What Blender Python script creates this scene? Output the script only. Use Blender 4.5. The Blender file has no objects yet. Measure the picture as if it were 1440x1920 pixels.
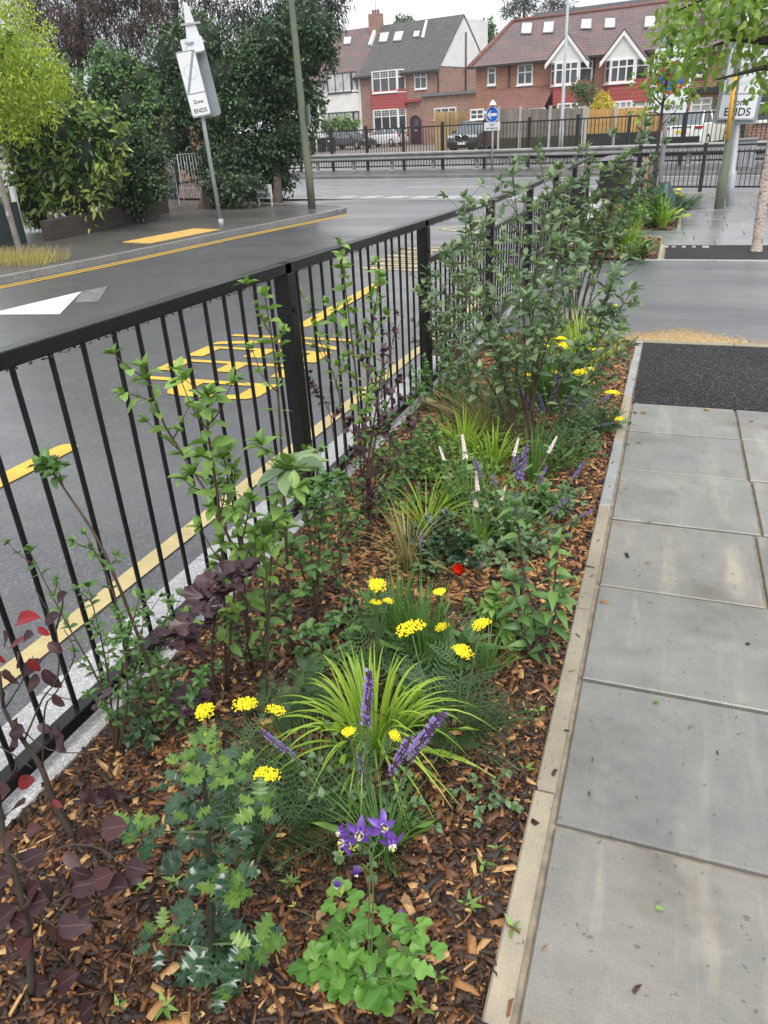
import bpy, math, random
import numpy as np
from mathutils import Matrix, Vector
R_ = random.Random(7)
rng = np.random.default_rng(11)
SC = bpy.context.scene
HAZE = 0.0006
COL = SC.collection
PI = math.pi

# ---------------------------------------------------------------- camera, sky, sun, exposure
CAMR = np.array([[0.94010309, -0.11575266, 0.3206361], [0.33726737, 0.45259447, -0.825475], [-0.0495672, 0.88417169, 0.46452505]])
EYE = 1.55
cam = bpy.data.cameras.new('camera')
cam.sensor_fit = 'VERTICAL'; cam.sensor_height = 36.0; cam.sensor_width = 27.0
cam.lens = 1387.0 / 1920.0 * 36.0
cam.clip_start = 0.05; cam.clip_end = 3000
camo = bpy.data.objects.new('camera', cam); COL.objects.link(camo)
mw = Matrix([list(CAMR[i]) + [0] for i in range(3)] + [[0, 0, 0, 1]])
mw[2][3] = EYE
camo.matrix_world = mw
SC.camera = camo
SUN_EL, SUN_AZ = math.radians(58), math.radians(150)      # azimuth from +Y towards +X
w = bpy.data.worlds.new('World'); SC.world = w; w.use_nodes = True
nt = w.node_tree; nt.nodes.clear()
def N(t, kind, **kw):
    n = t.nodes.new(kind)
    for k, v in kw.items():
        if k.startswith('i_'):
            n.inputs[k[2:]].default_value = v
        else: setattr(n, k, v)
    return n
sky = N(nt, 'ShaderNodeTexSky', sky_type='NISHITA', sun_disc=False, sun_elevation=SUN_EL, sun_rotation=SUN_AZ, air_density=1.0, dust_density=6.0, ozone_density=1.0)
hs = N(nt, 'ShaderNodeHueSaturation'); hs.inputs['Saturation'].default_value = 0.22; hs.inputs['Value'].default_value = 0.10
nt.links.new(sky.outputs[0], hs.inputs['Color'])
tc = N(nt, 'ShaderNodeTexCoord')
cl = N(nt, 'ShaderNodeTexNoise'); cl.inputs['Scale'].default_value = 3.0; cl.inputs['Detail'].default_value = 5
nt.links.new(tc.outputs['Generated'], cl.inputs['Vector'])
cr = N(nt, 'ShaderNodeValToRGB')
cr.color_ramp.elements[0].position = 0.3; cr.color_ramp.elements[0].color = (0.74, 0.78, 0.86, 1)
cr.color_ramp.elements[1].position = 0.7; cr.color_ramp.elements[1].color = (0.97, 0.98, 1.0, 1)
nt.links.new(cl.outputs['Fac'], cr.inputs[0])
mx = N(nt, 'ShaderNodeMix', data_type='RGBA'); mx.inputs[0].default_value = 0.85
nt.links.new(hs.outputs[0], mx.inputs[6]); nt.links.new(cr.outputs[0], mx.inputs[7])
bg = N(nt, 'ShaderNodeBackground'); bg.inputs['Strength'].default_value = 0.70
nt.links.new(mx.outputs[2], bg.inputs['Color'])
wo = N(nt, 'ShaderNodeOutputWorld'); nt.links.new(bg.outputs[0], wo.inputs[0])
sd = bpy.data.lights.new('sun', 'SUN'); sd.energy = 1.5; sd.angle = math.radians(35); sd.color = (1.0, 0.97, 0.92)
so = bpy.data.objects.new('sun', sd); COL.objects.link(so)
sdir = Vector((math.sin(SUN_AZ) * math.cos(SUN_EL), math.cos(SUN_AZ) * math.cos(SUN_EL), math.sin(SUN_EL)))
so.rotation_euler = sdir.to_track_quat('Z', 'Y').to_euler(); so.location = (0, 0, 30)
SC.view_settings.view_transform = 'Standard'; SC.view_settings.look = 'None'
SC.view_settings.gamma = 1; SC.view_settings.exposure = 1.08; SC.view_settings.use_curve_mapping = False
SC.render.engine = 'CYCLES'
SC.cycles.max_bounces = 6; SC.cycles.diffuse_bounces = 3; SC.cycles.glossy_bounces = 3; SC.cycles.transmission_bounces = 4; SC.cycles.transparent_max_bounces = 6
SC.cycles.use_denoising = True; SC.cycles.caustics_reflective = False; SC.cycles.caustics_refractive = False

# ---------------------------------------------------------------- the lie of the land
SL = -0.03325647
def g(Y):                      # ground height: the street drops to the main road and levels out
    if Y < 6: return SL * Y
    if Y < 12: return SL * 6 + SL * ((Y - 6) - (Y - 6) ** 2 / 12)
    return SL * 9
def ray(px, py):
    v = CAMR @ np.array([px - 720.0, 960.0 - py, -1387.0]); return v
def at(px, py, Y):             # survey point seen at (px, py) at street distance Y
    r = ray(px, py); return Vector(r * (Y / r[1])) + Vector((0, 0, EYE))
def gp(px, py, dz=0.0):        # survey point on the ground
    r = ray(px, py); z = -0.2
    for _ in range(30):
        t = (z + dz - EYE) / r[2]; z = g(r[1] * t)
    return Vector((r[0] * t, r[1] * t, z + dz))
MO = Vector((-7.73, 29.58)); MU = Vector((0.9697, -0.2443)); MN = Vector((0.2443, 0.9697)); MA = math.atan2(-0.2443, 0.9697)
def mp(s, t, z=0.0): return Vector((MO.x + MU.x * s + MN.x * t, MO.y + MU.y * s + MN.y * t, z))
def fp(px, py, T):             # survey point on the upright plane T metres beyond the main road kerb -> (s, z)
    r = ray(px, py)
    k = (T + MN.x * MO.x + MN.y * MO.y) / (MN.x * r[0] + MN.y * r[1])
    p = r * k; q = Vector((p[0] - MO.x, p[1] - MO.y))
    return q.dot(MU), p[2] + EYE

# ---------------------------------------------------------------- helpers
def tag(o, label=None, cat=None, group=None, kind=None):
    if label: o['label'] = label
    if cat: o['category'] = cat
    if group: o['group'] = group
    if kind: o['kind'] = kind
    return o
def empty(name, loc, label=None, cat=None, group=None, rz=0.0, kind=None):
    o = bpy.data.objects.new(name, None); COL.objects.link(o)
    o.location = loc; o.rotation_euler = (0, 0, rz); o.empty_display_size = 0.1
    return tag(o, label, cat, group, kind)
def put(name, me, parent=None, M=None):
    o = bpy.data.objects.new(name, me); COL.objects.link(o)
    if parent: o.parent = parent
    if M is not None: o.matrix_basis = M
    return o
class MB:
    def __init__(s): s.v = []; s.f = []; s.m = []; s.cur = 0
    def add(s, vs, fs):
        b = len(s.v); s.v += [tuple(v) for v in vs]; s.f += [tuple(i + b for i in f) for f in fs]; s.m += [s.cur] * len(fs); return s
    def mat(s, i): s.cur = i; return s
    def box(s, c, size, M=None, taper=1.0):
        x, y, z = [d / 2 for d in size]
        vs = [Vector((sx * x * (taper if sz > 0 else 1), sy * y * (taper if sz > 0 else 1), sz * z)) for sz in (-1, 1) for sx, sy in ((-1, -1), (1, -1), (1, 1), (-1, 1))]
        if M is not None: vs = [M @ v for v in vs]
        c = Vector(c); vs = [v + c for v in vs]
        return s.add(vs, [(3, 2, 1, 0), (4, 5, 6, 7), (0, 1, 5, 4), (1, 2, 6, 5), (2, 3, 7, 6), (3, 0, 4, 7)])
    def b2(s, x0, x1, y0, y1, z0, z1): return s.box(((x0 + x1) / 2, (y0 + y1) / 2, (z0 + z1) / 2), (x1 - x0, y1 - y0, z1 - z0))
    def quad(s, a, b, c, d): return s.add([a, b, c, d], [(0, 1, 2, 3)])
    def tube(s, pts, rad, n=6, cap=True):
        pts = [Vector(p) for p in pts]; k = len(pts)
        if not hasattr(rad, '__len__'): rad = [rad] * k
        T = [(pts[min(i + 1, k - 1)] - pts[max(i - 1, 0)]).normalized() for i in range(k)]
        up = Vector((0, 0, 1)) if abs(T[0].z) < .9 else Vector((1, 0, 0))
        X = T[0].cross(up).normalized(); vs = []
        for i in range(k):
            X = (X - T[i] * X.dot(T[i])).normalized(); Yv = T[i].cross(X)
            for j in range(n):
                a = 2 * PI * j / n; vs.append(pts[i] + (X * math.cos(a) + Yv * math.sin(a)) * rad[i])
        fs = [(i * n + j, i * n + (j + 1) % n, (i + 1) * n + (j + 1) % n, (i + 1) * n + j) for i in range(k - 1) for j in range(n)]
        if cap: fs += [tuple(range(n))[::-1], tuple((k - 1) * n + j for j in range(n))]
        return s.add(vs, fs)
    def prism(s, poly, z0, z1, M=None):         # poly in x,y, extruded along z
        n = len(poly); vs = [Vector((p[0], p[1], z)) for z in (z0, z1) for p in poly]
        if M is not None: vs = [M @ v for v in vs]
        return s.add(vs, [tuple(range(n))[::-1], tuple(range(n, 2 * n))] + [(i, (i + 1) % n, n + (i + 1) % n, n + i) for i in range(n)])
    def lathe(s, prof, n=12, c=(0, 0, 0)):
        c = Vector(c); vs = [c + Vector((r * math.cos(2 * PI * j / n), r * math.sin(2 * PI * j / n), z)) for r, z in prof for j in range(n)]
        return s.add(vs, [(i * n + j, i * n + (j + 1) % n, (i + 1) * n + (j + 1) % n, (i + 1) * n + j) for i in range(len(prof) - 1) for j in range(n)])
    def mesh(s, name, mats, smooth=False):
        me = bpy.data.meshes.new(name); me.from_pydata(s.v, [], s.f)
        for m in (mats if isinstance(mats, (list, tuple)) else [mats]): me.materials.append(m)
        if any(s.m): me.polygons.foreach_set('material_index', s.m)
        if smooth: me.polygons.foreach_set('use_smooth', [True] * len(me.polygons))
        me.update(); return me
    def build(s, name, mats, parent=None, smooth=False, kind=None, bevel=0.0, world=False):
        if world and parent is not None:
            l = parent.location; s.v = [(v[0] - l.x, v[1] - l.y, v[2] - l.z) for v in s.v]
        o = put(name, s.mesh(name, mats, smooth), parent)
        if bevel:
            b = o.modifiers.new('bevel', 'BEVEL'); b.width = bevel; b.segments = 2; b.limit_method = 'ANGLE'
        if kind: o['kind'] = kind
        return o
def rotz(a): return Matrix.Rotation(a, 3, 'Z')

# ---------------------------------------------------------------- materials
MATS = {}
def newmat(name):
    m = bpy.data.materials.new(name); m.use_nodes = True; t = m.node_tree
    p = t.nodes['Principled BSDF']; MATS[name] = m; return m, t, p
def ramp(t, fac, cols):
    r = N(t, 'ShaderNodeValToRGB'); e = r.color_ramp.elements
    while len(e) < len(cols): e.new(0.5)
    for i, (p, c) in enumerate(cols): e[i].position = p; e[i].color = (*c, 1)
    if fac is not None: t.links.new(fac, r.inputs[0])
    return r.outputs[0]
def mixc(t, fac, a, b, mode='MIX'):
    m = N(t, 'ShaderNodeMix', data_type='RGBA', blend_type=mode)
    for s, v in ((0, fac), (6, a), (7, b)):
        if isinstance(v, (int, float)): m.inputs[s].default_value = v
        elif isinstance(v, tuple): m.inputs[s].default_value = (*v, 1)
        else: t.links.new(v, m.inputs[s])
    return m.outputs[2]
def mth(t, op, a, b=None):
    m = N(t, 'ShaderNodeMath', operation=op)
    for i, v in enumerate((a, b)):
        if v is None: continue
        if isinstance(v, (int, float)): m.inputs[i].default_value = v
        else: t.links.new(v, m.inputs[i])
    return m.outputs[0]
def noise(t, scale, detail=4, rough=.55, vec=None, dim=None):
    n = N(t, 'ShaderNodeTexNoise'); n.inputs['Scale'].default_value = scale; n.inputs['Detail'].default_value = detail; n.inputs['Roughness'].default_value = rough
    if vec is None:
        vec = N(t, 'ShaderNodeTexCoord').outputs['Object']
    t.links.new(vec, n.inputs['Vector']); return n.outputs['Fac']
def wpos(t): return N(t, 'ShaderNodeNewGeometry').outputs['Position']
def bump(t, p, h, strength=.3, dist=.01):
    b = N(t, 'ShaderNodeBump'); b.inputs['Strength'].default_value = strength; b.inputs['Distance'].default_value = dist
    t.links.new(h, b.inputs['Height']); t.links.new(b.outputs[0], p.inputs['Normal'])
def plain(name, c, rough=.5, var=.15, scale=6.0, metal=0.0, bmp=0.0, bscale=60.0, spec=.5, coat=0.0, ov=0.0):
    m, t, p = newmat(name)
    n = noise(t, scale)
    a = tuple(max(0, x * (1 - var)) for x in c); b = tuple(min(1, x * (1 + var)) for x in c)
    col = ramp(t, n, [(.3, a), (.7, b)])
    if ov: col = mixc(t, 1.0, col, ramp(t, N(t, 'ShaderNodeObjectInfo').outputs['Random'], [(0, (1 - ov,) * 3), (1, (1 + ov,) * 3)]), 'MULTIPLY')
    t.links.new(col, p.inputs['Base Color'])
    t.links.new(mth(t, 'ADD', mth(t, 'MULTIPLY', noise(t, scale * 3), .25), rough - .12), p.inputs['Roughness'])
    p.inputs['Metallic'].default_value = metal; p.inputs['Specular IOR Level'].default_value = spec; p.inputs['Coat Weight'].default_value = coat
    if bmp: bump(t, p, noise(t, bscale, 6), bmp, .004)
    return m
def asphalt(name, c0, c1, wet=(.25, .6), grain=140, wscale=.35, bmp=.5, coat=0.0, crough=.3, spec=.5, stone=.55):
    m, t, p = newmat(name); P = wpos(t)
    vo = N(t, 'ShaderNodeTexVoronoi'); vo.inputs['Scale'].default_value = grain; t.links.new(P, vo.inputs['Vector'])
    sp = mth(t, 'ADD', mth(t, 'MULTIPLY', noise(t, grain * 1.3, 3, .7, P), .6), mth(t, 'MULTIPLY', N(t, 'ShaderNodeSeparateColor').outputs[0] if False else vo.outputs['Color'], .4))
    big = noise(t, .5, 5, .6, P)
    col = ramp(t, sp, [(.28, tuple(x * .7 for x in c0)), (.5, c0), (.62, c1), (.78, tuple(min(1, x * (1 + 2.6 * stone)) for x in c1))])
    col = mixc(t, .8, col, ramp(t, big, [(.25, (.6, .6, .62)), (.75, (1.14, 1.12, 1.09))]), 'MULTIPLY')
    col = mixc(t, .5, col, ramp(t, noise(t, 4.5, 6, .7, P), [(.3, (.68, .68, .7)), (.7, (1.2, 1.2, 1.2))]), 'MULTIPLY')
    t.links.new(col, p.inputs['Base Color'])
    mp_ = N(t, 'ShaderNodeMapping'); mp_.inputs['Rotation'].default_value = (0, 0, -MA); mp_.inputs['Scale'].default_value = (.35, 1.6, 1); t.links.new(P, mp_.inputs[0])
    wn = noise(t, wscale, 6, .6, mp_.outputs[0])
    rr = N(t, 'ShaderNodeMapRange'); rr.inputs[1].default_value = .36; rr.inputs[2].default_value = .62; rr.inputs[3].default_value = wet[0]; rr.inputs[4].default_value = wet[1]
    t.links.new(wn, rr.inputs[0]); t.links.new(rr.outputs[0], p.inputs['Roughness']); p.inputs['Specular IOR Level'].default_value = spec
    if coat:
        cw = N(t, 'ShaderNodeMapRange'); cw.inputs[1].default_value = .36; cw.inputs[2].default_value = .66; cw.inputs[3].default_value = coat; cw.inputs[4].default_value = coat * .35
        t.links.new(wn, cw.inputs[0]); t.links.new(cw.outputs[0], p.inputs['Coat Weight']); p.inputs['Coat Roughness'].default_value = crough; p.inputs['Coat IOR'].default_value = 1.6
    bump(t, p, mth(t, 'ADD', noise(t, grain * .8, 4, .7, P), mth(t, 'MULTIPLY', vo.outputs['Distance'], .6)), bmp, .004); return m
def paint(name, c, wear=.45, under=(.06, .06, .062)):
    m, t, p = newmat(name); P = wpos(t)
    f = ramp(t, mth(t, 'ADD', mth(t, 'MULTIPLY', noise(t, 120, 5, .8, P), .7), mth(t, 'MULTIPLY', noise(t, 7, 5, .7, P), .34)), [(wear - .1, (0, 0, 0)), (wear + .03, (1, 1, 1))])
    big = ramp(t, noise(t, 5, 4, .6, P), [(.3, tuple(x * .78 for x in c)), (.7, c)])
    t.links.new(mixc(t, f, under, big), p.inputs['Base Color']); p.inputs['Roughness'].default_value = .5
    bump(t, p, noise(t, 160, 4, .7, P), .35, .003); return m
def brick(name, c1, c2, mortar, scale=1.0, rough=.85, bw=.225, bh=.075, grime=.5):
    m, t, p = newmat(name)
    tcn = N(t, 'ShaderNodeTexCoord'); sx = N(t, 'ShaderNodeSeparateXYZ'); t.links.new(tcn.outputs['Object'], sx.inputs[0])
    cb = N(t, 'ShaderNodeCombineXYZ'); t.links.new(mth(t, 'ADD', sx.outputs[0], sx.outputs[1]), cb.inputs[0]); t.links.new(sx.outputs[2], cb.inputs[1])
    b = N(t, 'ShaderNodeTexBrick'); t.links.new(cb.outputs[0], b.inputs['Vector'])
    b.inputs['Scale'].default_value = 1.0; b.inputs['Brick Width'].default_value = bw * scale; b.inputs['Row Height'].default_value = bh * scale
    b.inputs['Mortar Size'].default_value = .016 * scale; b.inputs['Mortar Smooth'].default_value = .2; b.inputs['Bias'].default_value = 0
    for k, c in (('Color1', c1), ('Color2', c2), ('Mortar', mortar)): b.inputs[k].default_value = (*c, 1)
    n = noise(t, 1.3, 5); col = mixc(t, grime, b.outputs['Color'], ramp(t, n, [(.3, (.55, .5, .48)), (.7, (1.15, 1.1, 1.08))]), 'MULTIPLY')
    t.links.new(col, p.inputs['Base Color']); p.inputs['Roughness'].default_value = rough
    bump(t, p, mth(t, 'SUBTRACT', 1.0, b.outputs['Fac']), .5, .01); return m
def tiles(name, c1, c2, c3, w=.2, h=.16, rough=.75):     # roof slopes and hung tiles: courses along z
    m, t, p = newmat(name)
    tcn = N(t, 'ShaderNodeTexCoord'); sx = N(t, 'ShaderNodeSeparateXYZ'); t.links.new(tcn.outputs['Object'], sx.inputs[0])
    cb = N(t, 'ShaderNodeCombineXYZ'); t.links.new(mth(t, 'ADD', sx.outputs[0], mth(t, 'MULTIPLY', sx.outputs[1], .0)), cb.inputs[0]); t.links.new(sx.outputs[2], cb.inputs[1])
    b = N(t, 'ShaderNodeTexBrick'); t.links.new(cb.outputs[0], b.inputs['Vector'])
    b.inputs['Scale'].default_value = 1.0; b.inputs['Brick Width'].default_value = w; b.inputs['Row Height'].default_value = h; b.inputs['Mortar Size'].default_value = .012
    b.inputs['Color1'].default_value = (*c1, 1); b.inputs['Color2'].default_value = (*c2, 1); b.inputs['Mortar'].default_value = (c1[0] * .35, c1[1] * .35, c1[2] * .35, 1)
    n = noise(t, .7, 5, .65); col = mixc(t, ramp(t, n, [(.5, (0, 0, 0)), (.72, (.8, .8, .8))]), b.outputs['Color'], c3)
    t.links.new(col, p.inputs['Base Color']); p.inputs['Roughness'].default_value = rough
    fr = mth(t, 'FRACT', mth(t, 'DIVIDE', sx.outputs[2], h)); bump(t, p, mth(t, 'SUBTRACT', 1.0, fr), .8, .03); return m
def leafmat(name, c1, c2, c3=None, rough=.42, trans=.28, vein=.25, coat=0.0, veincol=None):
    m, t, p = newmat(name); c3 = c3 or c2
    at_ = N(t, 'ShaderNodeAttribute', attribute_name='rnd'); oi = N(t, 'ShaderNodeObjectInfo')
    r = mth(t, 'FRACT', mth(t, 'ADD', at_.outputs['Fac'], mth(t, 'MULTIPLY', oi.outputs['Random'], .97)))
    col = ramp(t, r, [(0.0, c1), (.5, c2), (.95, c3)])
    uv = N(t, 'ShaderNodeUVMap'); sx = N(t, 'ShaderNodeSeparateXYZ'); t.links.new(uv.outputs[0], sx.inputs[0])
    au = mth(t, 'ABSOLUTE', mth(t, 'SUBTRACT', sx.outputs[0], .5))
    mid = mth(t, 'LESS_THAN', au, .035)
    lat = mth(t, 'LESS_THAN', mth(t, 'FRACT', mth(t, 'SUBTRACT', mth(t, 'MULTIPLY', sx.outputs[1], 9.0), mth(t, 'MULTIPLY', au, 5.0))), .13)
    vv = mth(t, 'MULTIPLY', mth(t, 'MAXIMUM', mid, mth(t, 'MULTIPLY', lat, .6)), vein)
    vc = veincol or tuple(min(1, x * 1.9 + .03) for x in c2)
    col = mixc(t, vv, col, vc)
    n = noise(t, 30, 3); col = mixc(t, .5, col, ramp(t, n, [(.3, (.75, .75, .75)), (.7, (1.2, 1.2, 1.15))]), 'MULTIPLY')
    t.links.new(col, p.inputs['Base Color']); p.inputs['Roughness'].default_value = rough; p.inputs['Coat Weight'].default_value = coat; p.inputs['Coat Roughness'].default_value = .2
    if vein:
        bump(t, p, mth(t, 'MAXIMUM', mid, lat), .25, .001)
    if trans:
        tr = N(t, 'ShaderNodeBsdfTranslucent'); t.links.new(mixc(t, 1.0, col, (1.25, 1.35, .8), 'MULTIPLY'), tr.inputs[0])
        ms = N(t, 'ShaderNodeMixShader'); ms.inputs[0].default_value = trans
        out = t.nodes['Material Output']; t.links.new(p.outputs[0], ms.inputs[1]); t.links.new(tr.outputs[0], ms.inputs[2]); t.links.new(ms.outputs[0], out.inputs[0])
    return m
def glassy(name, c, rough=.06):
    m, t, p = newmat(name); n = noise(t, 1.2, 3)
    t.links.new(ramp(t, n, [(.35, tuple(x * .7 for x in c)), (.65, tuple(min(1, x * 1.3) for x in c))]), p.inputs['Base Color'])
    p.inputs['Roughness'].default_value = rough; p.inputs['Specular IOR Level'].default_value = .8; return m
# ---------------------------------------------------------------- lettering outlines, made while the scene is still empty
TXT = {}
for _s, _al in [('Zone', 'CENTER'), ('ENDS', 'CENTER'), ('WESSEX', 'LEFT'), ('GARDENS', 'LEFT'), ('Dual', 'CENTER'), ('carriageway', 'CENTER'), ('No stopping', 'CENTER'), ('Red Route', 'CENTER')] + [(c, 'CENTER') for c in '802517']:
    cu = bpy.data.curves.new('lettering', 'FONT'); cu.body = _s; cu.size = 1; cu.align_x = _al; cu.offset = .012; cu.extrude = .0015; cu.resolution_u = 3
    t_ = bpy.data.objects.new('lettering', cu); COL.objects.link(t_); dg_ = bpy.context.evaluated_depsgraph_get(); TXT[(_s, _al)] = bpy.data.meshes.new_from_object(t_.evaluated_get(dg_)); bpy.data.objects.remove(t_); bpy.data.curves.remove(cu)
# ---------------------------------------------------------------- materials of the setting
M_road = asphalt('asphalt', (.06, .061, .065), (.10, .101, .106), (.28, .55), grain=120, coat=.9, crough=.3, bmp=.8, stone=.8)
M_main = asphalt('wet_asphalt', (.09, .092, .098), (.13, .132, .14), (.14, .5), wscale=.55, bmp=.35, coat=1.0, crough=.34, spec=.9)
M_drive = asphalt('drive_asphalt', (.075, .077, .083), (.12, .125, .135), (.22, .5), grain=160, wscale=.9, bmp=.45, coat=.9, crough=.32, spec=.7, stone=.6)
M_lpave = asphalt('old_footway', (.075, .07, .066), (.115, .108, .1), (.3, .6), grain=60, coat=.4, crough=.3)
M_resin = asphalt('black_gravel', (.012, .012, .013), (.04, .041, .043), (.6, .75), grain=90, bmp=1.0, spec=.25, stone=1.6)
M_yel = paint('yellow_paint', (.66, .45, .075), .42)
M_yel2 = paint('fresh_yellow_paint', (.68, .44, .05), .36)
M_yelf = paint('faded_yellow_paint', (.56, .45, .21), .46)
M_wht = paint('white_paint', (.72, .72, .70), .36)
M_ghost = paint('faded_white_paint', (.3, .3, .31), .56)
M_earth = plain('earth', (.09, .085, .07), .9, .3, .5)
M_gran = asphalt('white_granite', (.42, .42, .43), (.66, .66, .66), (.45, .6), grain=260, bmp=.3)
M_kerb = asphalt('grey_kerb', (.2, .2, .2), (.3, .3, .29), (.35, .6), grain=120, bmp=.3)
def concrete(name, c, stain, rough=.5, streak=.24, damp=.5, coat=0.0):
    m, t, p = newmat(name); P = wpos(t)
    oi = N(t, 'ShaderNodeObjectInfo')
    a = ramp(t, noise(t, 2.2, 6, .6, P), [(.3, tuple(x * .8 for x in c)), (.55, c), (.75, stain)])
    a = mixc(t, .6, a, ramp(t, noise(t, 320, 2, .6, P), [(.3, (.8, .8, .8)), (.7, (1.15, 1.15, 1.15))]), 'MULTIPLY')
    mpn = N(t, 'ShaderNodeMapping'); mpn.inputs['Scale'].default_value = (7, .9, 1); t.links.new(P, mpn.inputs[0])
    a = mixc(t, ramp(t, noise(t, 1.3, 5, .6, mpn.outputs[0]), [(.53 if streak > .3 else .58, (0, 0, 0)), (.7 if streak > .3 else .74, (streak,) * 3)]), a, tuple(min(1, x * 1.55) for x in stain))
    a = mixc(t, ramp(t, noise(t, 1.1, 5, .65, P), [(.5, (0, 0, 0)), (.64, (damp,) * 3)]), a, tuple(x * .5 for x in c))
    a = mixc(t, .7, a, ramp(t, noise(t, 9, 6, .7, P), [(.3, (.78, .79, .8)), (.7, (1.18, 1.17, 1.14))]), 'MULTIPLY')
    sp = ramp(t, noise(t, 38, 3, .55, P), [(.665, (0, 0, 0)), (.70, (1, 1, 1))])
    a = mixc(t, mth(t, 'MULTIPLY', sp, .55), a, (.05, .05, .045))
    a = mixc(t, 1.0, a, ramp(t, oi.outputs['Random'], [(0, (.86, .87, .88)), (1, (1.1, 1.08, 1.05))]), 'MULTIPLY')
    t.links.new(a, p.inputs['Base Color'])
    t.links.new(mth(t, 'ADD', mth(t, 'MULTIPLY', noise(t, 1.6, 5, .6, P), .6), rough - .3), p.inputs['Roughness'])
    p.inputs['Coat Weight'].default_value = coat; p.inputs['Coat Roughness'].default_value = .22
    v = N(t, 'ShaderNodeTexVoronoi'); v.inputs['Scale'].default_value = 95; v.inputs['Randomness'].default_value = .15; t.links.new(P, v.inputs['Vector'])
    bump(t, p, mth(t, 'ADD', v.outputs['Distance'], mth(t, 'MULTIPLY', noise(t, 60, 4, .6, P), .5)), .3, .004); return m
M_slab = concrete('paving_concrete', (.226, .224, .211), (.265, .252, .21), .36, .32, .8)
M_slabst = concrete('stained_paving_concrete', (.22, .214, .196), (.30, .272, .2), .38, .42, .85)
M_wetslab = concrete('wet_paving_concrete', (.25, .26, .27), (.285, .29, .29), .2, .2, .3, .8)
M_edge = concrete('edging_concrete', (.34, .30, .225), (.40, .345, .25), .7)
M_edgeg = concrete('grey_edging_concrete', (.36, .37, .37), (.4, .4, .38), .6)
M_joint = plain('jointing_sand', (.26, .22, .165), .9, .35, 20, bmp=.4)
M_sand = plain('builders_sand', (.46, .33, .17), .95, .3, 30, bmp=.6, bscale=300)
M_soil = plain('bed_soil', (.05, .032, .021), .9, .45, 9, bmp=.8, bscale=40)
M_grass = plain('turf', (.14, .19, .06), .9, .4, 3, bmp=.6)
M_pink = brick('pink_block_paving', (.36, .24, .21), (.42, .30, .26), (.2, .17, .15), 1.0, .6, .2, .1, .5)
M_black = plain('black_fence_paint', (.009, .010, .011), .3, .2, 30, spec=.35, bmp=.1)
M_blackd = plain('dark_railing_paint', (.02, .021, .022), .4, .2, 20)
M_tact = plain('buff_tactile', (.52, .34, .09), .7, .15, 8, bmp=.3)

def rotm(n, tilt):
    a = rng.uniform(0, 2 * PI, n); bx, by = rng.normal(0, tilt, n), rng.normal(0, tilt, n)
    ca, sa, cb, sb, cc, sc = np.cos(a), np.sin(a), np.cos(bx), np.sin(bx), np.cos(by), np.sin(by); z, o = np.zeros(n), np.ones(n)
    Rz = np.stack([ca, -sa, z, sa, ca, z, z, z, o], 1).reshape(-1, 3, 3); Rx = np.stack([o, z, z, z, cb, -sb, z, sb, cb], 1).reshape(-1, 3, 3); Ry = np.stack([cc, z, sc, z, o, z, -sc, z, cc], 1).reshape(-1, 3, 3)
    return Rz @ Rx @ Ry
def npmesh(name, V, F, mat, rnd=None, uv=None, smooth=False):
    me = bpy.data.meshes.new(name); k = F.shape[1]
    me.vertices.add(len(V)); me.vertices.foreach_set('co', V.astype(np.float32).ravel())
    me.loops.add(F.size); me.loops.foreach_set('vertex_index', F.astype(np.int32).ravel())
    me.polygons.add(len(F)); me.polygons.foreach_set('loop_start', np.arange(0, F.size, k, dtype=np.int32)); me.polygons.foreach_set('loop_total', np.full(len(F), k, np.int32))
    if rnd is not None:
        a = me.attributes.new('rnd', 'FLOAT', 'POINT'); a.data.foreach_set('value', rnd.astype(np.float32))
    if uv is not None:
        l = me.uv_layers.new(name='UVMap'); l.data.foreach_set('uv', uv[F.ravel()].astype(np.float32).ravel())
    if smooth: me.polygons.foreach_set('use_smooth', np.ones(len(F), bool))
    me.materials.append(mat); me.update(calc_edges=True); return me
def sheet(name, rows, mat, dz, parent=None, kind='structure', xdiv=1):
    """rows: (Y, x0, x1); follows the slope of the land"""
    b = MB(); vs = []
    for Y, x0, x1 in rows:
        for i in range(xdiv + 1): vs.append((x0 + (x1 - x0) * i / xdiv, Y, g(Y) + dz))
    n = xdiv + 1
    b.add(vs, [(r * n + i, r * n + i + 1, (r + 1) * n + i + 1, (r + 1) * n + i) for r in range(len(rows) - 1) for i in range(xdiv)])
    o = b.build(name, mat, parent)
    if kind and parent is None: o['kind'] = kind
    return o
def yr(a, b, st=.5):
    n = max(1, int(math.ceil((b - a) / st))); return [a + (b - a) * i / n for i in range(n + 1)]
KL = [(-6, -12.6), (9.17, -9.76), (13.95, -8.84), (18.29, -7.79), (18.9, -7.95), (19.4, -8.5), (20.0, -9.9), (20.6, -11.4), (21.6, -13.9), (23, -17.5)]
def kerbl(Y):
    for (a, xa), (b, xb) in zip(KL, KL[1:]):
        if Y <= b: return xa + (xb - xa) * (Y - a) / (b - a)
    return KL[-1][1]

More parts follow.
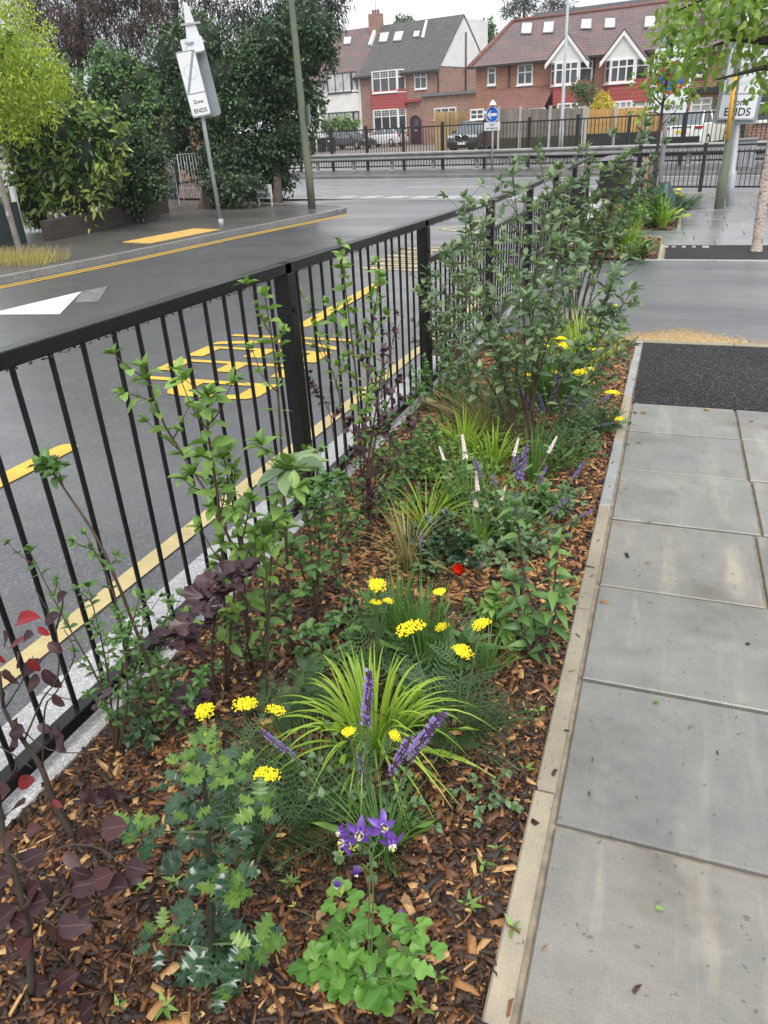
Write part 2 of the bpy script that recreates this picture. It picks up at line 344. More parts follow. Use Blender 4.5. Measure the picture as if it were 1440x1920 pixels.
b = MB(); b.quad((-900, -900, -.75), (900, -900, -.75), (900, 900, -.75), (-900, 900, -.75)); tag(b.build('ground', M_earth), kind='structure')
sheet('road', [(Y, kerbl(min(Y, 18.3)) - .3, -1.7) for Y in yr(-6, 12, .5)] + [(21.9, -12, -1.2)], M_road, -.1)
def msheet(name, s0, s1, t0, t1, z, mat, kind='structure'):
    b = MB(); b.quad(mp(s0, t0, z), mp(s1, t0, z), mp(s1, t1, z), mp(s0, t1, z)); return tag(b.build(name, mat), kind=kind)
ZF = g(20)
msheet('main_road', -70, 70, -7.7, .05, ZF - .096, M_main)
msheet('far_carriageway', -70, 70, 3.95, 13, ZF - .096, M_main)
msheet('verge', -90, 90, 12.9, 22, ZF - .02, M_grass)
msheet('forecourt', -90, 90, 18.5, 75, ZF - .01, M_pink)
o = MB(); res = tag(o.b2(-70, 70, .12, 3.98, -.3, 0).build('central_reservation', M_lpave), kind='structure'); res.location = mp(0, 0, ZF); res.rotation_euler.z = MA
for i in range(40):
    MB().b2(-32 + i * 1.5, -32 + i * 1.5 + 1.488, -.02, .118, -.3, .008).build('kerbstone', M_kerb, res)

# left footway, its kerbstones and the buff tactile tiles
lp = sheet('footway', [(Y, -17.5, kerbl(Y) - .13) for Y in yr(-6, 18.2, .6) + [18.6, 18.9, 19.2, 19.4, 19.7, 20, 20.6, 21.6, 22.6]], M_lpave, 0.0)
Y = -2.0
while Y < 18.0:
    y1 = Y + .9; x0, x1 = kerbl(Y), kerbl(y1); d = 0.004; q = MB()
    q.add([(x0 - .135, Y + .006, g(Y) - .25), (x0, Y + .006, g(Y) - .25), (x1, y1 - .006, g(y1) - .25), (x1 - .135, y1 - .006, g(y1) - .25), (x0 - .135, Y + .006, g(Y) + d), (x0, Y + .006, g(Y) + d), (x1, y1 - .006, g(y1) + d), (x1 - .135, y1 - .006, g(y1) + d)], [(4, 5, 6, 7), (0, 1, 5, 4), (1, 2, 6, 5), (2, 3, 7, 6), (3, 0, 4, 7)])
    q.build('kerbstone', M_kerb, lp); Y = y1
cor = [(-7.79, 18.29), (-7.8, 18.65), (-7.95, 18.95), (-8.25, 19.25), (-8.7, 19.5), (-9.9, 19.95), (-11.4, 20.55), (-13.9, 21.6)]
for (xa, ya), (xb, yb) in zip(cor, cor[1:]):
    d = Vector((xb - xa, yb - ya)).normalized(); nx, ny = -d.y * .135, d.x * .135; q = MB(); vs = []
    for z in (ZF - .25, ZF + .006): vs += [(xa + nx, ya + ny, z), (xa, ya, z), (xb, yb, z), (xb + nx, yb + ny, z)]
    q.add(vs, [(4, 5, 6, 7), (0, 1, 5, 4), (1, 2, 6, 5), (2, 3, 7, 6), (3, 0, 4, 7)]).build('kerbstone', M_kerb, lp)
tq = [gp(*p) for p in ((226, 453), (281, 457), (402, 433), (346, 430))]
tact = MB()
dome = MB().lathe([(.017, 0), (.013, .006), (.0001, .006)], 8)
tb = MB().b2(-.197, .197, -.197, .197, -.02, .008)
for i in range(6):
    for j in range(6):
        c = Vector((-.165 + .066 * i, -.165 + .066 * j, .008)); tb.add([Vector(v) + c for v in dome.v], dome.f)
tmesh = tb.mesh('tactile_tile', M_tact)
ex = (tq[2] - tq[1]).normalized(); ey = (tq[0] - tq[1]).normalized(); ey = (ey - ex * ey.dot(ex)).normalized(); ez = ex.cross(ey)
for i in range(int((tq[2] - tq[1]).length / .4 + .5)):
    for j in range(max(2, int((tq[0] - tq[1]).length / .4 + .5))):
        c = tq[1] + ex * (.2 + .4 * i) + ey * (.2 + .4 * j) + Vector((0, 0, .002))
        put('tactile_tile', tmesh, lp, Matrix(((ex.x, ey.x, ez.x, c.x), (ex.y, ey.y, ez.y, c.y), (ex.z, ey.z, ez.z, c.z), (0, 0, 0, 1))))
for q in (((345, 460), (420, 460), (500, 455), (430, 452)), ((230, 480), (290, 481), (300, 470), (240, 468))):
    pass
# road markings
def mark(name, polys, mat, dz=-.094):
    b = MB()
    for pl in polys: b.add([(p[0], p[1], g(p[1]) + dz) for p in pl], [tuple(range(len(pl)))])
    return tag(b.build(name, mat), kind='structure')
def line(pts, w):
    out = []
    for a, c in zip(pts, pts[1:]):
        d = Vector((c[0] - a[0], c[1] - a[1])); L = d.length; d /= L; nx, ny = -d.y * w / 2, d.x * w / 2; n = max(1, int(L / 1.0))
        for i in range(n):
            p = (a[0] + d.x * L * i / n, a[1] + d.y * L * i / n); q = (a[0] + d.x * L * (i + 1) / n, a[1] + d.y * L * (i + 1) / n)
            out.append([(p[0] - nx, p[1] - ny), (q[0] - nx, q[1] - ny), (q[0] + nx, q[1] + ny), (p[0] + nx, p[1] + ny)])
    return out
mark('kerbside_yellow_line', line([(-2.10, -3), (-2.07, 2), (-2.05, 9.5)], .10), M_yelf)
mark('double_yellow_line', line([(kerbl(Y) + .24, Y) for Y in (-5, 9.17, 13.95, 18.1)], .075) + line([(kerbl(Y) + .4, Y) for Y in (-5, 9.17, 13.95, 17.9)], .075), M_yel2)
def capsule(a, c, w):
    d = Vector((c[0] - a[0], c[1] - a[1])); ang = math.atan2(d.y, d.x); out = []
    for ctr, a0 in ((c, -PI / 2), (a, PI / 2)):
        for i in range(7): out.append((ctr[0] + math.cos(ang + a0 + PI * i / 6) * w / 2, ctr[1] + math.sin(ang + a0 + PI * i / 6) * w / 2))
    return [out]
mark('school_yellow_line', capsule((-3.53, 3.45), (-3.53, 1.0), .16) + line([(-3.53, 1.0), (-3.5, -3)], .16), M_yel2)
mark('school_yellow_line', capsule((-3.60, 7.2), (-3.66, 9.75), .17), M_yel2)
zz = [(-4.42 if i % 2 else -3.35, 10.75 + .19 * i) for i in range(13)]
mark('school_zigzag', line(zz, .09), M_yelf)
zz = [(-4.42 if i % 2 else -3.3, 14.6 + .75 * i) for i in range(4)]
mark('school_zigzag', line(zz, .1), M_yelf)
# the word KEEP: letters stand towards the kerb (+X is up), read from far to near
def letter(strokes, y0, wd):
    out = []
    for pl in strokes: out.append([(-4.15 + v * 1.33, y0 - u * wd) for u, v in pl])
    return out
st = .19; ar = .135
E_ = [[(0, 0), (st, 0), (st, 1), (0, 1)], [(st, 0), (1, 0), (1, ar), (st, ar)], [(st, .43), (.85, .43), (.85, .43 + ar), (st, .43 + ar)], [(st, 1 - ar), (1, 1 - ar), (1, 1), (st, 1)]]
K_ = [[(0, 0), (st, 0), (st, 1), (0, 1)], [(st, .36), (st + .12, .5), (1.05, 1), (.78, 1)], [(.3, .52), (.8, 0), (1.08, 0), (.48, .63)]]
P_ = [[(0, 0), (st, 0), (st, 1), (0, 1)], [(st, 1 - ar), (.72, 1 - ar), (.92, .95), (.75, 1), (st, 1)], [(.72, 1 - ar), (.8, .78), (1, .84), (.92, .95)], [(.8, .58), (1, .5), (1, .84), (.8, .78)], [(st, .38), (.75, .38), (.93, .42), (1, .5), (.8, .58), (.72, .38 + ar), (st, .38 + ar)]]
mark('keep_lettering', letter(K_, 6.68, .42) + letter(E_, 6.16, .38) + letter(E_, 5.66, .38) + letter(P_, 5.08, .44), M_yel2)
tri = [gp(px, py, -.1) for px, py in ((-30, 591), (112, 590), (153, 547))]
mark('hump_triangle', [[(p.x, p.y) for p in tri]], M_wht)
tri = [gp(px, py, -.1) for px, py in ((140, 568), (184, 567), (203, 537), (153, 547))]
mark('worn_hump_triangle', [[(p.x, p.y) for p in tri]], M_ghost)
def mmark(name, rects, mat, z):
    b = MB()
    for s0, s1, t0, t1 in rects: b.quad(mp(s0, t0, z), mp(s1, t0, z), mp(s1, t1, z), mp(s0, t1, z))
    return tag(b.build(name, mat), kind='structure')
mmark('give_way_line', [(-1.2 + i * .9, -1.2 + i * .9 + .6, -7.3, -7.12) for i in range(9)] + [(-1.2 + i * .9, -1.2 + i * .9 + .6, -7.0 + .04, -6.78) for i in range(9)], M_wht, ZF - .09)
mmark('lane_line', [(-30 + i * 6, -30 + i * 6 + 3.6, -3.95, -3.83) for i in range(14)] + [(-40, 40, -.55, -.42)], M_wht, ZF - .09)

# right footway: base, slabs, gravel patches, drive
pv = sheet('pavement', [(Y, -1.46, 12) for Y in yr(-3, 12.5, .5)] + [(16, -1.46, 12)], M_joint, -.016)
b = MB(); pts = [(-1.46, 16), (12, 16)] + [tuple(mp(s, -6.25).xy) for s in (17, 6.0)]; b.add([(x, y, ZF - .016) for x, y in pts], [(0, 1, 2, 3)]); b.build('bedding', M_joint, pv)
def slab(x0, x1, y0, y1, mat, top=0.0, name='paving_slab', j=.007, par=pv):
    q = MB(); x0 += j; x1 -= j; y0 += j; y1 -= j; c = .004; jt = R_.uniform(-.002, .002)
    vs = []
    for dz, e in ((-.055, 0), (top - c + jt, 0), (top + jt, c)):
        vs += [(x0 + e, y0 + e, g(y0) + dz), (x1 - e, y0 + e, g(y0) + dz), (x1 - e, y1 - e, g(y1) + dz), (x0 + e, y1 - e, g(y1) + dz)]
    fs = [(8, 9, 10, 11)] + [(k * 4 + i, k * 4 + (i + 1) % 4, (k + 1) * 4 + (i + 1) % 4, (k + 1) * 4 + i) for k in (0, 1) for i in range(4)]
    return q.add(vs, fs).build(name, mat, par)
rows = [-.46, .14, .74, 1.34, 1.94, 2.54, 3.14, 3.75, 4.36, 4.92]
first = [.9, .52, .9, .6, .95, .6, .63, .62, .62, .78]
for i in range(len(rows) - 1):
    x = -.108; wd = first[i]
    while x < 4: slab(x, x + wd, rows[i], rows[i + 1], M_slabst if i in (2, 5) else M_slab); x += wd; wd = .9
Y = 12.6; k = 0
while Y < 21.2:
    x = .15 if 14.2 < Y < 18.9 else (-1.44 if Y > 13.4 else -.1); wd = .45 if k % 2 else .75
    while x < 5.5:
        if (Vector((x + wd, Y + .5)) - MO).dot(MN) < -6.3: slab(x, x + wd, Y, Y + .5, M_wetslab, j=.005)
        x += wd; wd = .9
    Y += .5; k += 1
sheet('gravel_surface', [(Y, -.108, 8) for Y in yr(4.925, 6.64)], M_resin, -.002, pv)
sheet('gravel_surface', [(Y, -.04, 8) for Y in yr(11.26, 12.58)], M_resin, -.002, pv)
sheet('drive_surface', [(Y, -1.46, 9) for Y in yr(6.71, 11.18)], M_drive, -.003, pv)
for i in range(9):
    slab(-.3 + i * .9, .6 + i * .9, 6.64, 6.715, M_edge, .006, 'edging_piece', .002); slab(-.3 + i * .9, .6 + i * .9, 11.18, 11.26, M_edgeg, .006, 'edging_piece', .002)
# sand spilled over the drive edge
n_ = 5200; sx_ = .2 + rng.normal(0, .30, n_) * rng.uniform(.3, 1.1, n_); sy_ = 6.74 + np.abs(rng.normal(0, .15, n_)) * (1.25 - np.clip(np.abs(sx_ - .2), 0, 1)) ; sz_ = rng.uniform(.004, .011, n_)
GV = np.array([(-1, -.6, 0), (1, -.6, 0), (0, 1, 0), (0, 0, .7)]); GF = np.array([(0, 1, 3), (1, 2, 3), (2, 0, 3)])
Vs_ = (rotm(n_, .1) @ (GV[None] * sz_[:, None, None]).transpose(0, 2, 1)).transpose(0, 2, 1) + np.stack([sx_, sy_, np.array([g(y) for y in sy_]) + np.where(sy_ < 6.72, .006, -.002)], 1)[:, None]
tag(put('spilled_sand', npmesh('spilled_sand', Vs_.reshape(-1, 3), (GF[None] + (np.arange(n_) * 4)[:, None, None]).reshape(-1, 3), M_sand)), 'pale sand spilled on the wet drive beside its edging strip', 'sand', kind='stuff')
# granite kerb and bed edging
kb = empty('granite_kerb', (-1.6, 3, 0), kind='structure')
def run(parent, nm, x0, x1, ya, yb, L, top, depth, mats):
    Y = ya; i = 0
    while Y < yb - .05:
        y1 = min(Y + L, yb); q = MB(); l = parent.location; j = .003; e = .005; vs = []; jt = R_.uniform(-.003, .003)
        for dz, ee in ((-depth, 0), (top - e, 0), (top, e)):
            vs += [(x0 + ee + jt - l.x, Y + j + ee - l.y, g(Y) + dz), (x1 - ee + jt - l.x, Y + j + ee - l.y, g(Y) + dz), (x1 - ee + jt - l.x, y1 - j - ee - l.y, g(y1) + dz), (x0 + ee + jt - l.x, y1 - j - ee - l.y, g(y1) + dz)]
        q.add(vs, [(8, 9, 10, 11)] + [(k * 4 + i2, k * 4 + (i2 + 1) % 4, (k + 1) * 4 + (i2 + 1) % 4, (k + 1) * 4 + i2) for k in (0, 1) for i2 in range(4)])
        q.build(nm, mats(Y) if callable(mats) else mats, parent); Y = y1; i += 1
run(kb, 'kerbstone', -1.77, -1.46, -1.4, 19, .92, 0.0, .25, M_gran)
ed = empty('bed_edging', (-.14, 3, 0), kind='structure')
run(ed, 'edging_piece', -.172, -.118, -1.3, 6.65, .91, .012, .1, lambda Y: M_edgeg if (2.9 < Y < 3.9 or 5 < Y < 6) else M_edge)
run(ed, 'edging_piece', -.13, -.07, 11.25, 12.6, .7, .012, .1, M_edge)
run(ed, 'edging_piece', .09, .15, 14.2, 19, .9, .012, .1, M_edge)

# planting beds: soil and wood chip mulch
def bed(name, x0, x1, ya, yb, dz=.012):
    b = MB(); nx, ny = 14, int((yb - ya) / .12); vs = []
    for j in range(ny + 1):
        for i in range(nx + 1):
            x = x0 + (x1 - x0) * i / nx; y = ya + (yb - ya) * j / ny; vs.append((x, y, g(y) + bz(x, y, x0, x1) + dz - .012))
    n = nx + 1
    b.add(vs, [(j * n + i, j * n + i + 1, (j + 1) * n + i + 1, (j + 1) * n + i) for j in range(ny) for i in range(nx)])
    return tag(b.build(name, M_soil, smooth=True), kind='structure')
def bz(x, y, x0=-1.46, x1=-.17):
    e = min(x - x0, x1 - x) / .25; e = max(0, min(1, e))
    return -.012 + e * .03 + .012 * math.sin(x * 5.1 + y * 2.3) * e + .008 * math.sin(y * 7.3 - x * 3) * e
BED = [bed('planting_bed', -1.46, -.172, -1.2, 6.66), bed('far_planting_bed', -1.46, -.13, 11.25, 13.4), bed('corner_planting_bed', -1.46, .09, 14.2, 19)]
def chipmat():
    m, t, p = newmat('wood_chips'); at_ = N(t, 'ShaderNodeAttribute', attribute_name='rnd'); oi = N(t, 'ShaderNodeObjectInfo')
    r = mth(t, 'FRACT', mth(t, 'ADD', at_.outputs['Fac'], mth(t, 'MULTIPLY', oi.outputs['Random'], .97)))
    c = ramp(t, r, [(0, (.013, .007, .005)), (.32, (.045, .02, .0095)), (.55, (.125, .05, .018)), (.74, (.27, .112, .036)), (.88, (.42, .21, .07)), (1, (.58, .36, .155))])
    tcn = N(t, 'ShaderNodeTexCoord'); mpn = N(t, 'ShaderNodeMapping'); mpn.inputs['Scale'].default_value = (60, 60, 60); t.links.new(tcn.outputs['Object'], mpn.inputs[0])
    c = mixc(t, .8, c, ramp(t, noise(t, 4, 4, .7, mpn.outputs[0]), [(.3, (.45, .45, .45)), (.7, (1.25, 1.25, 1.25))]), 'MULTIPLY')
    t.links.new(c, p.inputs['Base Color']); p.inputs['Roughness'].default_value = .48; bump(t, p, noise(t, 6, 4, .7, mpn.outputs[0]), .5, .003); return m
M_chip = chipmat()
CH_V = np.array([(-1, -1, -1), (1, -.8, -1), (.9, 1, -1), (-1, .8, -1), (-.85, -.8, 1), (1, -.6, .8), (.8, .9, 1), (-.9, .6, .8)], float) / 2
CH_F = np.array([(4, 5, 6, 7), (0, 1, 5, 4), (1, 2, 6, 5), (2, 3, 7, 6), (3, 0, 4, 7)])
def chips(parent, x0, x1, ya, yb, n, smin, smax, lift):
    X = rng.uniform(x0, x1, n); Yv = rng.uniform(ya, yb, n)
    L = rng.uniform(smin, smax, n) * rng.choice([.35, .5, .8, 1, 1.5], n); Wd = np.minimum(L * rng.choice([.08, .12, .22, .35, .55], n) * rng.uniform(.8, 1.3, n), .016); T = np.minimum(L * .22, rng.uniform(.003, .008, n))
    Z = np.array([g(y) + bz(x, y, x0, x1) for x, y in zip(X, Yv)]) + rng.uniform(-.002, lift, n)
    S = np.stack([L, Wd, T], 1); V = (rotm(n, .26) @ ((CH_V[None] + rng.normal(0, .13, (n, 8, 3)) * np.array([.7, 1.1, 1])) * S[:, None]).transpose(0, 2, 1)).transpose(0, 2, 1) + np.stack([X, Yv, Z], 1)[:, None]
    F = (CH_F[None] + (np.arange(n) * 8)[:, None, None]).reshape(-1, 4)
    o = put('wood_chip_mulch', npmesh('wood_chip_mulch', V.reshape(-1, 3), F, M_chip, np.repeat(rng.beta(1.5, 1.9, n), 8)), parent); o['kind'] = 'stuff'
chips(BED[0], -1.45, -.165, .3, 2.2, 34000, .012, .042, .016)
chips(BED[0], -1.45, -.165, 2.2, 6.65, 34000, .016, .05, .016)
chips(BED[1], -1.45, -.14, 11.3, 13.35, 4000, .03, .07, .015)
chips(BED[2], -1.45, .08, 14.25, 18.9, 4000, .035, .09, .02)
cms = []
for i in range(8):
    S = np.array([1, R_.uniform(.12, .4), R_.uniform(.08, .14)]); cms.append(npmesh('wood_chip', (CH_V + rng.normal(0, .12, (8, 3))) * S, CH_F, M_chip))
for i in range(260):
    y = .55 + 1.9 * R_.random() ** 1.6; x = R_.uniform(-1.3, -.19); s = R_.uniform(.024, .046)
    M = Matrix.Translation((x, y, g(y) + bz(x, y) + .018)) @ Matrix.Rotation(R_.uniform(0, 6.3), 4, 'Z') @ Matrix.Rotation(R_.gauss(0, .2), 4, 'X') @ Matrix.Rotation(R_.gauss(0, .2), 4, 'Y') @ Matrix.Scale(s, 4)
    put('wood_chip', cms[i % 8], BED[0], M)
for i in range(70):          # bits of mulch kicked onto edging and slabs
    y = .6 + 5.5 * R_.random() ** 1.4; x = -.11 + (R_.random() ** 2.4) * 1.0 - .04; s = R_.uniform(.007, .026) * (1 if x > 0 else 1.3)
    M = Matrix.Translation((x, y, g(y) + (.016 if x < -.11 else .005))) @ Matrix.Rotation(R_.uniform(0, 6.3), 4, 'Z') @ Matrix.Scale(s, 4)
    put('wood_chip', cms[i % 8], pv, M)

# ---------------------------------------------------------------- black fence along the kerb
FX = -1.51; HF = 1.13
fe = empty('pedestrian_fence', (FX, 3, 0), 'long black steel bar fence between the planted bed and the road', 'fence')
def fl(Y, dx=0, h=0): return Vector((dx, Y - 3, g(Y) + h))
posts = [-1.12, .88, 2.88, 4.88, 6.88, 8.88, 10.88, 12.88, 14.88]
barm = {}
def barmesh(h):
    k = round(h, 2)
    if k not in barm: barm[k] = MB().tube([(0, 0, 0), (0, 0, k)], .0079, 8, False).mesh('bar', M_black, True)
    return barm[k]
for p in posts:
    c = fl(p); po = MB().box((c.x, c.y, c.z + HF / 2 - .02), (.07, .07, HF)).build('post', M_black, fe, bevel=.004)
    MB().tube([(c.x + .034, c.y - .005, c.z + HF - .17), (c.x + .042, c.y - .005, c.z + HF - .17)], .012, 8).build('bolt', M_black, po)
for a, c in zip(posts, posts[1:]):
    def rail(nm, h, sy, sx, d=.036):
        q = MB(); A, B = fl(a + d), fl(c - d); vs = []
        for P in (A, B):
            for dx, dz in ((-sx / 2, -sy / 2), (sx / 2, -sy / 2), (sx / 2, sy / 2), (-sx / 2, sy / 2)): vs.append((P.x + dx, P.y, P.z + h + dz))
        q.add(vs, [(0, 1, 2, 3), (7, 6, 5, 4)] + [(i, 4 + i, 4 + (i + 1) % 4, (i + 1) % 4) for i in range(4)]).build(nm, M_black, fe, bevel=.004)
    rail('top_rail', HF - .0, .044, .05, -.03 if True else 0); rail('bottom_rail', .065, .045, .05)
    hi = HF - .02
    if a > 4.5: rail('middle_rail', .89, .04, .045); hi = .87
    n = 16
    for i in range(1, n):
        y = a + (c - a) * i / n; o = put('bar', barmesh(hi - .07), fe); o.location = fl(y, R_.uniform(-.001, .001), .07); o.rotation_euler = (R_.gauss(0, .004), R_.gauss(0, .004), 0)
M_drop = plain('water_drops', (.05, .05, .055), .08, .1, 5, spec=1.0)
dm = MB(); 
for i in range(420):
    y = .9 + 6 * R_.random() ** 1.3; r = R_.uniform(.002, .0042); c = fl(y, .02 + R_.uniform(-.012, .006), HF - .0265); dm.lathe([(.0001, -r * 1.3), (r * .8, -r * .6), (r, 0)], 6, c)
dm.build('water_drops', M_drop, fe, True, 'stuff')
# ---------------------------------------------------------------- leaves
def T_leaf(shape='ovate', nseg=5, fold=.12, curl=.25, wide=.5, wave=0.0, ser=0.0):
    """unit leaf along +Y, length 1, half width wide/2; returns verts, quad faces, uv"""
    vs, uv = [], []
    for i in range(nseg + 1):
        t = i / nseg
        if shape == 'ovate': w = math.sin(PI * min(1, t ** .88)) ** .8
        elif shape == 'round': w = math.sin(PI * t ** .9) ** .6
        elif shape == 'lance': w = math.sin(PI * t ** .62) ** 1.0
        elif shape == 'obov': w = math.sin(PI * t ** 1.35) ** .8
        else: w = 1 - t * .85
        w = max(w, .02) * wide / 2
        if ser: w *= 1 + ser * (1 if i % 2 else -1)
        z = -curl * t * t; zw = wave * math.sin(t * 17)
        for sx in (-1, 0, 1):
            vs.append((sx * w, t - (.03 * ser if (sx and i % 2) else 0), z + (fold * w * 2 + zw * sx if sx else 0))); uv.append((.5 + .5 * sx, t))
    fs = [(r * 3 + c, r * 3 + c + 1, (r + 1) * 3 + c + 1, (r + 1) * 3 + c) for r in range(nseg) for c in (0, 1)]
    return np.array(vs, float), np.array(fs), np.array(uv, float)
def T_holly():
    vs, uv, fs = [], [], []; n = 10
    for i in range(n + 1):
        t = i / n; w = .33 * math.sin(PI * min(1, t ** .8)) ** .6; sp = i % 2 == 1
        w = max(.015, w * (1.3 if sp else .55)); z = .10 * (1 if i % 4 == 1 else -1) * (1 if sp else .2)
        for sx in (-1, 0, 1): vs.append((sx * w, t + (.05 if sp and sx else 0), -.15 * t * t + (z + .05 if sx else 0))); uv.append((.5 + .5 * sx, t))
    fs = [(r * 3 + c, r * 3 + c + 1, (r + 1) * 3 + c + 1, (r + 1) * 3 + c) for r in range(n) for c in (0, 1)]
    return np.array(vs, float), np.array(fs), np.array(uv, float)
def T_lobed(lobes=3, depth=.4, notch=.12, cup=.12):
    """fan-shaped lobed leaf, attached at origin, spreading towards +Y; degenerate quads"""
    n = lobes * 8; vs = [(0, .0, 0)]; uv = [(.5, 0)]
    for i in range(n + 1):
        a = -2.1 + 4.2 * i / n; ph = (i / n * lobes) % 1.0
        r = .62 * (1 - depth * abs(2 * ph - 1) ** 2.2) * (1 - notch * (i % 2)) * (.75 + .25 * math.cos(a * .75))
        for k in (.55, 1): vs.append((math.sin(a) * r * k, .28 + math.cos(a) * r * k * 1.05, cup * k * k * (.5 + .5 * math.cos(ph * 2 * PI)) - .1 * k)); uv.append((.5 + .5 * math.sin(a) * k, .3 + .7 * k * math.cos(a)))
    fs = []
    for i in range(n):
        a = 1 + i * 2; fs += [(a, a + 1, a + 3, a + 2), (0, a, a + 2, 0)]
    f4 = [f for f in fs if f[0] != 0]; f3 = [(0, f[1], f[2]) for f in fs if f[0] == 0]
    return np.array(vs, float), f4 + f3, np.array(uv, float)
def T_feather(n=9):
    vs, fs, uv = [], [], []
    def q(a, b_, c, d):
        k = len(vs); vs.extend([a, b_, c, d]); uv.extend([(.2, .1), (.8, .1), (.8, .9), (.2, .9)]); fs.append((k, k + 1, k + 2, k + 3))
    z = lambda t: -.3 * t * t
    for i in range(4):
        a, c = i / 4, (i + 1) / 4; q((-.012, a, z(a)), (.012, a, z(a)), (.008, c, z(c)), (-.008, c, z(c)))
    for i in range(n):
        t = .1 + .88 * i / n; L = .26 * math.sin(PI * min(1, .1 + t * .85)) ** .7
        for s in (-1, 1):
            for k in range(3):
                a0, d = k / 3, (.0 if k == 0 else .035 * (-1) ** k); x0, x1 = s * L * a0, s * L * (a0 + .5)
                q((x0, t + .1 * a0, z(t) + .02), (x0, t + .1 * a0 + .028, z(t) + .02), (x1, t + .12 * (a0 + .5) + d + .022, z(t) + .045), (x1, t + .12 * (a0 + .5) + d, z(t) + .03))
    return np.array(vs, float), np.array(fs), np.array(uv, float)
def T_mesh(T, mat, name='leaf'):
    V, F, U = T
    if isinstance(F, np.ndarray): return npmesh(name, V, F, mat, None, U, True)
    me = bpy.data.meshes.new(name); me.from_pydata([tuple(v) for v in V], [], [tuple(int(i) for i in f) for f in F]); me.materials.append(mat)
    l = me.uv_layers.new(name='UVMap')
    for lp_ in me.loops: l.data[lp_.index].uv = U[lp_.vertex_index]
    me.polygons.foreach_set('use_smooth', [True] * len(me.polygons)); me.update(); return me
def lm(p, d, s, up=(0, 0, 1), roll=0.0, w=1.0):
    """leaf matrix: base p, axis d, length s"""
    y = Vector(d).normalized(); u = Vector(up); x = y.cross(u)
    if x.length < .05: x = y.cross(Vector((1, .3, 0)))
    x.normalize(); z = x.cross(y)
    if roll: q = Matrix.Rotation(roll, 3, y); x, z = q @ x, q @ z
    return Matrix(((x.x * s * w, y.x * s, z.x * s, p[0]), (x.y * s * w, y.y * s, z.y * s, p[1]), (x.z * s * w, y.z * s, z.z * s, p[2]), (0, 0, 0, 1)))
def scatter(name, T, Ms, mat, parent, kind='stuff', rnd=None):
    V, F, U = T; n = len(Ms)
    A = np.array([[list(r) for r in M] for M in Ms]); Vh = np.concatenate([V, np.ones((len(V), 1))], 1)
    W = np.einsum('nij,kj->nki', A, Vh)[:, :, :3].reshape(-1, 3)
    if not isinstance(F, np.ndarray): F = np.array([tuple(f) if len(f) == 4 else (f[0], f[1], f[2], f[2]) for f in F if len(f) == 4])
    FF = (F[None] + (np.arange(n) * len(V))[:, None, None]).reshape(-1, F.shape[1])
    o = put(name, npmesh(name, W, FF, mat, np.repeat(rng.random(n) if rnd is None else np.array(rnd), len(V)), np.tile(U, (n, 1)), True), parent)
    if kind: o['kind'] = kind
    return o
def leaves(Ms, kit, parent, T=None, mat=None, most=300):
    """each leaf an object of its own, sharing a few meshes; the overflow joins one mesh"""
    if len(Ms) > most: R_.shuffle(Ms)
    for M in Ms[:most]: put('leaf', R_.choice(kit), parent, M)
    if len(Ms) > most and T is not None: scatter('further_leaves', T, Ms[most:], mat, parent)
# ---- leaf colours
L_fresh = leafmat('fresh_green_leaf', (.10, .19, .045), (.16, .29, .06), (.25, .40, .09))
L_mid = leafmat('mid_green_leaf', (.06, .14, .045), (.10, .20, .06), (.16, .29, .08))
L_dark = leafmat('dark_green_leaf', (.026, .066, .028), (.045, .10, .042), (.085, .15, .052), rough=.35)
L_vib = leafmat('grey_green_leaf', (.105, .17, .095), (.155, .235, .135), (.25, .345, .17), rough=.5, veincol=(.27, .34, .22))
L_beech = leafmat('copper_beech_leaf', (.028, .013, .018), (.046, .02, .026), (.09, .034, .033), rough=.45, trans=.18, vein=.55, veincol=(.17, .085, .085))
L_red = leafmat('red_beech_leaf', (.22, .015, .022), (.30, .02, .03), (.2, .03, .03), rough=.36, trans=.3, vein=.5, veincol=(.42, .07, .07))
L_nine = leafmat('dark_purple_leaf', (.035, .018, .026), (.055, .028, .036), (.085, .045, .05), rough=.4, trans=.12, veincol=(.11, .07, .08))
L_hold = leafmat('dark_holly_leaf', (.014, .045, .02), (.024, .066, .027), (.04, .095, .035), rough=.22, trans=.08, coat=.4, veincol=(.1, .2, .08))
L_holn = leafmat('young_holly_leaf', (.065, .15, .026), (.11, .215, .036), (.20, .31, .055), rough=.36, coat=.1, veincol=(.3, .42, .12))
L_sedge = leafmat('lime_sedge_blade', (.19, .32, .035), (.30, .46, .05), (.44, .56, .09), rough=.4, vein=.2)
L_grass = leafmat('green_grass_blade', (.06, .15, .03), (.10, .22, .045), (.17, .30, .07), rough=.45, vein=0)
L_tan = leafmat('tan_grass_blade', (.20, .20, .07), (.33, .28, .12), (.42, .35, .18), rough=.6, vein=0)
L_aqui = leafmat('columbine_leaf', (.075, .20, .032), (.12, .28, .045), (.18, .35, .07), rough=.45, vein=.12)
L_cat = leafmat('catmint_leaf', (.09, .16, .075), (.13, .22, .10), (.19, .29, .13), rough=.6, vein=.15)
L_yar = leafmat('yarrow_leaf', (.07, .13, .06), (.10, .18, .08), (.14, .23, .10), rough=.6, vein=0)
L_gold = leafmat('golden_leaf', (.17, .25, .025), (.31, .41, .04), (.46, .54, .08), trans=.4, vein=.1)
L_laur = leafmat('spotted_laurel_leaf', (.075, .15, .034), (.15, .25, .052), (.38, .43, .11), rough=.3, vein=.2)
L_ivy = leafmat('ivy_leaf', (.02, .052, .023), (.036, .085, .033), (.075, .13, .047), rough=.3, vein=.1)
L_conif = leafmat('conifer_spray', (.014, .026, .02), (.022, .036, .026), (.05, .05, .035), rough=.7, trans=.1, vein=0)
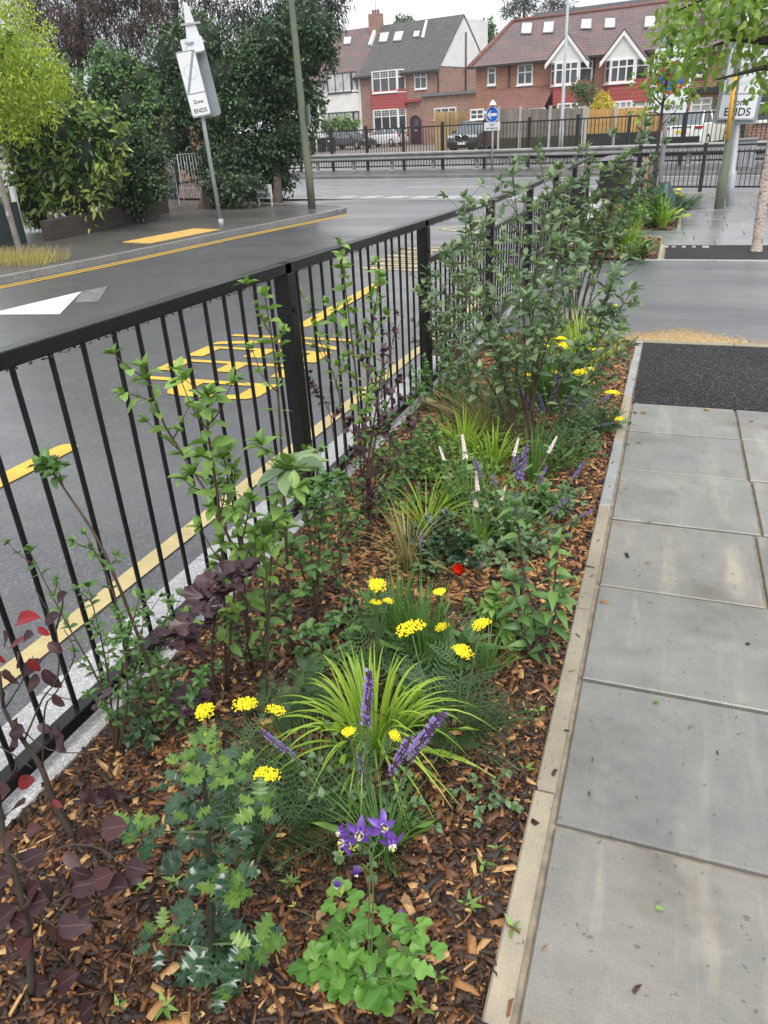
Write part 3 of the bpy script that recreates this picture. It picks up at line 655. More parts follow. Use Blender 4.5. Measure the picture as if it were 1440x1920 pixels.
L_dead = leafmat('brown_conifer_spray', (.032, .02, .018), (.055, .03, .026), (.10, .07, .055), rough=.8, trans=.1, vein=0)
L_far = leafmat('far_tree_leaf', (.07, .12, .055), (.10, .165, .07), (.15, .22, .09), vein=0)
L_yelfl = leafmat('yellow_shrub_leaf', (.55, .42, .03), (.65, .55, .05), (.70, .62, .12), vein=0)
L_lite = leafmat('light_tree_leaf', (.14, .24, .045), (.22, .34, .065), (.33, .45, .10), trans=.4)
L_dryleaf = leafmat('dry_leaf', (.20, .11, .05), (.32, .19, .09), (.42, .30, .17), rough=.7, vein=.3)
M_stem = plain('brown_stem', (.085, .055, .035), .7, .3, 25, bmp=.3)
M_gstem = plain('green_stem', (.10, .14, .05), .6, .25, 25)
M_pstem = plain('purple_stem', (.075, .04, .04), .6, .3, 25)
M_bark = plain('dark_bark', (.055, .042, .032), .85, .35, 10, bmp=.6)
M_yfl = plain('yarrow_yellow', (.86, .68, .008), .6, .2, 120)
M_lil = plain('lilac_petal', (.29, .215, .50), .5, .25, 90)
M_pur = plain('purple_calyx', (.10, .045, .13), .6, .35, 90)
M_wfl = plain('pinkish_white_petal', (.72, .62, .58), .6, .2, 120)
M_red = plain('poppy_red', (.80, .035, .008), .5, .15, 40)
M_org = plain('poppy_orange', (.75, .25, .03), .6, .2, 40)
M_vio = plain('violet_petal', (.115, .045, .28), .45, .3, 60)
M_cream = plain('cream_petal', (.72, .68, .62), .5, .1, 60)
M_lime = plain('seed_pod_lime', (.42, .45, .07), .6, .3, 40)
K = {}
def kit(key, mat, shapes): K[key] = ([T_mesh(T, mat) for T in shapes], shapes[0], mat); return K[key]
rnds = lambda w: [T_leaf('round', 9, f, c, w, wv, .035) for f, c, wv in ((.1, .12, .012), (.25, .3, .016), (.05, .4, .02), (.3, -.1, .012))]
ovs = lambda w, ser=0.0, ns=7: [T_leaf('ovate', ns, f, c, w, wv, ser) for f, c, wv in ((.15, .15, 0), (.3, .35, .02), (.05, .5, .03), (.4, .05, .02))]
kit('fresh', L_fresh, ovs(.55)); kit('mid', L_mid, ovs(.55)); kit('dark', L_dark, ovs(.5)); kit('vib', L_vib, ovs(.5, .0, 7))
kit('beech', L_beech, rnds(.62)); kit('red', L_red, rnds(.55)); kit('hold', L_hold, [T_holly()]); kit('holn', L_holn, [T_holly()])
kit('nine', L_nine, [T_lobed(3, .25, .08, .1), T_lobed(3, .3, .1, .2)]); kit('aqui', L_aqui, [T_lobed(3, .32, .07, .1), T_lobed(3, .3, .07, .2)])
kit('lite', L_lite, ovs(.56)); kit('cat', L_cat, ovs(.7, .06)); kit('yar', L_yar, [T_feather()]); kit('lance', L_mid, [T_leaf('lance', 5, .15, c, .3) for c in (.2, .4)]); kit('dry', L_dryleaf, ovs(.7, .06, 8))
# ---- growing
def V3(*a): return Vector(a)
def grow(p, d, L, seg=5, wand=.12, up=.0):
    pts = [Vector(p)]; d = Vector(d).normalized()
    for i in range(seg):
        d = (d + Vector((R_.gauss(0, wand), R_.gauss(0, wand), R_.gauss(0, wand) + up))).normalized(); pts.append(pts[-1] + d * (L / seg))
    return pts
def along(pts, t):
    k = t * (len(pts) - 1); i = min(int(k), len(pts) - 2); f = k - i; return pts[i].lerp(pts[i + 1], f), (pts[i + 1] - pts[i]).normalized()
def taper(pts, r0, r1): n = len(pts) - 1; return [r0 + (r1 - r0) * i / n for i in range(n + 1)]
def side(d, a, ang):
    d = Vector(d); x = d.cross(Vector((0, 0, 1))); x = x.normalized() if x.length > .05 else Vector((1, 0, 0)); y = x.cross(d)
    o = x * math.cos(a) + y * math.sin(a); return (d * math.cos(ang) + o * math.sin(ang)).normalized()
def leafrun(pts, t0, n, s, ang=1.0, flat=.6, opp=False, droop=0.0, tip=True, ph0=None):
    """leaf matrices along a twig"""
    Ms = []; ph = R_.uniform(0, 6.28) if ph0 is None else ph0
    for i in range(n):
        t = t0 + (1 - t0) * (i + R_.uniform(-.2, .2)) / max(1, n - 1); t = max(0, min(1, t)); p, d = along(pts, t); ph += 2.4 if not opp else PI / 2
        for k in ((0, PI) if opp else (0,)):
            dd = side(d, ph + k, ang * R_.uniform(.75, 1.2)); dd.z = dd.z * flat + R_.uniform(-.1, .15) - droop
            Ms.append(lm(p, dd, s * R_.uniform(.65, 1.15) * (1 - .35 * t * (1 if not tip else .6)), roll=R_.gauss(0, .35), w=R_.uniform(.85, 1.15)))
    if tip:
        p, d = pts[-1], (pts[-1] - pts[-2]).normalized()
        for k in range(4): Ms.append(lm(p, side(d, k * PI / 2 + ph, .55), s * R_.uniform(.5, .8), roll=R_.gauss(0, .3)))
    return Ms
def woody(name, label, cat, base, stems, K_, s, leafn, twig=(3, .25), r=.006, stemmat=M_stem, most=300, group=None, opp=True, t0=.25, flat=.6, droop=0.0, twigleaf=None, K2=None, k2=0.0, ang=1.0, bare=.25):
    """stems: list of (dx, dy, dir, length) or explicit point lists, each stem a part; leaves are parts"""
    e = empty(name, base, label, cat, group); Ms, M2 = [], []
    for sdef in stems:
        if isinstance(sdef, list): pts = [Vector(p) for p in sdef]; pts = smooth(pts)
        else: dx, dy, d, L = sdef; pts = grow((dx, dy, -.02), d, L, 7, .07, .03)
        L = sum((b_ - a).length for a, b_ in zip(pts, pts[1:]))
        q = MB().tube(pts, taper(pts, r * (.6 + .5 * L), r * .3), 6); tw = []
        for i in range(twig[0]):
            t = bare + (1 - bare - .08) * (i + R_.random()) / max(1, twig[0]); p, d = along(pts, t); dd = side(d, i * 2.4 + R_.random(), R_.uniform(.5, .95)); dd.z = abs(dd.z) * .8 + .15
            tp = grow(p, dd, twig[1] * R_.uniform(.6, 1.25) * (1.1 - t * .5), 4, .15, .08); q.tube(tp, taper(tp, r * .45, r * .2), 5); tw.append(tp)
        st_ = q.build('stem', stemmat, e, True)
        ms = leafrun(pts, t0, leafn, s, ang, flat, opp, droop)
        for tp in tw: ms += leafrun(tp, .15, twigleaf or max(2, int(leafn / 3.4)), s * .85, ang, flat, opp, droop)
        for M in ms: (M2 if R_.random() < k2 else Ms).append(M)
    leaves(Ms, K[K_][0], e, K[K_][1], K[K_][2], most)
    if M2: leaves(M2, K[K2][0], e, K[K2][1], K[K2][2], most)
    return e
def smooth(pts, k=3):
    out = []; n = len(pts); P = lambda i: pts[max(0, min(n - 1, i))]
    for i in range(n - 1):
        for j in range(k):
            t = j / k; a, b_, c, d = P(i - 1), P(i), P(i + 1), P(i + 2)
            out.append(.5 * ((2 * b_) + (c - a) * t + (2 * a - 5 * b_ + 4 * c - d) * t * t + (3 * b_ - a - 3 * c + d) * t ** 3))
    return out + [pts[-1]]
def bed_at(x, y): return Vector((x, y, g(y) + bz(x, y)))
def blades(name, label, base, n, h, spread, wid, mat, cat='grass', stiff=.5, thin=None, lean=(0, 0), seg=7, rb=.03, stuff=None):
    e = empty(name, base, label, cat); big = MB()
    def blade(mb):
        a = R_.uniform(0, 6.28); L = h * R_.uniform(.65, 1.2); d0 = Vector((math.cos(a), math.sin(a), 0)); p = d0 * R_.uniform(0, rb); out = R_.uniform(.15, 1.0) * spread
        pts = []
        for i in range(seg + 1):
            t = i / seg; o_r = out / max(.05, spread); x = out * t ** (1.6 if stiff > .2 else 1.25); z = L * (t - (1 - stiff) * .85 * o_r * t ** 2.6) if stiff > .2 else L * ((1.25 + .2 * o_r) * t - (.25 + 1.0 * o_r) * t * t); pts.append(p + d0 * x + Vector((lean[0] * t * t, lean[1] * t * t, max(.006, z))))
        sd_ = Vector((-d0.y, d0.x, 0)) ; w_ = wid * R_.uniform(.7, 1.2); k = len(mb.v)
        vs = []
        for i, q in enumerate(pts):
            t = i / seg; ww = w_ / 2 * (1 - .95 * t ** 2.2) * (.6 + .4 * min(1, t * 6)); vs += [q - sd_ * ww + Vector((0, 0, ww * .35)), q, q + sd_ * ww + Vector((0, 0, ww * .35))]
        if R_.random() < .12: vs = [V3(v.x * 1.15, v.y * 1.15, max(.006, v.z * R_.uniform(.55, .7))) for v in vs]
        mb.add(vs, [(i * 3 + c, i * 3 + c + 1, (i + 1) * 3 + c + 1, (i + 1) * 3 + c) for i in range(seg) for c in (0, 1)])
    for i in range(n if stuff is None else min(n, stuff)):
        q = MB(); blade(q); q.build('blade', mat, e, True)
    if stuff is not None and n > stuff:
        for i in range(n - stuff): blade(big)
        big.build('fine_blades', mat, e, True, 'stuff')
    return e
def blob(mb, c, r, sq=1.0, n=5):
    mb.lathe([(r * .15, -r * sq), (r * .85, -r * .45 * sq), (r, .1 * r * sq), (r * .65, r * .75 * sq), (r * .05, r * sq)], n, c)
_fh = {}
def yarhead(k):
    if k not in _fh:
        q = MB(); rr = random.Random(k); subs = [(rr.uniform(-.4, .4), rr.uniform(-.4, .4)) for _ in range(3)] + [(0, 0)]
        for i in range(190):
            cx_, cy_ = subs[i % 4]; a, r = rr.uniform(0, 6.28), .62 * math.sqrt(rr.random()); x, y = cx_ + r * math.cos(a), cy_ + r * math.sin(a) * .9
            blob(q, (x, y, .22 - .2 * (x * x + y * y) + rr.uniform(-.05, .05)), rr.uniform(.055, .088), .8, 5)
        _fh[k] = q.mesh('flower_head', M_yfl, True)
    return _fh[k]
def yarrow(label, base, heads, nleaf=14, leaf=.14):
    """heads: (dx, dy, height, diameter)"""
    e = empty('yarrow', base, label, 'flower')
    for i, (dx, dy, h, dia) in enumerate(heads):
        top = V3(dx, dy, h); b0 = V3(dx * .25 + R_.uniform(-.03, .03), dy * .25 + R_.uniform(-.03, .03), -.01); pts = smooth([b0, b0.lerp(top, .5) + V3(R_.gauss(0, .01), R_.gauss(0, .01), .02), top]); q = MB().tube(pts, .0026, 5)
        for k in range(7):
            a = k * .9; p = top - V3(0, 0, .035); q.tube([p, top + V3(math.cos(a) * dia * .3, math.sin(a) * dia * .3, 0)], .0011, 4)
        stm = q.build('stem', M_gstem, e, True)
        dia *= 1.45; put('flower_head', yarhead(i % 5), e, Matrix.Translation(top) @ Matrix.Rotation(R_.uniform(0, 6.28), 4, 'Z') @ Matrix.Rotation(R_.gauss(0, .16), 4, 'X') @ Matrix.Scale(dia / 2, 4))
        ms = [lm(*(lambda pd: (pd[0], side(pd[1], k * 2.4, .9)))(along(pts, .12 + .16 * k)), leaf * R_.uniform(.45, .75), roll=R_.gauss(0, .3)) for k in range(5)]
        leaves(ms, K['yar'][0], e)
    ms = []
    for k in range(nleaf):
        a = k * 2.4; ms.append(lm((.03 * math.cos(a), .03 * math.sin(a), .01), (math.cos(a), math.sin(a), R_.uniform(.3, 1.3)), leaf * R_.uniform(.8, 1.5), roll=R_.gauss(0, .3)))
    leaves(ms, K['yar'][0], e); return e
_sp = {}
def spikemesh(kind, k):
    if (kind, k) in _sp: return _sp[(kind, k)]
    rr = random.Random(k * 7 + len(kind)); q = MB()
    if kind == 'cat':           # whorls of dark calyces with lilac lips
        for i in range(17):
            t = i / 17; r = .10 * (1 - .55 * t) * (.35 if i in (1, 3) else 1)
            for j in range(7):
                a = j * .9 + i; d = V3(math.cos(a), math.sin(a), .55); c = V3(0, 0, t) + d * r * .7
                q.mat(0); blob(q, c, rr.uniform(.014, .024), 1.5, 4)
                if rr.random() < (.5 if t < .85 else .15):
                    q.mat(1); p = c + d * .05; x = V3(-math.sin(a), math.cos(a), 0) * .026
                    q.quad(c + V3(0, 0, .01), p + x + V3(0, 0, -.03), p + d * .035, p - x + V3(0, 0, .025)); q.quad(c, p - x, p + V3(0, 0, -.045), p + x)
        me = q.mesh('flower_spike', [M_pur, M_lil], True)
    else:
        for i in range(70):
            t = i / 70; a = i * 2.4; r = .085 * (1 - .5 * t); q.mat(0); blob(q, (math.cos(a) * r, math.sin(a) * r, t), .05 * (1 - .4 * t) * rr.uniform(.8, 1.2), 1.1, 5)
        me = q.mesh('flower_spike', [M_wfl], True)
    _sp[(kind, k)] = me; return me
def catmint(label, base, spikes, nleaf=60, rad=.16, hgt=.2, leaf=.03, name='catmint', cat='flower', kk='cat', wid=1.0):
    """spikes: (foot dx, dy, tip dx, dy, tip height, spike length)"""
    e = empty(name, base, label, cat); ms = []
    for i, (x0, y0, x1, y1, h, L) in enumerate(spikes):
        a, b_ = V3(x0, y0, -.01), V3(x1, y1, h); m = a.lerp(b_, .55) + V3((x0 - x1) * .1, (y0 - y1) * .1, .03); pts = smooth([a, m, b_])
        MB().tube(pts, .0022, 5).build('stem', M_gstem, e, True)
        d = (pts[-1] - pts[-2]).normalized(); q = d.to_track_quat('Z', 'Y').to_matrix().to_4x4()
        put('flower_spike', spikemesh(kk, i % 4), e, Matrix.Translation(b_ - d * L * .75) @ q @ Matrix.Diagonal((L * wid * .72, L * wid * .72, L, 1)))
        ms += leafrun(pts, .1, 6, leaf, 1.1, .6, True, 0, False)[:10]
    for k in range(nleaf // 8):
        a = k * 2.4; r = rad * math.sqrt(R_.random()); top = V3(math.cos(a) * r, math.sin(a) * r, hgt * R_.uniform(.5, 1.1)); pts = smooth([V3(top.x * .3, top.y * .3, 0), top * .6 + V3(0, 0, .03), top])
        MB().tube(pts, .0018, 4).build('stem', M_gstem, e, True); ms += leafrun(pts, .2, 5, leaf, 1.1, .6, True)
    leaves(ms, K['cat'][0], e, K['cat'][1], K['cat'][2], 240); return e
# ---------------------------------------------------------------- planting in the near bed
def B(px, py):
    p = gp(px, py, .015); p.z = g(p.y) + (bz(p.x, p.y) if -1.46 < p.x < -.17 else 0); return p
def path(base, pts, dy=0.0):
    n = len(pts); out = [V3(0, 0, -.02)]
    for i, q in enumerate(pts):
        d = dy if isinstance(dy, (int, float)) else dy[i]; out.append(at(q[0], q[1], base.y + d * (i + 1) / n if isinstance(dy, (int, float)) else base.y + d) - base)
    return out
def hero(e, base, key, items, dep=0.0):
    for it in items:
        x0, y0, x1, y1 = it[:4]; oY = R_.uniform(-.02, .02); dY = R_.uniform(-.008, .008)
        a = at(x0, y0, base.y + dep + oY); b_ = at(x1, y1, base.y + dep + oY + dY); d = b_ - a
        put('leaf', R_.choice(K[key][0]), e, lm(a - base, d, min(d.length * 1.0, .066), up=(R_.gauss(0, .3), -.6 + R_.gauss(0, .3), .9)))
def cluster(e, base, key, px, py, n, s, dY=0.0, up=.3, rad=.01):
    c = at(px, py, base.y + dY) - base; ms = []
    for k in range(n):
        a = k * 2.4 + R_.random(); ms.append(lm(c + V3(math.cos(a), math.sin(a), 0) * rad, (math.cos(a), math.sin(a), R_.uniform(-.35, .5) + up), s * R_.uniform(.7, 1.15), roll=R_.gauss(0, .3)))
    leaves(ms, K[key][0], e)
def stems(e, base, paths, r, mat, dy=0.0):
    for p in paths:
        pts = smooth(path(base, p, dy)); MB().tube(pts, taper(pts, r, r * .35), 7).build('stem', mat, e, True)
def twigs(e, base, paths, Y, r, mat):
    for p in paths:
        pts = smooth([at(x, y, Y) - base for x, y in p]); MB().tube(pts, taper(pts, r, r * .4), 6).build('twig', mat, e, True)

# copper beech saplings in the near corner
b0 = B(62, 1872); e = empty('copper_beech_sapling', b0, 'copper beech sapling with big bronze purple leaves, nearest the camera', 'sapling')
stems(e, b0, [[(52, 1740), (38, 1670), (10, 1580), (-6, 1480), (-14, 1380)]], .009, M_bark)
twigs(e, b0, [[(38, 1670), (70, 1706), (103, 1738), (112, 1744)], [(38, 1670), (90, 1600), (170, 1585), (240, 1628)], [(20, 1600), (60, 1640), (72, 1653)], [(56, 1800), (80, 1870), (100, 1900)], [(56, 1800), (20, 1830), (0, 1850)], [(90, 1700), (150, 1668), (200, 1668)]], b0.y, .0022, M_bark)
hero(e, b0, 'beech', [(103, 1738, 144, 1806), (103, 1738, 70, 1771), (106, 1736, 156, 1738), (72, 1653, 107, 1686), (44, 1690, 74, 1622), (55, 1697, 96, 1682), (24, 1719, 56, 1734), (87, 1896, 135, 1857), (150, 1908, 190, 1862), (5, 1840, 54, 1860), (-6, 1872, 24, 1908), (48, 1912, 86, 1892), (166, 1574, 121, 1589), (160, 1545, 176, 1572), (132, 1630, 172, 1652), (135, 1664, 170, 1651), (175, 1652, 206, 1640), (198, 1672, 225, 1648), (225, 1640, 254, 1652), (236, 1624, 271, 1632), (190, 1555, 232, 1548), (20, 1640, -20, 1652), (10, 1585, 36, 1566), (60, 1760, 30, 1790), (90, 1790, 62, 1826), (40, 1620, 66, 1600), (110, 1850, 140, 1822), (20, 1790, 0, 1812), (70, 1845, 100, 1838), (0, 1640, 26, 1628), (150, 1700, 184, 1690), (50, 1560, 82, 1552), (0, 1500, 52, 1464), (14, 1528, 40, 1500), (30, 1700, 0, 1730), (120, 1600, 150, 1628)])
b0 = B(140, 1572); e = empty('copper_beech_sapling', b0, 'copper beech sapling with bright red leaf tips against the white kerb', 'sapling')
stems(e, b0, [[(100, 1500), (78, 1440), (45, 1390), (8, 1330), (0, 1260)]], .009, M_bark)
twigs(e, b0, [[(45, 1390), (80, 1310), (108, 1270), (105, 1180), (66, 1106)], [(80, 1440), (84, 1330), (104, 1300), (140, 1230), (120, 1180)], [(20, 1350), (90, 1405), (170, 1412)], [(8, 1330), (40, 1280), (62, 1230)], [(0, 1400), (40, 1425), (60, 1440)], [(105, 1180), (118, 1130), (110, 1100)]], b0.y, .0024, M_bark)
hero(e, b0, 'red', [(32, 1168, 68, 1146), (16, 1217, 60, 1181), (70, 1176, 92, 1192), (55, 1234, 73, 1262), (34, 1470, 69, 1460), (-6, 1225, 8, 1245), (98, 1500, 112, 1516)])
hero(e, b0, 'beech', [(76, 1277, 44, 1287), (82, 1254, 112, 1294), (10, 1254, 22, 1294), (38, 1228, 18, 1246), (64, 1190, 34, 1200), (90, 1205, 116, 1224), (84, 1168, 108, 1150), (108, 1128, 130, 1112), (10, 1300, -14, 1320), (26, 1380, 6, 1404), (100, 1300, 122, 1322), (70, 1360, 96, 1372), (16, 1190, -8, 1206), (44, 1262, 62, 1240), (30, 1440, 4, 1458)])
hero(e, b0, 'nine', [(170, 1478, 172, 1520), (205, 1472, 214, 1520), (178, 1312, 222, 1284), (120, 1380, 90, 1400), (16, 1378, 52, 1364), (85, 1550, 112, 1572)])
# purple lobed shrub
b0 = B(402, 1332); e = empty('purple_ninebark', b0, 'small shrub of dark purple lobed leaves in front of the white kerb', 'shrub')
stems(e, b0, [[(398, 1200), (415, 1110)], [(380, 1230), (340, 1190)], [(395, 1320), (362, 1316)]], .0045, M_pstem)
for px, py, n in ((420, 1092, 9), (392, 1120, 6), (338, 1188, 9), (310, 1200, 5), (356, 1312, 6), (445, 1075, 4), (372, 1165, 4)): cluster(e, b0, 'nine', px, py, n + 2, .06, R_.uniform(-.16, -.1), .1, .014)
cluster(e, b0, 'fresh', 400, 1150, 5, .045); cluster(e, b0, 'mid', 385, 1270, 5, .04)
# saplings along the fence
def sap(label, base, paths, key, s, n, dy=0.0, tw=(5, .16), r=.0045, mat=M_stem, **kw):
    s *= 1.05; n = int(n * 1.12); tw = (tw[0] + 1, tw[1] * 1.25)
    return woody(kw.pop('name', 'hedging_sapling'), label, kw.pop('cat', 'sapling'), base, [path(base, p, dy) for p in paths], key, s, n, tw, r, mat, **kw)
sap('long bare stem leaning left to a leafy tip over the road', B(318, 1390), [[(285, 1265), (200, 1045), (130, 930), (86, 868)]], 'mid', .05, 6, -.05, (2, .08), .006, t0=.9, bare=.8)
sap('bushy narrow leaved shoots with red twig tips at the fence foot', B(214, 1410), [[(200, 1250), (165, 1100)], [(190, 1290), (120, 1160), (56, 1034)], [(225, 1270), (262, 1120)], [(240, 1300), (215, 1120), (160, 1000)]], 'mid', .032, 10, 0, (4, .10), .004, most=260)
sap('tallest thin sapling rising above the fence rail beside its post', B(548, 1235), [[(536, 1000), (520, 720), (497, 556)]], 'fresh', .052, 12, -.05, (5, .14), .005, t0=.2)
sap('bright green sapling leaning left across the fence bars', B(472, 1256), [[(430, 1010), (310, 800), (272, 690)], [(452, 1040), (420, 860)]], 'fresh', .058, 10, -.12, (5, .14), .005, t0=.3)
sap('leafy green sapling in front of the yellow road lettering', B(424, 1300), [[(415, 1000), (390, 810), (392, 742)], [(440, 1100), (470, 940)]], 'fresh', .062, 9, -.08, (5, .15), .005, t0=.28)
sap('sapling with a crown of large soft pale leaves in mid fence', B(498, 1318), [[(506, 1100), (520, 930), (540, 872)], [(500, 1150), (478, 1010)]], 'fresh', .066, 7, .02, (3, .14), .004, t0=.45)
cluster(bpy.data.objects['hedging_sapling.005'], B(498, 1318), 'vib', 540, 880, 9, .1, .02, .1)
sap('dense sapling of deep green leaves with thick brown stems', B(592, 1160), [[(580, 1000), (556, 880)], [(600, 1000), (610, 900)], [(560, 1050), (520, 990)]], 'mid', .058, 10, .05, (6, .16), .0055, t0=.25)
sap('low leafy sapling between mulch and the purple tree', B(636, 1120), [[(640, 980), (650, 900)], [(620, 1020), (600, 960)]], 'mid', .042, 8, 0, (5, .12), .004, t0=.15)
sap('green sapling standing tall at the fence, tip over the road', B(678, 985), [[(672, 760), (655, 600), (640, 486)], [(690, 700), (712, 520)]], 'fresh', .062, 12, 0, (6, .16), .005, t0=.25)
sap('feathery bright shoot rising through the fence bars', B(650, 900), [[(636, 740), (600, 640), (588, 575)]], 'fresh', .048, 10, -.05, (5, .13), .004, t0=.3)
sap('thin reddish sapling with few leaves against the black post', B(632, 870), [[(620, 780), (596, 740), (580, 715)]], 'beech', .04, 5, 0, (3, .08), .004, M_pstem, t0=.6)
sap('deep purple leaved young tree in the middle of the bed', B(692, 1036), [[(688, 900), (706, 760), (722, 660)], [(690, 880), (660, 790)], [(700, 840), (744, 720)], [(694, 900), (765, 800)]], 'beech', .046, 6, .03, (4, .15), .006, M_pstem, name='purple_sapling', t0=.45, opp=False, twigleaf=5)
sap('small purple shoots growing against the second fence panel', B(716, 800), [[(716, 700), (720, 600)], [(730, 680), (745, 590)], [(700, 720), (690, 660)]], 'beech', .04, 5, 0, (3, .12), .004, M_pstem, opp=False, t0=.4)
sap('low green sapling sprawling by the fence foot under the purple leaves', B(470, 1262), [[(520, 1200), (590, 1180)], [(450, 1200), (420, 1150)], [(500, 1180), (540, 1120)]], 'mid', .045, 8, 0, (4, .12), .004)
sap('leafy green shoots beneath the deep purple young tree', B(650, 1060), [[(655, 960), (700, 880)], [(640, 950), (560, 900)], [(690, 960), (760, 880)]], 'mid', .048, 9, .25, (5, .14), .004)
sap('dark leafy sapling behind the deep purple young tree', B(770, 930), [[(770, 850), (770, 760)], [(750, 860), (720, 780)], [(790, 860), (815, 800)]], 'mid', .05, 9, .1, (5, .15), .005)
sap('small leaved green shoots beside the holly and the kerb', B(322, 1392), [[(310, 1300), (300, 1240)], [(350, 1320), (380, 1260)], [(280, 1330), (250, 1270)]], 'mid', .034, 8, 0, (5, .1), .0035)
sap('slender stems of small leaves left of the ninebark', B(268, 1330), [[(262, 1240), (270, 1150)], [(290, 1240), (320, 1130)], [(250, 1250), (225, 1160)]], 'mid', .034, 9, 0, (4, .1), .0035)
# holly
b0 = B(396, 1815); e = empty('holly_bush', b0, 'young holly with spiny dark leaves and bright green new tips', 'holly')
stems(e, b0, [[(394, 1700), (388, 1520), (375, 1420)]], .0085, plain('holly_bark', (.03, .04, .025), .6, .3, 30), .02)
twigs(e, b0, [[(389, 1560), (340, 1560), (262, 1556)], [(388, 1535), (440, 1530), (482, 1512)], [(394, 1690), (410, 1680), (420, 1672)], [(396, 1770), (460, 1770), (478, 1776)], [(396, 1780), (330, 1770), (296, 1772)], [(380, 1450), (430, 1460), (470, 1460)], [(380, 1460), (345, 1455), (330, 1465)]], b0.y, .003, M_gstem)
for px, py, n, s in ((395, 1765, 14, .062), (350, 1785, 9, .06), (440, 1790, 10, .06), (300, 1765, 6, .05), (470, 1760, 7, .055), (380, 1690, 9, .062), (400, 1640, 8, .06), (360, 1610, 8, .058), (430, 1620, 6, .05), (290, 1555, 6, .048), (330, 1540, 6, .048), (385, 1500, 8, .05), (430, 1520, 6, .045), (470, 1530, 5, .045), (345, 1470, 6, .045), (400, 1450, 7, .045), (420, 1830, 8, .055), (365, 1825, 6, .05)): cluster(e, b0, 'hold', px, py, int(n * .92), s * .92, R_.uniform(-.03, .04), -.05, .018)
for px, py, n, s in ((420, 1668, 7, .058), (478, 1776, 6, .062), (300, 1750, 4, .05), (246, 1554, 6, .05), (392, 1462, 6, .045), (485, 1512, 5, .045), (376, 1404, 7, .04), (345, 1430, 5, .036), (420, 1840, 3, .055), (440, 1440, 4, .035), (360, 1540, 4, .035)): cluster(e, b0, 'holn', px, py, n, s * .78, -.04, .45)
# columbine
b0 = B(692, 1850); e = empty('columbine', b0, 'columbine with violet flowers over scalloped bright green leaves', 'flower'); ms = []
for px, py, n, s in ((620, 1800, 5, .062), (680, 1830, 6, .06), (730, 1840, 5, .06), (600, 1850, 4, .055), (650, 1870, 5, .058), (710, 1875, 4, .055), (630, 1760, 4, .055), (690, 1770, 5, .05), (760, 1780, 4, .05), (800, 1790, 3, .05), (640, 1690, 4, .05), (700, 1720, 4, .045), (770, 1740, 3, .04)):
    p = at(px, py, b0.y + (1830 - py) * .0004) - b0; p.z = max(p.z, .02); MB().tube(smooth([V3(R_.uniform(-.02, .02), R_.uniform(-.02, .02), -.01), V3(p.x * .4, p.y * .4, p.z * .8), p]), .0017, 5).build('leaf_stalk', M_gstem, e, True)
    for k in range(n):
        a = k * 2 * PI / n + R_.random(); ms.append(lm(p + V3(math.cos(a), math.sin(a), 0) * .008, (math.cos(a), math.sin(a) - .15, R_.uniform(-.15, .45)), s * R_.uniform(.75, 1.15), roll=R_.gauss(0, .2)))
leaves(ms, K['aqui'][0], e)
def colflower(px, py, s, tilt, Y):
    p = at(px, py, Y) - b0; q = MB(); Q = Matrix.Rotation(tilt[0], 3, 'X') @ Matrix.Rotation(tilt[1], 3, 'Y')
    for k in range(5):
        a = k * 2 * PI / 5; r = Matrix.Rotation(a, 3, 'Z')
        q.mat(0); V, F, U = T_leaf('ovate', 4, .2, .3, .5); q.add([p + Q @ (r @ (Vector(v) * s)) for v in V], [tuple(f) for f in F])
        r2 = Matrix.Rotation(a + PI / 5, 3, 'Z')
        q.tube([p + Q @ (r2 @ V3(0, s * .2, s * .3)), p + Q @ (r2 @ V3(0, s * .3, -s * .2)), p + Q @ (r2 @ V3(0, s * .2, -s * .75))], [s * .14, s * .1, s * .035], 6)
        q.mat(1); q.add([p + Q @ (r2 @ Vector(v)) for v in ((-s * .14, s * .22, s * .3), (s * .14, s * .22, s * .3), (s * .1, s * .26, s * .55), (-s * .1, s * .26, s * .55))], [(0, 1, 2, 3)])
    q.mat(2); q.tube([p, p + Q @ V3(0, 0, s * .7)], s * .08, 6)
    q.build('flower', [M_vio, M_cream, M_lime], e, True)
for i, (px, py, s, tl) in enumerate(((648, 1580, .027, (.9, -.5)), (676, 1560, .031, (1.2, .2)), (716, 1548, .029, (.9, .6)), (734, 1578, .028, (1.8, .5)), (640, 1560, .018, (1.4, -.6)), (752, 1722, .022, (2.2, .3)), (668, 1634, .016, (2.6, .2)), (632, 1658, .014, (2.6, -.2)))): colflower(px, py, s, tl, b0.y + .06)
stems(e, b0, [[(700, 1690), (694, 1620), (690, 1590), (660, 1580)], [(700, 1690), (695, 1620), (705, 1580), (716, 1556)], [(694, 1640), (715, 1600), (730, 1582)], [(660, 1760), (590, 1720), (545, 1702)], [(720, 1760), (770, 1740), (780, 1760)]], .0019, M_gstem, .06)
q = MB()
for px, py in ((640, 1600), (660, 1592), (636, 1676), (552, 1698), (700, 1700), (724, 1740), (664, 1590), (778, 1772), (610, 1712)):
    p = at(px, py, b0.y + .05) - b0
    for k in range(3): q.tube([p, p + V3(R_.gauss(0, .006), R_.gauss(0, .006), R_.uniform(-.004, .018))], [.0026, .0008], 5)
q.build('seed_pods', M_lime, e, True)
leaves([lm(at(px, py, b0.y + .03) - b0, (R_.gauss(0, 1), R_.gauss(0, .4), -.6), .03) for px, py in ((610, 1710), (600, 1730), (650, 1700), (735, 1770), (725, 1760), (620, 1680), (750, 1690), (780, 1775), (590, 1690), (700, 1690))], K['dry'][0], e)
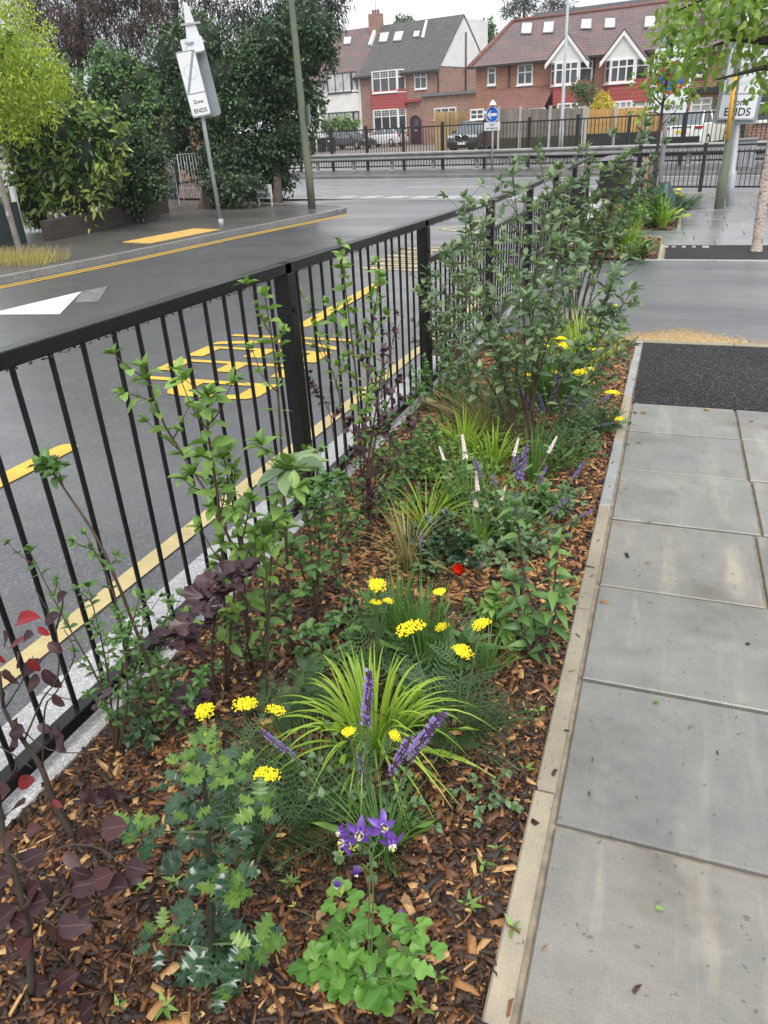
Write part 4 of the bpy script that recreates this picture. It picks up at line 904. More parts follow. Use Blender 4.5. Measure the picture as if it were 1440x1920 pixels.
# sedges and grasses
blades('lime_sedge', 'large lime green sedge clump with broad arching blades', B(700, 1418), 135, .36, .31, .0105, L_sedge, stiff=.08, rb=.06, seg=9)
blades('grass_tuft', 'fountain of fine green grass behind the violet columbine', B(720, 1608), 110, .22, .16, .0045, L_grass, stiff=.65, rb=.045, stuff=110)
blades('grass_tuft', 'dark fine grass clump beside the red poppy', B(800, 1268), 150, .32, .14, .0045, L_grass, stiff=.8, rb=.06, stuff=110)
blades('grass_tuft', 'dark green grass standing left of the red poppy', B(748, 1222), 150, .32, .16, .005, L_grass, stiff=.75, rb=.06, stuff=110)
blades('grass_tuft', 'sparse tan arching grass in the middle of the bed', B(765, 1075), 60, .34, .34, .005, L_tan, stiff=.3, rb=.03)
blades('grass_tuft', 'thin yellow green grass below the tan arching grass', B(800, 1010), 70, .3, .3, .007, L_sedge, stiff=.4, rb=.03)
blades('feather_grass', 'pale feathery grass plume under the big grey green shrub', B(905, 830), 170, .42, .42, .006, L_tan, stiff=.35, rb=.06, lean=(-.12, 0), stuff=90)
blades('strap_leaf_clump', 'lime strap leaved clump at the foot of the big shrub', B(872, 868), 90, .34, .30, .016, L_sedge, stiff=.35, rb=.05)
blades('strap_leaf_clump', 'second lime strap leaved clump behind the white flower spikes', B(925, 890), 60, .3, .26, .014, L_sedge, stiff=.4, rb=.04)
blades('grass_tuft', 'light green meadow grass beside the drive edging', B(1090, 690), 190, .5, .28, .006, L_sedge, stiff=.75, rb=.14, stuff=60)
blades('grass_tuft', 'upright green grass beyond the far yellow yarrow', B(1030, 770), 240, .48, .26, .006, L_grass, stiff=.7, rb=.16, stuff=60)
blades('grass_tuft', 'short green grass tuft at the mulch below the far yarrow heads', B(915, 1270), 50, .16, .1, .006, L_grass, stiff=.8, rb=.03)
blades('broad_leaf_clump', 'broad pale green leaves beside the dark fine grass', B(855, 1250), 16, .16, .2, .035, L_mid, stiff=.3, rb=.03, cat='plant')
blades('broad_leaf_clump', 'upright broad leaved clump under the white flower spikes', B(900, 1040), 34, .22, .14, .024, L_fresh, stiff=.6, rb=.04, cat='plant')
blades('broad_leaf_clump', 'narrow leaved clump below the purple mid bed spikes', B(965, 1030), 40, .24, .16, .02, L_mid, stiff=.6, rb=.05, cat='plant')
blades('broad_leaf_clump', 'ribbed leaf clump left of the white flower spikes', B(830, 985), 26, .26, .14, .02, L_fresh, stiff=.6, rb=.04, cat='plant')
# yarrow
def yr_(label, base, heads, dY=0.0, **kw):
    hs = []
    for px, py, dia in heads: p = at(px, py, base.y + dY) - base; hs.append((p.x, p.y, p.z, dia))
    return yarrow(label, base, hs, **kw)
yr_('yellow yarrow with three flat heads left of the lime sedge', B(465, 1490), [(386, 1334, .058), (460, 1322, .05), (516, 1332, .036)], .05, nleaf=18)
yr_('yellow yarrow head beside the young holly tips', B(520, 1560), [(498, 1454, .056), (380, 1380, .02)], 0, nleaf=26, leaf=.13)
yr_('yellow yarrow with two small heads over the lime sedge', B(660, 1560), [(652, 1374, .034), (740, 1380, .026)], .02, nleaf=10)
yr_('yellow yarrow cluster with feathery leaves right of the lime sedge', B(850, 1385), [(867, 1222, .056), (902, 1172, .046), (770, 1178, .056)], .06, nleaf=26, leaf=.17)
yr_('yellow yarrow pair at the left edge of the dark grass', B(712, 1290), [(708, 1098, .058), (705, 1130, .03), (728, 1127, .026)], .05, nleaf=12)
yr_('yellow yarrow heads standing in the dark fine grass', B(830, 1300), [(823, 1112, .042), (829, 1177, .042)], .08, nleaf=12)
yr_('far yellow yarrow heads behind the big shrub stems', B(1055, 770), [(1020, 652, .07), (1048, 636, .07), (1052, 648, .08), (1090, 665, .07), (1120, 655, .08), (1040, 700, .06), (992, 705, .07)], 0, nleaf=26, leaf=.18)
yr_('far yellow yarrow heads nearest the gravel patch', B(1100, 810), [(1092, 700, .085), (1108, 694, .07), (1100, 716, .05), (1148, 738, .08), (1150, 574, .05), (1160, 786, .05)], 0, nleaf=26, leaf=.16)
# catmint and other spikes
def spikes(base, items, dY=0.0):
    out = []
    for x0, y0, x1, y1, L in items:
        a = at(x0, y0, base.y + dY) - base; b_ = at(x1, y1, base.y + dY * 1.3) - base; d = (b_ - a).length; f = V3(a.x * .45, a.y * .45, 0); out.append((f.x, f.y, b_.x, b_.y, b_.z, max(d * 1.15, .02)))
    return out
b0 = B(690, 1555); catmint('catmint with dark purple spikes in front of the lime sedge', b0, spikes(b0, [(672, 1365, 692, 1284, 0), (770, 1435, 815, 1358, 0), (680, 1475, 676, 1425, 0), (745, 1468, 760, 1400, 0), (545, 1415, 500, 1378, 0), (560, 1420, 530, 1398, 0)], .02), 90, .22, .16, .024)
b0 = B(905, 1510); catmint('small catmint sprig with one violet flower on the mulch', b0, spikes(b0, [(930, 1500, 940, 1512, 0)]), 42, .11, .07, .022)
b0 = B(960, 1055); catmint('lilac catmint patch in the mid bed beside the edging', b0, spikes(b0, [(985, 900, 968, 855, 0), (960, 905, 985, 850, 0), (905, 900, 892, 866, 0), (930, 920, 925, 895, 0), (1012, 915, 1022, 880, 0), (1080, 905, 1092, 872, 0), (1030, 970, 1058, 940, 0), (1088, 974, 1108, 958, 0), (985, 970, 990, 952, 0), (1040, 1020, 1042, 1000, 0)], .15), 150, .3, .2, .034)
b0 = B(1030, 830); catmint('pale lilac catmint drifting behind the fine green mound', b0, spikes(b0, [(1040, 760, 1044, 712, 0), (1015, 780, 1012, 745, 0), (1095, 780, 1100, 752, 0), (1125, 765, 1142, 742, 0), (1060, 790, 1066, 752, 0), (985, 790, 980, 740, 0), (1150, 815, 1140, 795, 0), (1100, 830, 1112, 808, 0)], .1), 150, .34, .2, .036)
b0 = B(1010, 1238); e = catmint('tall purple spiked plant with pointed leaves beside the edging', b0, spikes(b0, [(968, 968, 966, 932, 0), (1042, 1020, 1040, 1000, 0)], .05), 0, .1, .1, .03, 'purple_spike_plant')
ms = []
for pth in ([(1000, 1150), (980, 1060), (968, 950)], [(1030, 1150), (1042, 1080), (1044, 1020)], [(980, 1180), (960, 1090)], [(1030, 1190), (1050, 1120)]):
    pts = smooth(path(b0, pth, .03)); MB().tube(pts, .003, 5).build('stem', M_pstem, e, True); ms += leafrun(pts, .25, 9, .085, 1.1, .4, True, .15)
leaves(ms, [T_mesh(T_leaf('lance', 6, .2, .3, .42, 0, .06), L_mid)], e)
b0 = B(905, 1055); catmint('white bistort flower spikes in the mid bed', b0, spikes(b0, [(898, 925, 893, 893, 0), (900, 968, 888, 930, 0), (865, 865, 868, 826, 0), (946, 940, 946, 918, 0), (968, 855, 970, 830, 0), (1034, 850, 1040, 826, 0), (930, 1024, 928, 1004, 0), (968, 1022, 970, 1000, 0), (904, 985, 900, 972, 0), (826, 862, 826, 844, 0)], .18), 30, .12, .1, .05, 'bistort', 'flower', 'bis', 1.25)
b0 = B(790, 1100); catmint('single drooping purple spike above the tan grass', b0, spikes(b0, [(782, 985, 792, 1010, 0)]), 16, .05, .1, .04)
# poppy
b0 = B(876, 1215); e = empty('poppy', b0, 'single red poppy on a thin stem', 'flower'); top = at(864, 1072, b0.y) - b0
MB().tube(smooth([V3(0, 0, -.01), V3(.01, 0, .12), top]), .0018, 6).build('stem', M_gstem, e, True); q = MB()
for k in range(6):
    a = k * PI / 3 + .3; T = T_leaf('obov', 5, .45, -.45, .95); r = Matrix.Rotation(a, 3, 'Z') @ Matrix.Rotation(.85, 3, 'X'); q.add([top + Matrix.Rotation(.85, 3, 'X') @ (r @ (Vector(v) * .048)) for v in T[0]], [tuple(f) for f in T[1]])
q.build('petals', M_red, e, True); q = MB()
for k in range(9): q.tube([top, top + Matrix.Rotation(.85, 3, 'X') @ V3(R_.gauss(0, .004), R_.gauss(0, .004), .016)], .001, 4)
q.build('stamens', M_org, e, True)
leaves([lm((0, 0, .01), (math.cos(a), math.sin(a), .8), .11, roll=.2) for a in (0, 1.5, 2.9, 4.4)], K['lance'][0], e)
# dark thistle-like patch, fine mound, low fillers
def lowpatch(name, label, cat, base, rad, hgt, n, key, s, T=None):
    e = empty(name, base, label, cat); q = MB(); ms = []
    for k in range(max(6, n // 14)):
        a = R_.uniform(0, 6.28); r = rad * math.sqrt(R_.random()); h = hgt * R_.uniform(.6, 1.1) * (1 - .55 * (r / rad) ** 2); p = V3(math.cos(a) * r, math.sin(a) * r, h); pts = smooth([V3(p.x * .35, p.y * .35, -.01), p * .65 + V3(0, 0, .02), p]); q.tube(pts, .002, 4); ms += leafrun(pts, .15, 12, s, 1.0, .7, False)
    q.build('stems', M_gstem, e, True, 'stuff'); leaves(ms, K[key][0], e, K[key][1], K[key][2], 160); return e
lowpatch('fine_mound', 'soft rounded mound of fine green foliage on the mulch', 'plant', B(1060, 880), .23, .26, 700, 'mid', .022)
lowpatch('blue_green_patch', 'low dark blue green spiny patch left of the white spikes', 'plant', B(822, 1055), .2, .17, 420, 'hold', .04)
lowpatch('ground_cover', 'lush lime green growth behind the largest shrub stems', 'plant', B(1010, 715), .3, .5, 420, 'fresh', .05)
lowpatch('ground_cover', 'green meadow growth at the drive end of the bed', 'plant', B(1110, 672), .28, .42, 380, 'fresh', .045)
lowpatch('ground_cover', 'dark foliage between the second fence panel and big shrub', 'plant', B(860, 700), .25, .55, 380, 'mid', .05)
lowpatch('ground_cover', 'low spread of green leaves left of the yarrow pair', 'plant', B(640, 1235), .16, .1, 150, 'mid', .045)
lowpatch('ground_cover', 'low leafy patch under the purple ninebark leaves', 'plant', B(300, 1360), .12, .12, 150, 'dark', .038)
lowpatch('ground_cover', 'low grey green patch at the mulch edge of the gravel', 'plant', B(1140, 800), .12, .12, 200, 'cat', .03)
lowpatch('ground_cover', 'leafy green clump among stems of the big shrub', 'plant', B(900, 780), .25, .3, 500, 'mid', .045)
lowpatch('ground_cover', 'bushy green growth at the foot of the third fence post', 'plant', B(820, 760), .22, .4, 420, 'mid', .045)
lowpatch('ground_cover', 'green undergrowth between the purple tree and white spikes', 'plant', B(830, 905), .2, .24, 400, 'fresh', .04)
lowpatch('ground_cover', 'dark low leaves in front of the purple tree stem', 'plant', B(745, 965), .16, .18, 260, 'dark', .04)
lowpatch('ground_cover', 'leafy mid green patch beside the broad pale leaves', 'plant', B(935, 1180), .12, .14, 160, 'fresh', .05)
lowpatch('ground_cover', 'green leafy patch under the thistle tall grey shrub', 'plant', B(990, 960), .16, .16, 260, 'mid', .045)
for i_, (px_, py_, r_, h_, k_, s_, lab_) in enumerate(((850, 962, .16, .2, 'mid', .036, 'loose green foliage right of the tan arching grass'), (905, 935, .16, .22, 'fresh', .036, 'light green foliage among the white flower spikes'), (1035, 965, .16, .18, 'cat', .034, 'grey green catmint leaves under the lilac spikes by the edging'), (935, 1000, .14, .2, 'mid', .04, 'mid green leaves left of the lilac catmint patch'), (790, 885, .18, .24, 'mid', .04, 'green leaves behind the purple young tree'), (725, 895, .16, .26, 'fresh', .038, 'fresh leaves in front of the second fence panel'), (960, 850, .2, .26, 'fresh', .036, 'light foliage around the stems of the largest shrub'), (690, 1180, .14, .14, 'mid', .036, 'low leaves in front of the purple young tree trunk'), (1085, 850, .14, .2, 'cat', .032, 'grey green leaves between fine mound and edging'), (560, 1330, .12, .12, 'yar', .07, 'feathery leaf tuft left of the lime sedge'))): lowpatch('ground_cover', lab_, 'plant', B(px_, py_), r_, h_, 200, k_, s_)
for px_, py_, n_b, h_, lab_ in ((880, 960, 90, .34, 'thin green grass among the white flower spikes'), (1000, 905, 90, .36, 'thin green grass left of the fine mound'), (1070, 745, 120, .45, 'loose green grass between far yarrow heads'), (960, 800, 100, .42, 'thin grass at the back of the largest shrub'), (590, 1480, 60, .2, 'thin grass stems beside the yarrow by the holly')): blades('grass_tuft', lab_, B(px_, py_), n_b, h_, .22, .0042, L_grass, stiff=.7, rb=.09, stuff=60)
# the big grey green wayfaring shrubs
def vib(label, base, tips, n, s, r=.009, tw=(8, .28), key='vib', **kw):
    st_ = []; s *= 1.08; r *= .62
    for px, py, dY in tips:
        t = at(px, py, base.y + dY) - base; f = V3(R_.uniform(-.06, .06), R_.uniform(-.06, .06), -.03); st_.append([f, f.lerp(t, .4) + V3(-t.x * .1, -t.y * .1, .05), f.lerp(t, .75) + V3(R_.gauss(0, .03), R_.gauss(0, .03), .03), t])
    return woody('wayfaring_shrub', label, 'shrub', base, st_, key, s, n, tw, r, M_stem, t0=.42, bare=.35, **kw)
vib('largest grey green shrub with many upright woody stems', B(985, 872), [(960, 330, .1), (1020, 420, -.1), (880, 420, .2), (815, 560, .25), (900, 560, -.1), (1060, 360, .3), (1150, 520, .1), (1185, 545, .15), (1090, 470, -.1), (840, 480, .5), (990, 560, -.25), (930, 640, -.2), (1180, 650, .0), (860, 700, 0), (1030, 520, .3), (960, 480, .5)], 11, .08, tw=(7, .25))
vib('grey green shrub crowding the third fence post', B(852, 735), [(800, 505, 0), (845, 470, 0), (905, 430, .2), (825, 600, -.1), (880, 520, .3), (870, 370, .3), (800, 640, .1), (930, 360, .6)], 9, .08, tw=(6, .28))
vib('tall grey green shrub leaning right over the drive', B(1072, 640), [(1210, 236, .3), (1130, 322, .2), (1050, 318, 0), (1190, 360, .4), (1010, 290, .1), (1100, 280, .5), (1180, 470, -.2), (950, 350, .3), (1060, 450, 0), (1150, 380, .2), (1220, 300, .5), (1090, 380, .4), (1030, 380, .2), (1170, 300, .1)], 10, .105, .011, (6, .36))
# little seedlings and fallen things on the mulch
sm = T_mesh(T_leaf('lance', 4, .2, .2, .3), L_fresh)
SEED = ['at the bottom edge, below the copper beech', 'at the bottom edge, left of the holly foot', 'at the bottom edge, right of the columbine', 'close against the columbine leaves on their right', 'just below the violet columbine flowers', 'left of the holly trunk, the lower of two', 'left of the holly trunk, the upper of two', 'halfway from the columbine to the edging', 'on the pale edging beside the tall purple spikes', 'beside the edging near the tall purple spikes', 'right of the fine grass fountain', 'against the edging level with the columbine', 'below the small catmint sprig', 'right of the feathery yarrow leaves', 'beside the edging right of the yarrow cluster', 'between the holly and the columbine flowers', 'under the lime sedge blades', 'under the lowest columbine leaves', 'against the edging above the small catmint sprig', 'right of the holly, below its yarrow head']
for i, (px, py) in enumerate(((225, 1900), (310, 1895), (790, 1895), (820, 1835), (690, 1645), (265, 1672), (330, 1660), (880, 1700), (1085, 1085), (1060, 1120), (905, 1620), (960, 1740), (935, 1590), (1010, 1330), (1040, 1290), (545, 1660), (640, 1500), (780, 1880), (985, 1440), (470, 1640))):
    b0 = B(px, py); e = empty('seedling', b0, 'tiny green seedling in the mulch ' + SEED[i], 'seedling', 'seedlings in the mulch')
    for k in range(R_.randint(4, 7)): a = k * 2.4; put('leaf', sm, e, lm((0, 0, .012), (math.cos(a), math.sin(a), R_.uniform(.2, .9)), R_.uniform(.018, .04)))
b0 = B(590, 1575); o = put('fallen_leaf', K['dry'][0][2], None, lm(b0 + V3(0, 0, .02), (.6, .5, .1), .075, roll=.2)); tag(o, 'large dry tan leaf lying on the mulch behind the columbine', 'leaf')
b0 = B(895, 1068); q = MB(); q.lathe([(.0001, 0), (.035, .004), (.03, .022), (.0001, .03)], 7); o = q.build('stone', plain('grey_stone', (.14, .13, .12), .7, .2, 20), None, True); o.location = b0; o.scale = (1.1, .8, 1); tag(o, 'flat grey stone on the mulch right of the poppy', 'stone')
for i, (px, py, c) in enumerate(((1228, 1703, 'fresh'), (1225, 1318, 'fresh'), (1405, 1205, 'beech'), (1330, 770, 'dry'), (1205, 775, 'dry'))):
    p = gp(px, py, .004); o = put('fallen_leaf', K[c][0][0], None, lm(p, (R_.gauss(0, 1), R_.gauss(0, 1), .05), .022 if i < 3 else .05)); tag(o, ('small green leaf scrap lying on the nearest paving slab', 'tiny green leaf scrap on the second paving slab', 'small dark red leaf scrap on the right of the paving', 'dry brown leaf at the gravel edge on the right', 'dry curled leaf beside the first grey slab row')[i], 'leaf')
# ---------------------------------------------------------------- far side: houses, fences, vehicles
M_brick = brick('red_brick', (.25, .105, .072), (.33, .15, .10), (.36, .29, .24), 1.9)
M_brick2 = brick('orange_brick', (.34, .105, .058), (.42, .15, .085), (.36, .27, .21), 1.7)
M_brickd = brick('dark_wall_brick', (.045, .033, .028), (.065, .045, .036), (.055, .05, .045), 1.0)
M_roofg = tiles('slate_grey_tiles', (.075, .072, .075), (.11, .105, .105), (.085, .075, .075), .3, .16)
M_roofr = tiles('mossy_red_tiles', (.135, .10, .10), (.165, .12, .118), (.25, .115, .105), .3, .16)
M_roofb = tiles('brown_red_tiles', (.19, .085, .065), (.24, .11, .085), (.16, .07, .055), .2, .12)
M_hung = tiles('red_hung_tiles', (.33, .062, .058), (.36, .075, .07), (.29, .06, .055), 30, .22)
M_rend = plain('white_render', (.72, .72, .70), .8, .08, 1.2, bmp=.2)
M_upvc = plain('white_frame_paint', (.80, .80, .80), .4, .04, 3)
M_dkfr = plain('grey_frame_paint', (.05, .052, .056), .4, .1, 3)
M_glass = glassy('window_glass', (.055, .06, .065)); M_curt = glassy('curtained_glass', (.42, .43, .43), .12); M_skyl = glassy('rooflight_glass', (.62, .65, .68), .05)
M_lead = plain('grey_lead', (.16, .165, .17), .6, .2, 6); M_gut = plain('black_gutter', (.02, .02, .021), .5, .1, 4)
M_woodg = plain('weathered_wood', (.20, .175, .155), .85, .3, 5, bmp=.4, ov=.22); M_woodn = plain('new_fence_wood', (.50, .29, .10), .75, .25, 4, bmp=.3, ov=.18); M_woody = plain('yellowed_wood', (.38, .26, .12), .8, .5, 2.0, bmp=.3, ov=.32)
M_conc = plain('post_concrete', (.42, .40, .37), .85, .15, 5); M_door = plain('maroon_door', (.07, .012, .03), .35, .2, 5)
def W2H(e):           # world point to the local frame of a thing turned with the main road
    R3 = Matrix.Rotation(-MA, 3, 'Z'); return lambda p: R3 @ (Vector(p) - e.location)
def wpt(px, py, T, loc):
    s, z = fp(px, py, T); return loc(mp(s, T, z))
def rplane(px, py, P, n):
    r = Vector(ray(px, py)); o = V3(0, 0, EYE); return o + r * ((P - o).dot(n) / r.dot(n))
def bar(q, O, u, L, v, wd, n, th):
    a = [O, O + u * L, O + u * L + v * wd, O + v * wd]; q.add(a + [p + n * th for p in a], [(3, 2, 1, 0), (4, 5, 6, 7), (0, 1, 5, 4), (1, 2, 6, 5), (2, 3, 7, 6), (3, 0, 4, 7)])
def window(par, O, u, w_, h, cols, trans, n, fm=M_upvc, gm=M_glass, fw=.09, sill=True, bars=False):
    """O lower left corner on the wall, u along the wall, n outwards"""
    v = V3(0, 0, 1); q = MB(); d = .06
    bar(q, O, u, w_, v, fw, n, d); bar(q, O + v * (h - fw), u, w_, v, fw, n, d); bar(q, O + v * fw, v, h - 2 * fw, u, fw, n, d * .98); bar(q, O + v * fw + u * (w_ - fw), v, h - 2 * fw, u, fw, n, d * .98)
    cw = w_ / cols
    for i in range(1, cols): bar(q, O + v * fw + u * (cw * i - fw * .45), v, h - 2 * fw, u, fw * .9, n, d * .96)
    if trans: bar(q, O + v * (h * trans - fw * .4) + u * fw, u, w_ - 2 * fw, v, fw * .8, n, d * .94)
    if sill: bar(q, O - v * .07 - u * .05, u, w_ + .1, v, .068, n, .12)
    f = q.build('window', fm, par)
    rows_ = [(fw, h * trans - fw * .4), (h * trans + fw * .4, h - fw)] if trans else [(fw, h - fw)]
    for i in range(cols):
        for ri, (a, b_) in enumerate(rows_):
            x0, x1 = cw * i + fw * .45, cw * (i + 1) - fw * .45; p = O + u * x0 + v * a + n * .02
            MB().quad(p, p + u * (x1 - x0), p + u * (x1 - x0) + v * (b_ - a), p + v * (b_ - a)).build('pane', gm if not callable(gm) else gm(i), f)
            if bars and ri == 1:
                l = MB()
                for k in (1, 2): bar(l, p + u * ((x1 - x0) * k / 3 - .015), v, b_ - a, u, .02, n, .012); bar(l, p + v * ((b_ - a) * k / 3 - .01), u, x1 - x0, v, .018, n, .01)
                l.build('glazing_bars', M_upvc, f)
    return f
def winpx(par, loc, T, x0, y0, x1, y1, cols, trans, n=V3(0, -1, 0), **kw):
    a = wpt(x0, y0, T, loc); b_ = wpt(x1, y1, T, loc); return window(par, V3(a.x, a.y, b_.z), V3(1, 0, 0), b_.x - a.x, a.z - b_.z, cols, trans, n, **kw)
def bay(par, loc, T, x0, y0, x1, y1, cols, trans, proj=.55, cant=.42, name='bay', **kw):
    """three sided bay window standing proud of the facade"""
    a = wpt(x0, y0, T - proj, loc); b_ = wpt(x1, y1, T - proj, loc); z1, z0 = a.z, b_.z; c = b_.x - a.x; A, Bp = V3(a.x + cant, a.y, z0), V3(b_.x - cant, a.y, z0); h = z1 - z0
    L0, R0 = V3(a.x, a.y + proj - .02, z0), V3(b_.x, a.y + proj - .02, z0)
    for p, q, k in ((L0, A, 1), (A, Bp, cols), (Bp, R0, 1)):
        u = (q - p); w_ = u.length; u.normalize(); n = V3(u.y, -u.x, 0); window(par, p, u, w_, h, k, trans, n, **kw)
def baywall(par, loc, T, x0, y0, x1, y1, mat, proj=.55, cant=.42, name='hung_tiles', over=.04):
    a = wpt(x0, y0, T - proj, loc); b_ = wpt(x1, y1, T - proj, loc); yy = a.y - over
    MB().prism([(a.x - over, a.y + proj - .03), (a.x + cant - over, yy), (b_.x - cant + over, yy), (b_.x + over, a.y + proj - .03)], b_.z, a.z).build(name, mat, par)
def polyT(par, loc, T, pts, mat, name, th=.05):
    q = [wpt(x, y, T, loc) for x, y in pts]; n = len(q); MB().add(q + [p + V3(0, -th, 0) for p in q], [tuple(range(n)), tuple(range(n, 2 * n))[::-1]] + [(i, n + i, n + (i + 1) % n, (i + 1) % n) for i in range(n)]).build(name, mat, par)
def onslope(par, loc, P, n, pts, mat, name, th=.06, pane=None):
    """a flat thing lying on a roof slope, outline given by survey points"""
    q = [rplane(x, y, P, n) for x, y in pts]; c = sum(q, V3(0, 0, 0)) / len(q); m = len(q); R3 = Matrix.Rotation(-MA, 3, 'Z'); nl = R3 @ n
    ql = [loc(p) for p in q]; o = MB().add([p - nl * .02 for p in ql] + [p + nl * th for p in ql], [tuple(range(m))[::-1], tuple(range(m, 2 * m))] + [(i, (i + 1) % m, m + (i + 1) % m, m + i) for i in range(m)]).build(name, mat, par)
    if pane:
        pl = [loc(c + (p - c) * .82) + nl * (th + .004) for p in q]; MB().add(pl, [tuple(range(m))]).build('pane', pane, o)
    return o
# --- the semi with the grey roof
T1 = 38.0; s0 = fp(676.5, 180, T1)[0]; e = empty('semi_detached_house', mp(s0, T1, ZF), 'semi-detached house, one half white render, the other red brick under grey tiles', 'house', rz=MA); loc = W2H(e)
xr = wpt(824, 150, T1, loc).x; ze = wpt(750, 131, T1, loc).z; xl = -9.5; DP = 9.0; RY = 4.3
zr = wpt(770, 43, T1 + RY, loc).z
MB().b2(0, xr, 0, DP, 0, ze).build('brick_wall', M_brick, e); MB().b2(xl, -.004, .02, DP, 0, ze - .004).build('rendered_wall', M_rend, e)
def gable(x0, x1, mat, nm, ov=.35):
    sl = (zr - ze) / RY; z0 = ze - ov * sl; q = MB(); t = .12
    q.add([(x0, -ov, z0), (x1, -ov, z0), (x1, RY, zr), (x0, RY, zr), (x0, DP + ov, z0), (x1, DP + ov, z0)] + [(x0, -ov, z0 + t), (x1, -ov, z0 + t), (x1, RY, zr + t), (x0, RY, zr + t), (x0, DP + ov, z0 + t), (x1, DP + ov, z0 + t)], [(6, 7, 8, 9), (9, 8, 11, 10), (0, 1, 7, 6), (1, 2, 8, 7), (2, 5, 11, 8), (3, 0, 6, 9), (4, 3, 9, 10), (0, 3, 2, 1), (3, 4, 5, 2), (4, 10, 11, 5)]); return q.build(nm, mat, e)
rf = gable(0.02, xr + .12, M_roofg, 'roof'); gable(xl - .2, .0, M_roofr, 'roof')
MB().prism([(.02, 0), (DP - .02, 0), (DP - .02, .9 * (zr - ze)), (RY + 2.2, zr - ze - .2), (RY, zr - ze - .05)], 0, .1, Matrix(((0, 0, 1, xr - .05), (1, 0, 0, 0), (0, 1, 0, ze), (0, 0, 0, 1)))).build('rendered_gable', M_rend, e)
MB().b2(xr - 5.5, xr + .06, RY + .3, DP, ze, zr - .15).build('loft_dormer', M_rend, e)
n1 = V3(0, -(zr - ze), RY).normalized(); nW = Matrix.Rotation(MA, 3, 'Z') @ n1; P1 = mp(s0, T1, ZF + ze + .12)
for pts in (((713, 62), (732, 60), (726, 80), (710, 81)), ((741, 60), (759, 58), (753, 78), (736, 79)), ((777, 59), (789, 58), (786, 70), (774, 71)), ((645, 70), (661, 69), (658, 84), (644, 85))): onslope(e, loc, P1, nW, pts, M_lead, 'rooflight', .08, M_skyl)
onslope(e, loc, P1, nW, ((709, 41), (714, 40), (697, 87), (692, 88)), M_rend, 'party_upstand', .25); onslope(e, loc, P1, nW, ((799, 40), (802, 40), (795, 72), (791, 72)), M_rend, 'roof_pipe', .15)
c = wpt(701, 45, T1 + 3.5, loc); cz0, cz1 = wpt(701, 62, T1 + 3.5, loc).z, wpt(701, 25, T1 + 3.5, loc).z
ch = MB().b2(c.x - .62, c.x + .5, c.y, c.y + .9, cz0 - 1, cz1).build('chimney', M_brick, rf)
for k in range(3): MB().lathe([(.1, 0), (.12, .3), (.09, .32), (.09, .02)], 8, (c.x - .35 + .3 * k, c.y + .45, cz1)).build('chimney_pot', M_roofb, rf)
q = MB(); q.tube([(c.x, c.y + .4, cz1), (c.x, c.y + .4, cz1 + 1.3)], .025, 5)
for k in range(6): q.tube([(c.x - .25, c.y + .1 + k * .12, cz1 + 1.25), (c.x + .25, c.y + .1 + k * .12, cz1 + 1.25)], .015, 4)
q.tube([(c.x, c.y, cz1 + 1.25), (c.x, c.y + .9, cz1 + 1.25)], .018, 4); q.build('aerial', M_lead, ch)
MB().b2(xl - .2, xr + .15, -.45, -.33, ze - .42, ze - .3).build('gutter', M_gut, e)
q = MB(); p = wpt(826, 140, T1, loc); q.tube([(xr - .15, -.38, ze - .4), (xr - .1, -.08, ze - .8), (xr - .1, -.06, .1)], .05, 6).build('downpipe', M_gut, e, True)
q = MB(); q.tube([(xr + .12, 4.6, 3.4), (xr + .14, 4.6, zr - 1.2)], .07, 6).build('soil_pipe', M_gut, e, True)
kw = dict(bars=True); bay(e, loc, T1, 689, 135, 754, 171, 3, .66, .6, .5, **kw); baywall(e, loc, T1, 688, 171.5, 756, 203, M_hung, .6, .5); bay(e, loc, T1, 692, 207, 756, 245, 3, .68, .6, .5, **kw); baywall(e, loc, T1, 691, 246, 757, 276, M_brick, .6, .5, 'bay_base')
winpx(e, loc, T1, 777, 132, 801, 166, 2, .62)
for a in ((608, 139, 665, 172), (612, 212, 668, 226)):
    bay(e, loc, T1, *a, 3, 0, .5, .3, fm=M_dkfr, gm=M_curt)
baywall(e, loc, T1, 606, 173, 668, 208, M_rend, .5, .3, 'bay_panel')
# arched porch
px0, px1 = wpt(770, 240, T1, loc), wpt(792, 262, T1, loc); xm = (px0.x + px1.x) / 2; hw = (px1.x - px0.x) / 2; hs = 1.75
def arch(r, z): return [(xm - r, 0), (xm - r, z)] + [(xm + r * math.cos(PI - PI * k / 10), z + r * math.sin(PI * k / 10)) for k in range(1, 10)] + [(xm + r, z), (xm + r, 0)]
XZ = Matrix(((1, 0, 0, 0), (0, 0, -1, 0), (0, 1, 0, 0), (0, 0, 0, 1)))
MB().prism(arch(hw * .95, hs), 0.01, .03, XZ).build('porch_shade_panel', M_gut, e)  # flat black panel on the wall, the shade of the opening put in as colour
o_, i_ = arch(hw * 1.22, hs), arch(hw, hs); q = MB(); m = len(o_)
q.add([(x, -.02, z) for x, z in o_] + [(x, -.02, z) for x, z in i_] + [(x, -.16, z) for x, z in o_] + [(x, -.16, z) for x, z in i_], [(2 * m + k, 2 * m + k + 1, 3 * m + k + 1, 3 * m + k) for k in range(m - 1)] + [(m + k, 3 * m + k, 3 * m + k + 1, m + k + 1) for k in range(m - 1)] + [(k, k + 1, 2 * m + k + 1, 2 * m + k) for k in range(m - 1)]).build('porch_arch', M_brick, e)
d_ = MB().b2(xm - hw * .35, xm + hw * .8, -.09, -.05, .12, 2.15).build('front_door', M_door, e); MB().b2(xm - .1, xm + .2, -.11, -.088, 1.1, 1.16).build('letterbox', M_upvc, d_); MB().b2(xm - .05, xm + .25, -.105, -.088, 1.5, 1.95).build('pane', M_glass, d_)
